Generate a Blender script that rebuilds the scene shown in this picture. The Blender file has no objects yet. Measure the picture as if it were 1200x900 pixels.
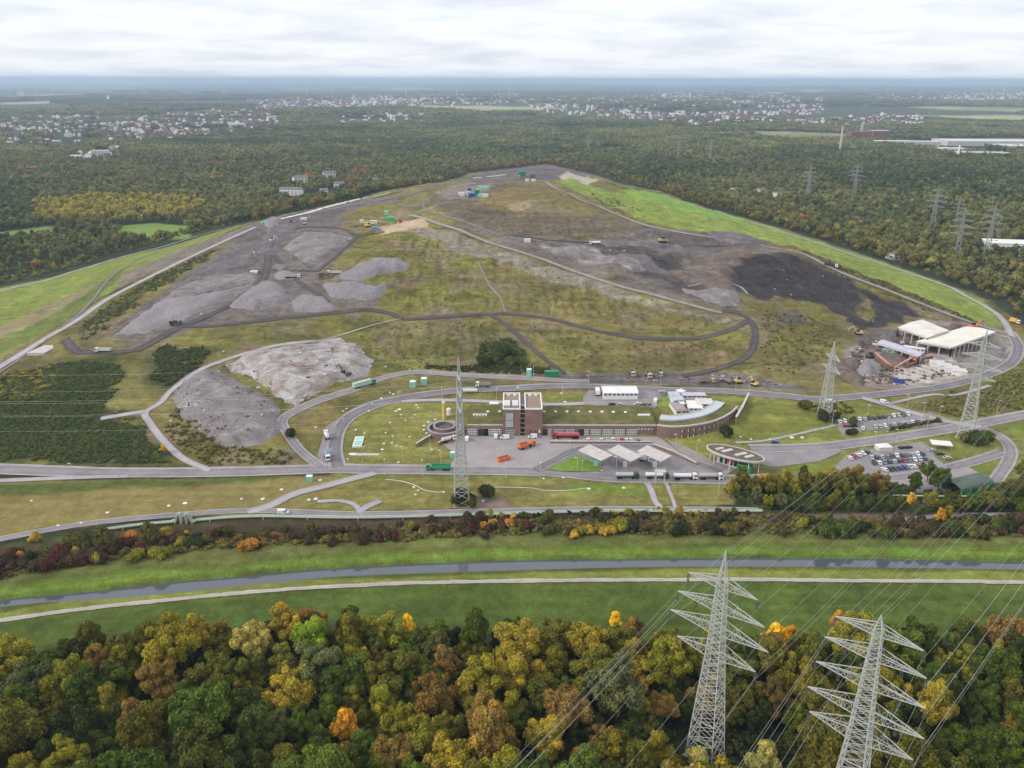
import bpy, bmesh, math, random
import numpy as np
from mathutils import Vector, Matrix
rnd = random.Random(7)
SC = bpy.context.scene
COL = SC.collection
# ---------------------------------------------------------------- camera
FPX, CAMZ, PITCH = 971.0, 190.0, math.atan(357 / 971.0)
cam = bpy.data.cameras.new('camera'); camo = bpy.data.objects.new('camera', cam); COL.objects.link(camo)
cam.sensor_width = 36.0; cam.lens = 36.0 * FPX / 1200.0
cam.clip_start = 1.0; cam.clip_end = 200000.0
camo.location = (0, 0, CAMZ)
camo.matrix_world = (Matrix.Translation((0, 0, CAMZ)) @ Matrix.Rotation(math.pi / 2 - PITCH, 4, 'X') @ Matrix.Rotation(0.0022, 4, 'Z'))
SC.camera = camo
# ---------------------------------------------------------------- sky and sun (thin overcast)
SUN_EL, SUN_AZ = math.radians(34), math.radians(250)      # azimuth clockwise from +Y
w = bpy.data.worlds.new('World'); SC.world = w; w.use_nodes = True
nt = w.node_tree; nt.nodes.clear(); L = nt.links
def wn(t, **k):
    n = nt.nodes.new(t)
    for a, b in k.items(): setattr(n, a, b)
    return n
sky = wn('ShaderNodeTexSky', sky_type='NISHITA'); sky.sun_disc = False
sky.sun_elevation = SUN_EL; sky.sun_rotation = SUN_AZ; sky.altitude = 200; sky.dust_density = 2.0
skym = wn('ShaderNodeVectorMath', operation='SCALE'); L.new(sky.outputs[0], skym.inputs[0]); skym.inputs['Scale'].default_value = 1.0
tc = wn('ShaderNodeTexCoord'); sep = wn('ShaderNodeSeparateXYZ'); L.new(tc.outputs['Generated'], sep.inputs[0])
zc = wn('ShaderNodeMath', operation='MAXIMUM'); L.new(sep.outputs['Z'], zc.inputs[0]); zc.inputs[1].default_value = 0.0
za = wn('ShaderNodeMath', operation='ADD'); L.new(zc.outputs[0], za.inputs[0]); za.inputs[1].default_value = 0.10
inv = wn('ShaderNodeMath', operation='DIVIDE'); inv.inputs[0].default_value = 1.0; L.new(za.outputs[0], inv.inputs[1])
pl = wn('ShaderNodeVectorMath', operation='SCALE'); L.new(tc.outputs['Generated'], pl.inputs[0]); L.new(inv.outputs[0], pl.inputs['Scale'])
fl = wn('ShaderNodeVectorMath', operation='MULTIPLY'); L.new(pl.outputs[0], fl.inputs[0]); fl.inputs[1].default_value = (1.0, 1.0, 0.0)
n1 = wn('ShaderNodeTexNoise'); n1.inputs['Scale'].default_value = 1.05; n1.inputs['Detail'].default_value = 10; n1.inputs['Roughness'].default_value = 0.58; n1.inputs['Distortion'].default_value = 0.15
L.new(fl.outputs[0], n1.inputs['Vector'])
cr = wn('ShaderNodeValToRGB'); L.new(n1.outputs[0], cr.inputs[0])
e = cr.color_ramp.elements
e[0].position = 0.30; e[0].color = (6.2, 6.55, 7.3, 1)
e[1].position = 0.66; e[1].color = (8.5, 8.65, 9.0, 1)
m_ = cr.color_ramp.elements.new(0.43); m_.color = (7.15, 7.45, 8.1, 1)
m_ = cr.color_ramp.elements.new(0.53); m_.color = (7.95, 8.15, 8.65, 1)
mixw = wn('ShaderNodeMix', data_type='RGBA'); mixw.inputs[0].default_value = 0.86
L.new(skym.outputs[0], mixw.inputs[6]); L.new(cr.outputs[0], mixw.inputs[7])
bg = wn('ShaderNodeBackground'); bg.inputs['Strength'].default_value = 0.098
L.new(mixw.outputs[2], bg.inputs[0]); wo = wn('ShaderNodeOutputWorld'); L.new(bg.outputs[0], wo.inputs[0])
sl = bpy.data.lights.new('sun', 'SUN'); slo = bpy.data.objects.new('sun', sl); COL.objects.link(slo)
sl.energy = 1.5; sl.angle = math.radians(10); sl.color = (1.0, 0.95, 0.86)
slo.rotation_euler = (math.pi / 2 - SUN_EL, 0, math.pi - SUN_AZ)
slo.location = (0, 0, 600)
SC.view_settings.view_transform = 'Standard'; SC.view_settings.look = 'None'
SC.view_settings.exposure = 0.46; SC.view_settings.gamma = 1.0; SC.view_settings.use_curve_mapping = False
SC.render.engine = 'CYCLES'
cy = SC.cycles
cy.max_bounces = 5; cy.diffuse_bounces = 2; cy.glossy_bounces = 2; cy.transmission_bounces = 2; cy.volume_bounces = 1; cy.transparent_max_bounces = 8
cy.use_denoising = True
try: cy.denoiser = 'OPENIMAGEDENOISE'; cy.denoising_prefilter = 'ACCURATE'; cy.denoising_input_passes = 'RGB_ALBEDO_NORMAL'
except Exception: pass
cy.caustics_reflective = False; cy.caustics_refractive = False

# ---------------------------------------------------------------- small helpers
def S(r, g, b, k=1.0):
    f = lambda c: ((c / 255 + 0.055) / 1.055) ** 2.4 if c > 10 else c / 255 / 12.92
    return (f(r) * k, f(g) * k, f(b) * k)
CP, SP = math.cos(PITCH), math.sin(PITCH)
def ray(px, py):
    """direction of the view ray through a photo pixel (1200 x 900)"""
    u, v = (np.asarray(px, float) - 600) / FPX, (450 - np.asarray(py, float)) / FPX
    c, s = math.cos(0.0022), math.sin(0.0022)
    u, v = u * c - v * s, u * s + v * c
    return u, CP + v * SP, -SP + v * CP
def at_z(px, py, z):
    dx, dy, dz = ray(px, py); t = (z - CAMZ) / dz
    return dx * t, dy * t
def vnoise(x, y, seed=0):
    xi = np.floor(x).astype(np.int64); yi = np.floor(y).astype(np.int64)
    fx = x - xi; fy = y - yi; fx = fx * fx * (3 - 2 * fx); fy = fy * fy * (3 - 2 * fy)
    def h(i, j):
        n = (i * 374761393 + j * 668265263 + seed * 144269504) & 0xffffffff
        n = ((n ^ (n >> 13)) * 1274126177) & 0xffffffff
        n = ((n ^ (n >> 16)) * 2246822519) & 0xffffffff
        return ((n ^ (n >> 15)) & 0xffff) / 65535.0
    return (h(xi, yi) * (1 - fx) + h(xi + 1, yi) * fx) * (1 - fy) + (h(xi, yi + 1) * (1 - fx) + h(xi + 1, yi + 1) * fx) * fy
def fbm(x, y, s, seed=0, o=4):
    v = 0; a = 0.5; t = 0
    for i in range(o):
        v = v + a * vnoise(x / s, y / s, seed + i * 17); t += a; a *= 0.5; s *= 0.5
    return v / t
def inpoly(x, y, poly):
    c = np.zeros(x.shape, bool); n = len(poly)
    for i in range(n):
        x0, y0 = poly[i]; x1, y1 = poly[(i + 1) % n]
        if y0 == y1: continue
        k = ((y0 > y) != (y1 > y)) & (x < (x1 - x0) * (y - y0) / (y1 - y0) + x0)
        c ^= k
    return c
def dpoly(x, y, pts, closed=True):
    d = np.full(x.shape, 1e9); n = len(pts)
    for i in range(n if closed else n - 1):
        x0, y0 = pts[i]; x1, y1 = pts[(i + 1) % n]
        dx, dy = x1 - x0, y1 - y0; l = dx * dx + dy * dy + 1e-9
        t = np.clip(((x - x0) * dx + (y - y0) * dy) / l, 0, 1)
        d = np.minimum(d, (x - x0 - t * dx) ** 2 + (y - y0 - t * dy) ** 2)
    return np.sqrt(d)
# ---------------------------------------------------------------- terrain heights (control points: photo pixel + metres above the plain)
CTRL = [
 # site and foot of the landfill
 (420,549,0),(520,552,0),(640,553,0),(760,556,0),(860,556,0),(600,520,0),(700,522,0),(780,528,0),(540,520,0),(880,548,0),(950,548,0),(1000,515,1),
 (1080,530,0),(1180,540,0),(1190,500,1.5),(1050,490,2),(960,500,2),(900,500,2.5),(300,550,0),(200,552,0),(100,552,0),(0,552,0),(0,600,0),(200,600,0),(400,600,0),(600,600,0),(800,600,0),(1000,600,0),(1200,600,0),
 (0,640,0),(300,640,0),(600,630,0),(900,630,0),(1200,630,0),
 (398,520,1),(405,497,2.5),(450,472,4.5),(500,462,5.5),(600,455,6),(700,454,6),(850,458,6),(920,463,5),(960,467,4.5),(1060,458,3),(1130,450,2.5),(1196,410,2.5),
 (560,470,5.5),(620,470,5.8),(700,475,5.8),(760,478,5.8),(820,470,5.8),(870,475,5),(460,500,3.5),(480,520,1.5),(440,530,1),(500,490,4.5),
 # left foot, dark shrub slope, waste heap terrace
 (240,546,0.5),(340,515,2.5),(335,490,5),(410,458,9),(490,438,8),(560,442,7.5),(640,444,7),(180,505,4),(170,485,6.5),(205,455,10),(240,430,13),(300,408,17),(400,398,16),(440,420,12),(300,520,3),(220,500,5),(300,470,10),(370,440,13),(20,530,2),(90,530,2),(100,470,8),(20,470,8),(100,425,12),(160,440,13),
 # track across the front slope
 (455,367,25),(530,371,23),(590,367,22.5),(640,372,21),(700,388,18),(760,397,15.5),(820,396,15),(870,380,19),(610,395,17.5),(640,422,11.5),(660,438,7),(885,392,16),(880,415,11),(850,430,8.5),(800,442,6.5),(500,400,17),(450,400,18),(560,415,12),(720,420,10),(770,425,9),(930,430,8),(960,450,5),
 # ridge road
 (480,256,51),(510,262,50),(567,283,46),(633,304,41),(700,328,35),(800,354,26.5),(850,368,21.5),(440,300,44),(500,310,41),(560,330,34),(640,345,28),(720,360,24),(420,340,34),(480,345,30),
 # left road and outer slope
 (0,431,4),(50,400,8),(90,376,12),(130,349,17),(200,313,24),(260,284,30.5),(300,266,34.5),(330,256,37),(400,242,42),(470,229,48),(530,213,55),(580,204,60),(640,198,63),
 (0,405,3.5),(60,365,7),(140,318,14),(240,277,22),(0,355,1),(60,335,1),(130,308,3),(200,288,10),
 # grey working area
 (135,392,18),(200,380,21),(170,405,15.5),(100,410,12.5),(230,340,27),(300,345,29),(300,310,35),(350,290,40),(390,325,36),(350,340,32),(300,376,24),(400,366,26),(440,265,48),
 # summit
 (560,228,70),(600,226,71.5),(660,228,71),(600,213,70),(640,206,66),(700,243,61),(740,258,55),(640,250,61),(560,250,60),(680,262,55),(520,240,63),(600,270,52),(690,276,48),(480,243,52),
 # basin and right side
 (750,264,52),(800,273,46),(870,282,43),(930,294,37.5),(973,313,31),(1033,337,22),(1100,364,11.5),(1167,387,4),(700,290,42),(760,300,38),(820,300,36),(800,325,30),(860,320,30),(870,345,25),(900,290,39),
 (880,298,38),(950,300,36),(930,340,22),(980,360,15),(1010,388,8),(1060,375,12),(930,375,16),(1000,420,5),(1060,400,6),(1130,400,4),(1160,430,3),(1060,445,3),
 (690,209,50),(740,220,44),(800,237,34),(870,257,24),(940,277,17),(1000,297,12),(1100,331,6),(1150,352,4),(1190,382,2.5),(720,235,55),(850,268,36),(1000,312,22),
]
fwd_ = [(0,-300,0),(-300,100,0),(300,100,0),(0,150,0),(-300,220,0),(300,220,0),(0,220,0),(-480,330,0),(480,330,0),(-520,480,0),(560,480,0),(-600,700,0),(620,750,0),(-600,1000,0),(620,1050,0),(-500,1400,0),(560,1400,0),(-300,1650,0),(0,1750,0),(300,1650,0),(-1000,0,0),(1000,0,0),(-1000,800,0),(1000,800,0),(0,2500,0),(-1000,2000,0),(1000,2000,0),(-480,850,0),(-450,1150,2),(-300,1420,4),(-150,1600,4),(150,1600,3),(430,1200,0),(470,1000,0),(480,850,0),(490,700,0),(340,1420,2),(-430,600,0),(-470,720,0)]
cx, cyy, cz = [], [], []
for a, b, z in CTRL:
    X, Y = at_z(a, b, z); cx.append(float(X)); cyy.append(float(Y)); cz.append(z)
for X, Y, z in fwd_: cx.append(X); cyy.append(Y); cz.append(z)
cx, cyy, cz = map(np.array, (cx, cyy, cz))
_r = np.sqrt((cx[:, None] - cx) ** 2 + (cyy[:, None] - cyy) ** 2 + 400)
_w = np.linalg.solve(_r + np.eye(len(cx)) * -0.6, cz - 0)
def rbf(x, y):
    out = np.zeros(x.shape)
    for i in range(len(cx)): out += _w[i] * np.sqrt((x - cx[i]) ** 2 + (y - cyy[i]) ** 2 + 400)
    return out
def smooth(a, b, x):
    t = np.clip((x - a) / (b - a), 0, 1); return t * t * (3 - 2 * t)
# sheet grid: fine over the site, opening out to the horizon
def steps(a, b, g):
    v = [a]
    while v[-1] < b: v.append(v[-1] + g(v[-1]))
    return v
gy = [-60000, -30000, -15000, -8000, -4000, -2000, -1000, -500, -250, -120, -60, -20, 20, 50] + steps(70, 1500, lambda y: min(0.6 + 0.0024 * max(y - 90, 0), 3.6)) + steps(1512, 60000, lambda y: 0.012 * y)
gxp = steps(0.65, 470, lambda x: 1.3) + steps(474, 60000, lambda x: 4 + 0.045 * (x - 470))
gx = np.array([-v for v in gxp[::-1]] + gxp); gy = np.array(gy)
GX, GY = np.meshgrid(gx, gy)
NX, NY = len(gx), len(gy)
Z0 = np.zeros(GX.shape)
_loc = (np.abs(GX) < 1500) & (GY > -500) & (GY < 2500)
_fade = 1 - smooth(600, 900, np.abs(GX)); _fade = _fade * (1 - smooth(1500, 1900, GY)) * smooth(300, 360, GY + 0.02 * np.abs(GX))
Z0[_loc] = np.maximum(rbf(GX[_loc], GY[_loc]), 0) * _fade[_loc]
# far, low hills on the horizon
far_h = smooth(9000, 26000, GY) * (fbm(GX, GY * 0.5, 9000, 5, 3) - 0.36) * 230
Z0 += np.clip(far_h, 0, 140)
ZG = Z0.copy()
def zs(x, y, Z=None):
    """height of the terrain sheet at world x, y (bilinear on the sheet's own grid)"""
    Z = ZG if Z is None else Z
    x = np.asarray(x, float); y = np.asarray(y, float)
    i = np.clip(np.searchsorted(gx, x) - 1, 0, NX - 2); j = np.clip(np.searchsorted(gy, y) - 1, 0, NY - 2)
    fx = (x - gx[i]) / (gx[i + 1] - gx[i]); fy = (y - gy[j]) / (gy[j + 1] - gy[j])
    return (Z[j, i] * (1 - fx) + Z[j, i + 1] * fx) * (1 - fy) + (Z[j + 1, i] * (1 - fx) + Z[j + 1, i + 1] * fx) * fy
def G(px, py, zoff=0.0):
    """world x, y, z where the view ray through a photo pixel meets the terrain"""
    dx, dy, dz = [float(v) for v in ray(px, py)]
    t0 = 60.0; h0 = None; t = t0
    while t < 80000:
        d = CAMZ + dz * t - float(zs(dx * t, dy * t)) - zoff
        if d < 0:
            a, b = tp, t
            for _ in range(30):
                m = 0.5 * (a + b)
                if CAMZ + dz * m - float(zs(dx * m, dy * m)) - zoff < 0: b = m
                else: a = m
            t = 0.5 * (a + b); break
        tp = t; t *= 1.012
    x, y = dx * t, dy * t
    return x, y, float(zs(x, y)) + zoff
def PW(pts): return [G(a, b)[:2] for a, b in pts]
def mpp(x, y, z):
    """metres per photo pixel at a point"""
    return (y * CP + (CAMZ - z) * SP) / FPX
def smoothline(pts, step=2.0):
    """Catmull-Rom through the points, resampled"""
    P = np.array(pts, float); n = len(P); out = []
    for i in range(n - 1):
        p0, p1, p2, p3 = P[max(i - 1, 0)], P[i], P[i + 1], P[min(i + 2, n - 1)]
        k = max(2, int(np.linalg.norm(p2 - p1) / step))
        for q in range(k):
            t = q / k
            out.append(0.5 * ((2 * p1) + (-p0 + p2) * t + (2 * p0 - 5 * p1 + 4 * p2 - p3) * t * t + (-p0 + 3 * p1 - 3 * p2 + p3) * t ** 3))
    out.append(P[-1]); return np.array(out)

# ---------------------------------------------------------------- lines in the ground: river and roads
RIV_T = [(-60,708),(0,703),(60,698),(117,693),(199,683),(284,676),(356,669),(400,666),(500,661),(600,657.5),(700,656),(800,655),(940,654.5),(1060,656),(1200,659.5),(1260,661)]
RIV_B = [(-60,719),(0,714),(60,708),(142,703),(249,693),(356,682),(400,678),(500,674),(600,671),(700,668),(800,666.5),(940,666.5),(1060,668),(1200,670),(1260,671)]
WZ = -3.2
rt = smoothline([at_z(a, b, WZ) for a, b in RIV_T], 3); rb = smoothline([at_z(a, b, WZ) for a, b in RIV_B], 3)
rt = np.vstack([[rt[0] + (rt[0] - rt[6]) * 40], rt, [rt[-1] + (rt[-1] - rt[-7]) * 40]]); rb = np.vstack([[rb[0] + (rb[0] - rb[6]) * 40], rb, [rb[-1] + (rb[-1] - rb[-7]) * 40]])
riv_poly = [tuple(p) for p in rt] + [tuple(p) for p in rb[::-1]]
_n = (GY > 150) & (GY < 420) & (np.abs(GX) < 3000)
dr = np.full(GX.shape, 1e3); dr[_n] = dpoly(GX[_n], GY[_n], riv_poly); ins = np.zeros(GX.shape, bool); ins[_n] = inpoly(GX[_n], GY[_n], riv_poly)
north = np.zeros(GX.shape, bool); north[_n] = GY[_n] > np.interp(GX[_n], rt[:, 0], rt[:, 1])
ez = lambda q: np.clip(q, 0, 1) * (2 - np.clip(q, 0, 1))
bank = np.where(north, -3.45 + 1.1 * smooth(0, .9, dr) + 3.55 * ez(dr / 13), -3.35 + 4.35 * ez(dr / 6.5))
bank = np.where(ins, -5.0, bank)
Z1 = np.where(_n & (dr < 40), np.where(north, bank + (-1.2) * smooth(14, 30, dr), bank - 1.0 * smooth(16, 38, dr)), ZG)
ZG = np.where(_n & (dr < 40), Z1, ZG); ZG = np.where(ins, -5.0, ZG)
# ---------------------------------------------------------------- materials
MATS = {}
def nmat(name, rough=0.9, spec=0.2):
    m = bpy.data.materials.new(name); m.use_nodes = True; t = m.node_tree
    b = t.nodes['Principled BSDF']; b.inputs['Roughness'].default_value = rough; b.inputs['Specular IOR Level'].default_value = spec
    MATS[name] = m
    return m, t, b
def mk(t, typ, **k):
    n = t.nodes.new(typ)
    for a, b in k.items(): setattr(n, a, b)
    return n
def ramp(t, fac, els):
    r = mk(t, 'ShaderNodeValToRGB'); t.links.new(fac, r.inputs[0]); e = r.color_ramp.elements
    while len(e) < len(els): e.new(0.5)
    for q, (p, c) in zip(e, els):
        q.position = p; q.color = (c, c, c, 1) if isinstance(c, (int, float)) else (*c, 1)
    return r.outputs[0]
def noise(t, vec, scale, detail=4, rough=0.55, dist=0.0):
    n = mk(t, 'ShaderNodeTexNoise'); n.inputs['Scale'].default_value = scale; n.inputs['Detail'].default_value = detail
    n.inputs['Roughness'].default_value = rough; n.inputs['Distortion'].default_value = dist; t.links.new(vec, n.inputs['Vector']); return n.outputs[0]
def mulc(t, a, b):
    m = mk(t, 'ShaderNodeMix', data_type='RGBA', blend_type='MULTIPLY'); m.inputs[0].default_value = 1.0
    for s, v in ((6, a), (7, b)):
        if hasattr(v, 'is_linked'): t.links.new(v, m.inputs[s])
        else: m.inputs[s].default_value = (*v[:3], 1)
    return m.outputs[2]
def mixc(t, f, a, b):
    m = mk(t, 'ShaderNodeMix', data_type='RGBA')
    if hasattr(f, 'is_linked'): t.links.new(f, m.inputs[0])
    else: m.inputs[0].default_value = f
    for s, v in ((6, a), (7, b)):
        if hasattr(v, 'is_linked'): t.links.new(v, m.inputs[s])
        else: m.inputs[s].default_value = (*v[:3], 1)
    return m.outputs[2]
def bump(t, b, h, dist=0.1, strength=0.5):
    n = mk(t, 'ShaderNodeBump'); n.inputs['Distance'].default_value = dist; n.inputs['Strength'].default_value = strength
    t.links.new(h, n.inputs['Height']); t.links.new(n.outputs[0], b.inputs['Normal'])
def pmat(name, rgb, rough=0.7, var=0.12, scale=0.6, spec=0.3, metal=0.0, objcol=False, fine=0.06):
    """plain painted or weathered surface: colour with blotches, streaks and fine grain"""
    if name in MATS: return MATS[name]
    m, t, b = nmat(name, rough, spec); b.inputs['Metallic'].default_value = metal
    tcn = mk(t, 'ShaderNodeTexCoord'); geo = mk(t, 'ShaderNodeNewGeometry')
    a = noise(t, geo.outputs['Position'], scale, 5); f = noise(t, geo.outputs['Position'], scale * 9, 3)
    v1 = ramp(t, a, [(0.3, 1 - var), (0.7, 1 + var)]); v2 = ramp(t, f, [(0.3, 1 - fine), (0.7, 1 + fine)])
    if objcol:
        oi = mk(t, 'ShaderNodeObjectInfo'); base = oi.outputs['Color']
    else: base = rgb
    c = mulc(t, mulc(t, v1, base), v2); t.links.new(c, b.inputs['Base Color'])
    return m
# terrain: colour of each patch of ground from the sheet's attribute, broken up by several scales of growth and soil
m, t, b = nmat('terrain', 0.95, 0.1)
at = mk(t, 'ShaderNodeAttribute', attribute_name='Col'); at2 = mk(t, 'ShaderNodeAttribute', attribute_name='Grain')
geo = mk(t, 'ShaderNodeNewGeometry'); P_ = geo.outputs['Position']
nA = noise(t, P_, 0.03, 5, 0.6, 0.6); nB = noise(t, P_, 0.22, 5, 0.62, 0.4); nC = noise(t, P_, 1.3, 4, 0.65)
mr = mk(t, 'ShaderNodeMapping'); mr.inputs['Scale'].default_value = (0.012, 0.17, 0.0); t.links.new(P_, mr.inputs[0])
nS = noise(t, mr.outputs[0], 1.0, 3)
v = mulc(t, mulc(t, ramp(t, nA, [(0.3, 0.80), (0.7, 1.2)]), ramp(t, nB, [(0.3, 0.72), (0.7, 1.28)])), mulc(t, ramp(t, nC, [(0.28, 0.62), (0.72, 1.36)]), ramp(t, nS, [(0.3, 0.82), (0.7, 1.18)])))
mz = mk(t, 'ShaderNodeMapping'); mz.inputs['Scale'].default_value = (0.012, 0.012, 0.55); t.links.new(P_, mz.inputs[0]); nZ = noise(t, mz.outputs[0], 1.0, 5, 0.65, 0.5)
v = mulc(t, v, ramp(t, nZ, [(0.3, 0.78), (0.5, 1.0), (0.7, 1.2)]))
nD = noise(t, P_, 0.075, 6, 0.7, 1.2); v = mulc(t, v, ramp(t, nD, [(0.32, 0.74), (0.5, 1.0), (0.68, 1.24)]))
hue = mixc(t, ramp(t, nB, [(0.42, 0.0), (0.62, 1.0)]), (1.10, 0.97, 0.86), (0.92, 1.03, 1.02))
v = mulc(t, v, hue)
c = mulc(t, at.outputs['Color'], mixc(t, at2.outputs['Fac'], (1, 1, 1), v))
t.links.new(c, b.inputs['Base Color'])
hh = mk(t, 'ShaderNodeMath', operation='MULTIPLY_ADD'); t.links.new(nC, hh.inputs[0]); hh.inputs[1].default_value = 0.5; t.links.new(nB, hh.inputs[2])
bump(t, b, hh.outputs[0], 0.7, 0.6)
# roads: 'Across' runs 0..1 over the width
def roadmat(name, rgb, edge, track, wear=0.16, ragged=False):
    m, t, b = nmat(name, 0.85, 0.25)
    at = mk(t, 'ShaderNodeAttribute', attribute_name='Across'); geo = mk(t, 'ShaderNodeNewGeometry')
    n1 = noise(t, geo.outputs['Position'], 0.09, 5, 0.6); n2 = noise(t, geo.outputs['Position'], 1.2, 4, 0.6); n3 = noise(t, geo.outputs['Position'], 0.35, 3)
    ad = mk(t, 'ShaderNodeMath', operation='MULTIPLY_ADD'); t.links.new(n3, ad.inputs[0]); ad.inputs[1].default_value = 0.10; t.links.new(at.outputs['Fac'], ad.inputs[2])
    sb = mk(t, 'ShaderNodeMath', operation='SUBTRACT'); t.links.new(ad.outputs[0], sb.inputs[0]); sb.inputs[1].default_value = 0.05
    col = ramp(t, sb.outputs[0], [(0.0, edge), (0.10, edge), (0.17, rgb), (0.26, track), (0.38, rgb), (0.5, tuple(x * 0.96 for x in rgb)), (0.62, rgb), (0.74, track), (0.83, rgb), (0.90, edge), (1.0, edge)])
    c = mulc(t, col, mulc(t, ramp(t, n1, [(0.3, 1 - wear), (0.7, 1 + wear)]), ramp(t, n2, [(0.3, 0.9), (0.7, 1.1)])))
    t.links.new(c, b.inputs['Base Color']); bump(t, b, n2, 0.05, 0.4)
    if ragged:      # the verge breaks up: ground shows through between ruts and stones
        d1 = mk(t, 'ShaderNodeMath', operation='SUBTRACT'); t.links.new(at.outputs['Fac'], d1.inputs[0]); d1.inputs[1].default_value = .5
        d2 = mk(t, 'ShaderNodeMath', operation='ABSOLUTE'); t.links.new(d1.outputs[0], d2.inputs[0])
        d3 = mk(t, 'ShaderNodeMath', operation='MULTIPLY_ADD'); t.links.new(n3, d3.inputs[0]); d3.inputs[1].default_value = .42; t.links.new(d2.outputs[0], d3.inputs[2])
        t.links.new(ramp(t, d3.outputs[0], [(.50, 1.0), (.66, 0.0)]), b.inputs['Alpha'])
    return m
ASPH = roadmat('asphalt', S(142, 136, 138), S(164, 156, 152), S(126, 120, 122), .2)
ASPD = roadmat('asphalt_dark', S(126, 121, 125), S(158, 151, 148), S(110, 105, 109), .2)
CONC = roadmat('pale_road', S(172, 166, 168), S(150, 140, 134), S(160, 153, 156))
GRAV = roadmat('gravel_path', S(170, 163, 150), S(120, 118, 88), S(182, 176, 164), 0.16, True)
DIRT = roadmat('dirt_track', S(88, 80, 80), S(104, 95, 92), S(72, 65, 66), 0.25, True)
DIRL = roadmat('dirt_road_pale', S(132, 123, 122), S(116, 107, 103), S(112, 103, 102), 0.25, True)
RDG = roadmat('ridge_road', S(152, 143, 138), S(128, 118, 110), S(136, 127, 122), 0.2, True)
YARD = pmat('yard_paving', S(158, 150, 148), 0.85, 0.12, 0.08, fine=0.1)
PARK = pmat('parking_asphalt', S(142, 136, 136), 0.85, 0.14, 0.1, fine=0.1)

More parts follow.
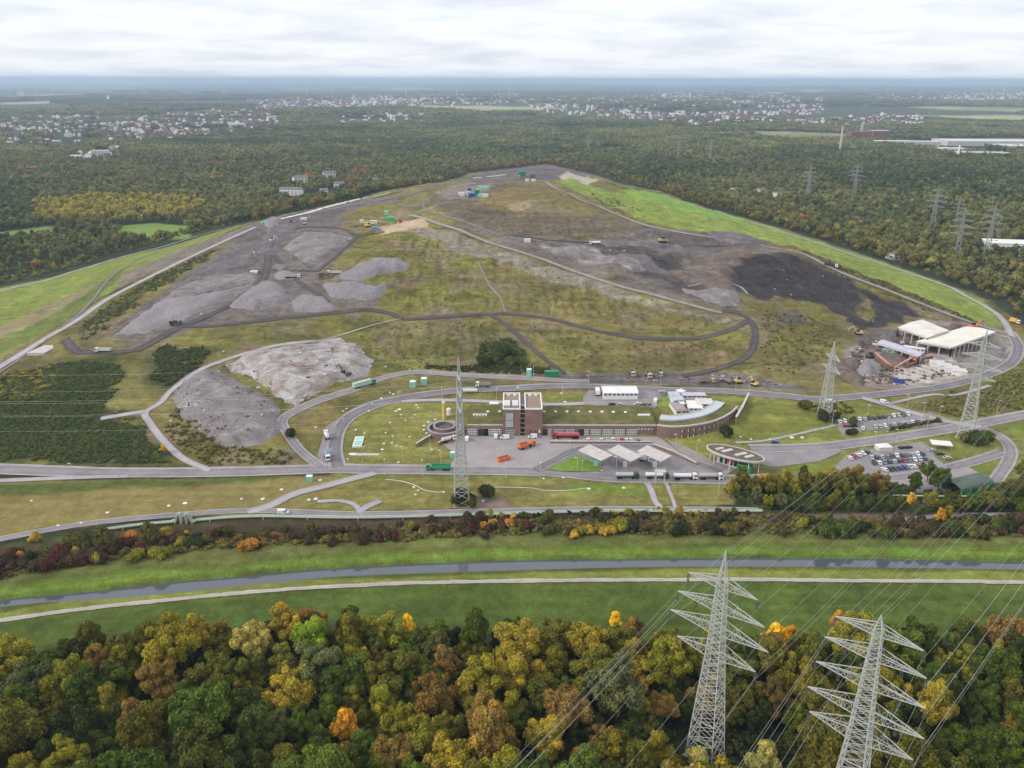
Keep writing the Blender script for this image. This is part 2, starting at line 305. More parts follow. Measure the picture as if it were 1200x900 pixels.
# ---------------------------------------------------------------- roads (photo pixels along the middle, width in metres)
ROADS = [
 ('road','wide asphalt site road running below the brick buildings',ASPH,11.0,[(-60,549),(0,550),(60,552),(150,554),(250,553.5),(340,551),(395,549),(430,550),(520,551),(640,553),(720,560),(800,561),(850,562),(905,561)],0.10),
 ('road','pale lane splitting off under the dark shrub slope',CONC,4.5,[(-60,566),(0,563.5),(60,561),(110,559),(150,558)],0.16),
 ('road','asphalt ring road curving behind the brick buildings',ASPD,9.0,[(396,547),(392,528),(396,506),(408,490),(428,479),(450,471.5),(490,463.5),(540,457.5),(600,455),(680,452.5),(760,456),(850,458.5),(920,464),(960,468),(1010,464),(1060,459),(1110,452),(1160,438),(1186,424),(1193,406),(1183,388)],0.14),
 ('road','pale perimeter road below the bright grass slope',CONC,6.0,[(1186,394),(1170,370),(1130,346),(1100,332),(1000,299),(940,279),(870,258),(800,238),(760,227)],0.3),
 ('road','grey road climbing past the green truck and rubbish heap',ASPH,6.0,[(376,547),(352,528),(337,508),(331,494),(340,485),(370,471),(410,458),(450,443),(490,436.5),(560,441),(640,445),(690,447)],0.2),
 ('path','pale path branching up to the rubble terrace',CONC,4.2,[(245,551),(215,538),(190,515),(176,496),(170,484),(188,472),(203,456),(240,431),(300,411),(345,402),(400,397)],0.2),
 ('path','short pale spur ending in the shrubs',CONC,4.5,[(118,491),(140,487),(172,482)],0.24),
 ('road','service road along the pipeline',ASPH,4.8,[(-40,640),(15,629),(80,617),(130,610.5),(220,602.5),(300,598.5),(420,602.5),(560,599.5),(700,596.5),(820,597),(890,598)],0.12),
 ('road','slip road joining the pipeline road to the site road',CONC,6.0,[(290,600),(318,592),(345,579),(380,570),(410,562),(440,554)],0.18),
 ('path','pale gravel path on the river dike',GRAV,3.6,[(-60,737),(0,727.5),(100,713.5),(200,703),(300,693.5),(400,687),(500,683),(600,681),(700,680),(800,679.5),(900,679.5),(1000,680.5),(1200,682.5),(1260,684)],0.12),
 ('road','long pale road climbing the edge of the landfill',CONC,7.5,[(-40,452),(0,430),(50,399),(90,375.5),(130,348.5),(200,312.5),(260,284),(300,266)],0.3),
 ('track','wide grey haul track along the upper landfill rim',DIRL,13.0,[(300,264),(330,257),(400,243),(470,229.5),(530,214),(580,206),(640,202)],0.35),
 ('track','haul road descending from the summit along the grass',RDG,7.0,[(628,212),(640,214),(653,222),(676,232),(700,241),(725,252),(750,262),(800,273),(860,281),(927,294),(973,313.5),(1033,337.5),(1100,364),(1150,382),(1180,392)],0.35),
 ('track','straight pale ridge road down the middle of the landfill',RDG,6.5,[(478,252),(510,261),(567,282),(633,303),(700,327),(760,344),(800,355),(846,367)],0.35),
 ('track','dark muddy track across the front slope',DIRT,6.0,[(300,376),(350,371),(400,366),(430,363),(455,367),(478,374),(530,371),(590,368),(640,373),(700,388),(760,397),(820,396),(860,385),(876,376)],0.35),
 ('track','dark track dropping to the ring road',DIRT,5.0,[(575,369),(596,382),(610,396),(628,412),(642,424),(662,438)],0.35),
 ('track','black haul track curving down the eastern slope',DIRT,6.5,[(846,364),(868,368),(881,378),(885,394),(879,414),(862,425),(835,434),(800,441)],0.4),
 ('track','muddy track up through the grey heaps',DIRT,9.0,[(76,397),(84,408),(100,413),(150,412),(178,402),(205,386),(240,372),(280,352),(306,331),(313,310),(316,290),(328,272),(345,260)],0.35),
 ('track','muddy track from heaps to front slope',DIRT,6.0,[(208,382),(250,382),(300,377),(330,373)],0.38),
 ('track','muddy rut crossing the heap plateau',DIRT,5.0,[(318,296),(332,312),(350,330),(372,344),(384,354)],0.36),
 ('track','muddy rut along the upper plateau',DIRT,5.0,[(330,272),(362,266),(398,268),(420,277)],0.4),
 ('track','muddy rut between the parked tippers and the track',DIRT,4.5,[(374,318),(350,317),(330,318),(314,316)],0.4),
 ('track','dark rut between the western tips',DIRT,4.0,[(196,356),(236,345),(282,330),(306,318)],0.42),
 ('track','thin track across the eastern terraces',RDG,3.5,[(806,336),(840,330),(866,336),(876,345)],0.4),
 ('track','dark berm road along the upper basin',DIRT,4.5,[(600,276),(650,282),(720,284),(790,288),(850,288)],0.42),
 ('track','dark rut beside the yellow slope',DIRT,4.0,[(372,318),(392,302),(408,288),(420,278),(450,272),(490,262)],0.4),
 ('track','faint path over the summit mound',DIRL,3.0,[(495,238),(500,246),(530,256),(560,266),(580,275)],0.4),
 ('track','thin pale track above the rubbish heap',RDG,3.0,[(330,407),(400,393),(455,377),(475,373)],0.36),
 ('track','faint footpath straight up the yellow slope',RDG,1.8,[(592,366),(586,350),(574,335),(565,318),(560,306)],0.36),
 ('path','narrow path at the foot of the outer slope',CONC,4.0,[(-40,356),(0,341),(60,327),(130,305),(180,292),(240,274),(280,264)],0.25),
 ('track','dirt lane on the outer western bank',DIRL,4.0,[(-40,460),(0,436),(40,408),(84,376),(108,352),(130,325),(160,306),(190,294)],0.28),
 ('road','dark lane curling round the three canopies',ASPD,6.5,[(628,551),(650,540),(668,530),(690,525),(730,524),(768,525.5),(790,533),(815,543),(845,553)],0.42),
 ('road','asphalt road through the car parks',ASPH,10.0,[(880,526),(960,524),(1020,517),(1080,508),(1140,498),(1180,490),(1260,474)],0.12),
 ('road','asphalt approach road below the car park',ASPH,7.0,[(1145,500),(1172,512),(1184,526),(1182,540),(1172,556),(1165,566)],0.16),
 ('road','curving exit lane under the trees',ASPH,8.0,[(1176,530),(1140,541),(1100,551),(1060,559),(1030,562)],0.14),
 ('road','side road from the car parks up to the ring road',CONC,6.0,[(1150,500),(1110,494),(1070,484),(1040,475),(1010,466)],0.18),
 ('path','narrow footpath crossing the lawn',CONC,2.2,[(862,519),(900,516),(960,503),(985,497)],0.14),
 ('path','pale service path behind the green roof',CONC,4.5,[(470,470),(520,469),(580,471),(640,474),(700,472.5),(770,474)],0.16),
 ('path','curved pale path ending at a small parking pad',CONC,3.2,[(372,588),(395,587),(412,590),(420,596),(424,602)],0.14),
 ('path','short paved spur to a pad on the meadow',CONC,4.5,[(420,600),(430,594),(446,587)],0.17),
 ('path','pale path from the gantry down to the pipeline road',CONC,3.4,[(757,564),(763,575),(768,588),(776,597)],0.14),
 ('path','narrow path right of the gantry',CONC,2.0,[(780,566),(787,582),(792,597)],0.16),
 ('track','narrow lane curving through the eastern scrub',CONC,3.0,[(1040,474),(1090,463),(1120,463),(1160,452)],0.2),
 ('path','lower dirt road behind the river trees',CONC,3.5,[(1050,611),(1110,604),(1200,603),(1260,603)],0.12),
]
road_w = []
for nm, lb, mt, wd, pts, off in ROADS:
    road_w.append(smoothline(PW(pts), 2.2))
# carve a shallow bed under every road so that the sheet never pokes through
for (nm, lb, mt, wd, pts, off), ln in zip(ROADS, road_w):
    x0, x1, y0, y1 = ln[:, 0].min() - wd, ln[:, 0].max() + wd, ln[:, 1].min() - wd, ln[:, 1].max() + wd
    i0, i1 = np.searchsorted(gx, [x0, x1]); j0, j1 = np.searchsorted(gy, [y0, y1])
    sx, sy = GX[j0:j1, i0:i1], GY[j0:j1, i0:i1]
    d = dpoly(sx, sy, ln[::2].tolist() + [ln[-1].tolist()], False)
    ZG[j0:j1, i0:i1] -= 0.25 * (d < wd * 0.5 - 0.9)
# rough ground on the landfill, away from the roads
ZR = ZG + 0.25
# ---------------------------------------------------------------- patches of ground
OUT = [(-20,425),(50,392),(90,368),(150,335),(200,306),(300,259),(420,233),(550,203),(640,193),(700,206),(760,222),(800,235),(870,255),(940,275),(1000,295),(1100,329),(1150,348),(1195,380),(1210,400),(1210,440),(1100,458),(1000,470),(930,470),(850,464),(600,461),(500,470),(440,484),(405,505),(400,548),(0,546),(-40,500)]
FIELD_L = [(-80,282),(0,272),(60,264),(70,276),(0,283),(-80,292)]
FIELD_M = [(136,265),(180,261),(220,264),(222,279),(180,281),(140,283)]
ZONES = [  # polygon, colour, soft edge (m), edge wobble (m), grain
 ([(-400,760),(-60,745),(0,735),(200,722),(400,712),(640,706),(900,706),(1260,708),(1500,712),(1500,604),(1200,602),(900,598),(560,602),(300,606),(0,640),(-60,650),(-400,700)], (80,92,44), 3, 2, .8),
 # woodland meadow south of the path, river banks
 ([(-60,742),(0,730),(200,706),(400,690),(600,684),(800,682),(1000,683),(1260,687),(1260,745),(1000,748),(800,750),(600,740),(400,730),(200,735),(60,760),(-60,800)], (72,92,38), 3, 2, .85),
 ([(-60,728),(0,718),(200,694),(400,679),(600,672),(800,667),(1260,671),(1260,681),(800,677),(600,678),(400,684),(200,700),(0,724),(-60,734)], (112,124,56), 1, .6, .8),
 ([(-60,708),(0,702),(117,692),(199,682),(284,675),(400,665),(600,656.5),(800,654),(940,653.5),(1200,658.5),(1260,660),(1260,642),(1000,640),(800,639),(600,643),(400,651),(200,668),(0,688),(-60,695)], (94,122,46), 2, 1.5, .85),
 ([(-60,690),(0,683),(200,664),(400,648),(600,639),(800,635),(1000,636),(1260,638),(1260,630),(1000,628),(600,628),(300,640),(0,668),(-60,676)], (96,104,56), 2, 2, .8),
 ([(-60,676),(0,666),(300,636),(600,622),(840,612),(1260,622),(1260,600),(900,600),(560,604),(300,608),(0,642),(-60,652)], (74,62,46), 2, 2.5, .9),
 ([(945,600),(1000,596),(1060,600),(1080,610),(1020,612),(960,609)], (128,108,104), 1.5, 1, .5),
 # left meadow
 ([(-80,566),(0,565),(200,562),(420,556),(440,562),(400,600),(300,604),(160,608),(0,632),(-80,648)], (122,116,66), 2, 1, .7),
 ([(-80,567),(0,567),(140,562),(260,561),(330,559),(300,566),(140,572),(60,580),(-80,584)], (80,92,46), 3, 2, .9),
 ([(340,598),(420,562),(470,556),(640,562),(860,570),(860,592),(560,596),(420,600)], (116,116,60), 1, 1, 1),
 ([(660,563),(760,563),(765,580),(670,580)], (106,128,52), 2, 1.5, .8),
 ([(560,584),(590,584),(600,596),(540,597)], (134,112,104), 1.5, 1, .6),
 ([(840,565),(1200,560),(1210,600),(890,602)], (72,82,44), 2, 2, .9),
 ([(392,560),(392,500),(420,470),(560,456),(1000,462),(1200,420),(1300,410),(1300,600),(1000,560),(850,572)], (110,114,60), 2, 2, 1),
 # landfill as a whole
 (OUT, (110,105,62), 4, 3, 1.0),
 # outer western slope and field
 ([(-80,450),(0,421),(85,370),(150,331),(300,259),(250,273),(150,299),(60,325),(-80,352)], (112,128,58), 3, 2, .8),
 ([(-40,400),(60,355),(140,320),(155,320),(100,352),(0,410),(-40,430)], (134,124,84), 3, 2, .8),
 ([(-60,420),(40,380),(100,345),(140,315),(150,318),(110,352),(60,385),(-60,440)], (96,112,54), 3, 2, .8),
 ([(92,385),(130,352),(200,315),(250,292),(262,291),(215,318),(160,350),(115,398),(95,405)], (76,80,50), 2, 2, 1),
 ([(150,318),(200,297),(280,268),(300,262),(290,272),(200,312),(130,342)], (116,106,96), 3, 2, .9),
 # dark shrubs on the lower west slope
 ([(-60,545),(-60,440),(70,418),(150,414),(250,398),(330,392),(300,406),(240,428),(205,452),(170,484),(200,530),(230,548)], (88,90,52), 8, 6, 1),
 ([(-60,520),(-60,440),(20,440),(70,425),(115,418),(140,425),(138,455),(125,475),(120,488),(165,492),(185,530),(205,545),(0,543)], (66,76,46), 8, 8, 1),
 ([(172,425),(180,412),(230,405),(250,400),(250,415),(225,440),(200,458),(190,462),(178,450)], (70,78,48), 8, 7, 1),
 ([(20,440),(45,436),(60,444),(50,458),(30,458)], (118,106,46), 7, 5, 1),
 ([(122,486),(140,430),(150,420),(172,425),(178,450),(192,466),(170,480)], (106,104,56), 7, 6, 1),
 ([(205,475),(225,478),(260,520),(360,530),(360,548),(240,548),(190,505)], (102,98,54), 3, 2, 1),
 # grey-brown working area in the west
 ([(128,398),(150,370),(215,325),(262,292),(300,262),(400,238),(455,229),(470,235),(420,245),(400,265),(420,278),(400,300),(372,320),(395,327),(440,335),(430,350),(400,362),(330,376),(240,384),(200,398),(160,408)], (106,97,95), 5, 5, 1),
 ([(265,280),(340,255),(400,243),(400,250),(345,270),(330,290),(300,300)], (100,90,90), 3, 3, .9),
 ([(300,355),(410,345),(470,340),(440,362),(330,374)], (112,102,98), 3, 3, 1),
 ([(235,385),(330,378),(445,368),(440,380),(330,392),(260,402),(190,412),(170,415)], (102,100,58), 3, 2, 1),
 # olive slopes
 ([(395,305),(420,280),(480,272),(520,280),(570,300),(575,340),(585,360),(480,368),(440,360),(450,340),(470,315),(440,305)], (108,108,54), 4, 4, 1),
 ([(250,410),(300,398),(380,390),(455,384),(560,378),(600,400),(640,432),(560,436),(490,430),(445,430),(440,402),(420,395),(330,402)], (104,104,58), 4, 4, 1),
 ([(560,402),(595,395),(615,412),(620,432),(560,432)], (60,72,40), 3, 3, 1),
 ([(440,378),(500,378),(540,384),(520,400),(440,400)], (110,106,76), 4, 4, 1),
 ([(620,376),(700,392),(760,401),(830,400),(870,388),(872,410),(850,424),(800,436),(720,430),(640,402)], (116,102,70), 4, 4, 1),
 ([(640,380),(700,393),(760,402),(860,396),(862,400),(760,410),(690,402)], (124,98,78), 3, 3, 1),
 ([(660,418),(740,418),(840,420),(800,436),(680,436)], (98,94,56), 3, 3, 1),
 # pale bank below the ridge road
 ([(480,258),(567,287),(640,310),(720,337),(800,360),(860,374),(850,380),(790,366),(720,350),(640,325),(580,305),(540,296),(470,268)], (130,122,108), 4, 4, .9),
 # muddy strip behind the ring road
 ([(650,436),(780,436),(860,436),(930,450),(960,460),(850,453),(760,450),(660,447)], (104,98,98), 2, 2, 1),
 # summit
 ([(405,262),(440,250),(500,240),(520,250),(470,262)], (124,116,88), 3, 3, .9),
 ([(400,252),(430,242),(470,240),(455,252),(420,258)], (110,102,52), 3, 3, .9),
 ([(440,268),(465,258),(500,257),(503,264),(470,272),(445,275)], (176,150,118), 3, 2, .7),
 ([(490,240),(530,222),(580,214),(640,218),(690,240),(740,262),(730,274),(640,279),(580,277),(520,256)], (104,92,76), 4, 3, 1),
 ([(560,232),(600,220),(650,222),(700,246),(690,252),(620,250),(570,246)], (112,104,66), 4, 4, .9),
 ([(595,240),(615,236),(640,240),(632,244),(600,246)], (142,126,98), 4, 4, .8),
 ([(510,226),(540,214),(580,212),(575,222),(560,232),(530,234)], (122,112,106), 3, 2, .8),
 ([(520,212),(580,200),(640,192),(690,203),(680,210),(620,212),(560,216)], (104,94,96), 3, 2, .9),
 ([(655,207),(690,205),(700,212),(690,216),(660,212)], (170,160,150), 3, 2, .6),
 # basin
 ([(520,262),(560,266),(600,278),(690,280),(745,266),(800,270),(900,286),(930,296),(880,300),(860,312),(870,340),(868,366),(800,352),(700,324),(600,292)], (108,99,94), 6, 5, 1),
 ([(690,285),(740,283),(790,300),(830,330),(860,350),(850,360),(780,336),(710,305)], (80,74,73), 9, 9, 1),
 ([(640,285),(700,292),(760,310),(740,314),(690,305),(640,293)], (146,136,130), 5, 5, .9),
 ([(740,300),(760,298),(790,310),(780,316),(755,312)], (66,62,62), 3, 3, .9),
 ([(800,310),(860,308),(868,335),(868,350),(830,335)], (120,106,96), 4, 3, 1),
 ([(750,268),(860,278),(900,286),(860,292),(780,285)], (92,84,84), 4, 3, 1),
 # coal-black eastern slope
 ([(853,314),(866,304),(885,298),(925,297),(965,314),(1000,331),(1050,352),(1090,370),(1060,374),(1040,384),(1008,390),(985,372),(962,356),(930,352),(880,348),(860,338)], (62,58,61), 5, 5, .9),
 ([(1005,342),(1016,350),(1030,370),(1018,378),(1008,362)], (84,82,58), 3, 3, 1),
 ([(880,352),(930,354),(962,360),(985,376),(1000,392),(985,405),(960,415),(900,440),(880,430),(885,395),(886,375)], (104,98,62), 4, 4, 1),
 ([(905,365),(940,365),(940,385),(915,380)], (92,86,84), 4, 4, 1),
 # recycling yard
 ([(978,430),(990,408),(1010,395),(1050,385),(1080,375),(1150,378),(1192,394),(1192,415),(1160,436),(1100,450),(1050,457),(1000,452)], (132,120,114), 2, 2, 1),
 ([(1140,395),(1180,400),(1188,412),(1150,432),(1110,430),(1120,410)], (146,138,134), 3, 2, .9),
 ([(1000,395),(1040,384),(1060,392),(1040,415),(1005,410)], (96,88,86), 3, 2, 1),
 ([(1045,432),(1090,425),(1130,440),(1100,449),(1060,453)], (164,152,146), 3, 2, .8),
 ([(975,432),(985,420),(1010,428),(1012,440),(1005,452),(990,448)], (104,82,72), 3, 2, 1),
 # bright eastern grass slope
 ([(650,212),(668,210),(720,226),(800,236),(870,256),(940,277),(1000,296),(1100,330),(1150,350),(1180,378),(1165,384),(1100,357),(1033,330),(985,312),(940,291),(870,277),(800,268),(760,260),(715,240),(680,226)], (118,138,62), 3, 1.5, .85),
 ([(720,220),(760,224),(800,236),(870,256),(870,262),(800,245),(740,230)], (110,152,56), 3, 1.5, .5),
 ([(930,291),(985,311),(1033,329),(1100,356),(1150,378),(1140,380),(1080,360),(1020,336),(960,310)], (94,92,54), 2, 3, 1),
 # lawns of the site
 ([(402,545),(402,505),(412,492),(440,478),(500,466),(560,461),(690,459),(690,470),(560,475),(524,480),(505,520),(520,530),(525,546)], (114,117,56), 1, .5, 1),
 ([(770,480),(775,458),(800,462),(870,466),(872,480),(830,505),(780,500)], (112,122,56), 1, .5, .9),
 ([(690,459),(700,458),(700,471),(640,471),(640,459)], (114,120,56), 1, .5, .9),
 ([(700,474),(770,476),(790,490),(690,496)], (102,102,58), 1, .5, .8),
 ([(775,515),(800,500),(870,478),(872,466),(960,472),(1010,470),(1060,484),(1130,496),(1130,503),(1000,516),(960,520),(880,524),(862,515),(850,532),(830,535),(800,535)], (112,120,56), 1, .5, .9),
 ([(635,548),(675,533),(705,545),(705,553),(640,554)], (102,134,48), .6, .3, .6),
 ([(1100,460),(1160,445),(1200,428),(1280,420),(1280,475),(1190,485),(1130,492),(1075,478),(1050,470)], (100,98,52), 2, 2, .9),
 ([(1090,505),(1140,503),(1168,515),(1170,525),(1120,540),(1080,530)], (106,114,54), 1, .6, .8),
 ([(1180,500),(1280,478),(1280,530),(1200,520)], (108,126,52), 1, .6, .6),
 ([(1110,548),(1160,536),(1172,545),(1150,556),(1120,552)], (108,122,52), 1, .6, .6),
 ([(900,548),(980,535),(985,548),(940,556)], (102,116,48), 1, .6, .7),
 # fields in the woods and far farmland
 (FIELD_L, (104,132,62), 3, 2, .4), (FIELD_M, (104,134,60), 3, 2, .4),
]
def desat(c, k):
    c = np.array(c); l = c @ np.array([.3, .55, .15]); o = (c * (1 - k) + l * k * np.array([1.06, 1.0, .94])) * 1.12; return o * np.array([1.08, 1.0, .86]) if c[1] > c[2] * 1.35 and c[1] > c[0] * .85 else o
base = np.zeros((NY, NX, 3)); base[:] = S(52, 60, 40)
grain = np.full((NY, NX), 1.0)
fb = np.array(S(84, 88, 66))
fm = smooth(2700, 3600, GY)[..., None]          # beyond the wood the plain reads as mixed farmland and towns
pat = fbm(GX * 0.6, GY * 0.4, 620, 31, 3)[..., None]
farcol = np.where(pat > 0.71, np.array(S(168, 166, 122)), np.where(pat > 0.655, np.array(S(128, 140, 96)), np.array(S(74, 82, 62))))
base = base * (1 - fm) + farcol * fm
wx, wy = fbm(GX, GY, 14, 3, 3) - 0.5, fbm(GX + 999, GY, 14, 4, 3) - 0.5
wx[np.abs(GX) > 2500] = 0
for poly, colr, soft, wob, gr in ZONES:
    pw = PW(poly)
    a = np.array(pw); i0, i1 = np.searchsorted(gx, [a[:, 0].min() - 20, a[:, 0].max() + 20]); j0, j1 = np.searchsorted(gy, [a[:, 1].min() - 20, a[:, 1].max() + 20])
    sx = GX[j0:j1, i0:i1] + wx[j0:j1, i0:i1] * wob * 4; sy = GY[j0:j1, i0:i1] + wy[j0:j1, i0:i1] * wob * 4
    d = dpoly(sx, sy, pw) * np.where(inpoly(sx, sy, pw), 1, -1)
    f = smooth(-soft, soft, d)
    base[j0:j1, i0:i1] = base[j0:j1, i0:i1] * (1 - f[..., None]) + desat(S(*colr), .18 if colr[1] < colr[0] * 1.04 else .10) * f[..., None]
    grain[j0:j1, i0:i1] = grain[j0:j1, i0:i1] * (1 - f) + gr * f
OUTW = PW(OUT)
inl = np.zeros(GX.shape, bool); q = (GY > 380) & (GY < 1700) & (np.abs(GX) < 700); inl[q] = inpoly(GX[q], GY[q], OUTW)
droad = np.full(GX.shape, 1e3)
for (nm, lb, mt, wd, pts, off), ln in zip(ROADS, road_w):
    x0, x1, y0, y1 = ln[:, 0].min() - 30, ln[:, 0].max() + 30, ln[:, 1].min() - 30, ln[:, 1].max() + 30
    i0, i1 = np.searchsorted(gx, [x0, x1]); j0, j1 = np.searchsorted(gy, [y0, y1])
    droad[j0:j1, i0:i1] = np.minimum(droad[j0:j1, i0:i1], dpoly(GX[j0:j1, i0:i1], GY[j0:j1, i0:i1], ln[::3].tolist() + [ln[-1].tolist()], False) - wd * 0.5)
ru = (fbm(GX, GY, 26, 8, 4) - 0.5) * 4.6 + (fbm(GX, GY, 6, 9, 3) - 0.5) * 1.5 - 2.2 * np.maximum(0, .5 - np.abs(fbm(GX, GY, 34, 12, 4) - .5) * 9)
def regmask(poly, soft):
    pw = PW(poly); a = np.array(pw); i0, i1 = np.searchsorted(gx, [a[:, 0].min() - 30, a[:, 0].max() + 30]); j0, j1 = np.searchsorted(gy, [a[:, 1].min() - 30, a[:, 1].max() + 30])
    k = np.zeros(GX.shape); sx, sy = GX[j0:j1, i0:i1], GY[j0:j1, i0:i1]; k[j0:j1, i0:i1] = smooth(-soft, soft, dpoly(sx, sy, pw) * np.where(inpoly(sx, sy, pw), 1, -1)); return k
COALP = [(853,314),(866,304),(885,298),(925,297),(965,314),(1000,331),(1050,352),(1090,370),(1060,374),(1040,384),(1008,390),(985,372),(962,356),(930,352),(880,348),(860,338)]
def gully(dx, dy, wid, lon, seed):      # run-off gullies along the fall line
    p = GX * -dy + GY * dx; q = GX * dx + GY * dy; return np.abs(fbm(p / wid + 0.6 * vnoise(GX / 9, GY / 9, seed), q / lon, 1.0, seed, 3) - .5) * 2
mc = regmask(COALP, 8); mf = regmask([(400,380),(590,372),(700,392),(870,390),(960,400),(960,445),(800,440),(640,436),(440,430)], 10); mt2 = regmask([(480,262),(580,290),(700,332),(850,375),(800,392),(640,368),(480,366),(440,330)], 10)
mb_ = regmask([(600,282),(750,268),(900,288),(880,300),(860,320),(872,365),(800,350),(690,318)], 12)
gl = gully(.45, -.89, 5.0, 70, 91); gf = gully(0.05, -1, 6.0, 60, 95)
ter = np.sin(2 * np.pi * (ZG + 2.5 * fbm(GX, GY, 60, 14, 2)) / 5.2)
dz = ru + (gl - .35) * 4.2 * mc + (gf - .35) * 3.0 * np.maximum(mf, mt2) + ter * (.45 + 1.5 * mb_ + .6 * mf + .3 * mt2) 
ZG = ZG + np.where(inl & (GY > 0), dz * smooth(0.5, 9, droad) * smooth(2, 20, ZG), 0)
sl_, sf_ = gully(.45, -.89, 6.0, 90, 191), gully(0.05, -1, 7.0, 70, 195)      # streaks of different tipped soil, independent of the relief
base *= (1 + (sl_ - .35)[..., None] * .6 * mc[..., None]) * (1 + (sf_ - .35)[..., None] * .3 * np.maximum(mf, mt2)[..., None])

def mesh_obj(name, verts, faces, mat=None, parent=None, smooth_=False):
    me = bpy.data.meshes.new(name)
    if isinstance(verts, np.ndarray) and isinstance(faces, np.ndarray):
        me.vertices.add(len(verts)); me.vertices.foreach_set('co', verts.astype(np.float32).ravel())
        k = faces.shape[1]; me.loops.add(faces.size); me.polygons.add(len(faces))
        me.loops.foreach_set('vertex_index', faces.astype(np.int32).ravel())
        me.polygons.foreach_set('loop_start', np.arange(0, faces.size, k, dtype=np.int32))
        me.update(calc_edges=True); me.validate()
    else:
        me.from_pydata([tuple(v) for v in verts], [], faces); me.update()
    if smooth_: me.polygons.foreach_set('use_smooth', [True] * len(me.polygons))
    o = bpy.data.objects.new(name, me); COL.objects.link(o)
    if mat is not None: me.materials.append(mat)
    if parent is not None: o.parent = parent
    return o
def tag(o, label=None, cat=None, group=None, kind=None):
    if label: o['label'] = label
    if cat: o['category'] = cat
    if group: o['group'] = group
    if kind: o['kind'] = kind
    return o
veg = np.where(inl & (base[..., 1] > base[..., 2] * 1.45) & (base[..., 1] < base[..., 0] * 1.10), 1.0, 0.0)[..., None]     # growth is patchy on the slopes: lush, dry and bare places
p1 = fbm(GX, GY, 38, 141, 4)[..., None]; p2 = fbm(GX + 300, GY, 30, 142, 4)[..., None]; p3 = fbm(GX, GY + 900, 20, 143, 3)[..., None]
for pm, lo, cc, st in ((p1, .55, (110,114,50), .5), (p2, .58, (116,102,84), .7), (p3, .62, (74,82,42), .7)):
    f = smooth(lo, lo + .08, pm) * st * veg; base = base * (1 - f) + desat(S(*cc), .1) * f
vv = np.stack([GX, GY, ZG], -1).reshape(-1, 3)
ii = (np.arange(NY - 1)[:, None] * NX + np.arange(NX - 1)).ravel()
ff = np.stack([ii, ii + 1, ii + NX + 1, ii + NX], 1)
ground = mesh_obj('terrain', vv, ff, MATS['terrain'], None, True)
tag(ground, 'rolling ground of the landfill, lawns and plain', None, None, 'structure')
ca = ground.data.attributes.new('Col', 'FLOAT_COLOR', 'POINT'); ca.data.foreach_set('color', np.concatenate([base, np.ones((NY, NX, 1))], -1).astype(np.float32).ravel())
ga = ground.data.attributes.new('Grain', 'FLOAT', 'POINT'); ga.data.foreach_set('value', grain.astype(np.float32).ravel())
# road ribbons
for (nm, lb, mt, wd, pts, off), ln in zip(ROADS, road_w):
    tg = np.gradient(ln, axis=0); tg /= np.linalg.norm(tg, axis=1)[:, None] + 1e-9; nr = np.stack([-tg[:, 1], tg[:, 0]], 1)
    K = 7; ac = np.linspace(0, 1, K); dirt = mt in (DIRT, DIRL, RDG, GRAV)
    s = np.arange(len(ln)) * 2.2
    wob = (fbm(s, s * 0 + wd * 31, 9, 2, 3) - 0.5) * (wd * 0.30 if dirt else 0.15)
    wob2 = (fbm(s, s * 0 + wd * 57 + 9, 9, 2, 3) - 0.5) * (wd * 0.30 if dirt else 0.15)
    V = np.zeros((len(ln), K, 3))
    for k, a in enumerate(ac):
        e_ = (a - 0.5) * wd + np.where(a < 0.5, wob, wob2) * abs(a - 0.5) * 2
        V[:, k, 0] = ln[:, 0] + nr[:, 0] * e_; V[:, k, 1] = ln[:, 1] + nr[:, 1] * e_
    V[..., 2] = zs(V[..., 0], V[..., 1], ZR) + off - 0.1
    V[:, [0, -1], 2] -= 0.12 if off > 0.2 else 0.05
    V[:, 1:-1, 2] = np.maximum(V[:, 1:-1, 2], zs(V[:, 1:-1, 0], V[:, 1:-1, 1]) + off * 0.6)
    n_ = len(ln); i_ = (np.arange(n_ - 1)[:, None] * K + np.arange(K - 1)).ravel()
    F = np.stack([i_ + 1, i_, i_ + K, i_ + K + 1], 1)
    o = mesh_obj(nm, V.reshape(-1, 3), F, mt, None, True)
    aa = o.data.attributes.new('Across', 'FLOAT', 'POINT'); aa.data.foreach_set('value', np.tile(ac, n_).astype(np.float32))
    tag(o, lb, None, None, 'structure')
# paved sheets draped on the ground
def sheet(name, pts, mat, off, label, world=False):
    pw = pts if world else PW(pts)
    bm = bmesh.new(); vs = [bm.verts.new((x, y, 0)) for x, y in pw]; bm.faces.new(vs)
    a = np.array(pw)
    for ax in (0, 1):
        for v in np.arange(math.floor(a[:, ax].min() / 5) * 5, a[:, ax].max(), 5):
            no = (1, 0, 0) if ax == 0 else (0, 1, 0); co = (v, 0, 0) if ax == 0 else (0, v, 0)
            bmesh.ops.bisect_plane(bm, geom=bm.verts[:] + bm.edges[:] + bm.faces[:], plane_co=co, plane_no=no, dist=1e-4)
    for v in bm.verts: v.co.z = max(float(zs(v.co.x, v.co.y)), float(zs(v.co.x, v.co.y, ZR)) - 0.25) + off
    bmesh.ops.recalc_face_normals(bm, faces=bm.faces[:])
    if sum(f.normal.z for f in bm.faces) < 0: bmesh.ops.reverse_faces(bm, faces=bm.faces[:])
    me = bpy.data.meshes.new(name); bm.to_mesh(me); bm.free(); me.materials.append(mat)
    o = bpy.data.objects.new(name, me); COL.objects.link(o); return tag(o, label, None, None, 'structure')
sheet('yard', [(516,519),(524,511),(590,511),(640,511),(690,512),(770,512),(786,522),(800,534),(845,545),(860,541),(866,548),(850,557),(700,556),(640,549),(560,549),(527,546),(535,532)], YARD, 0.20, 'paved yard before the brick building')
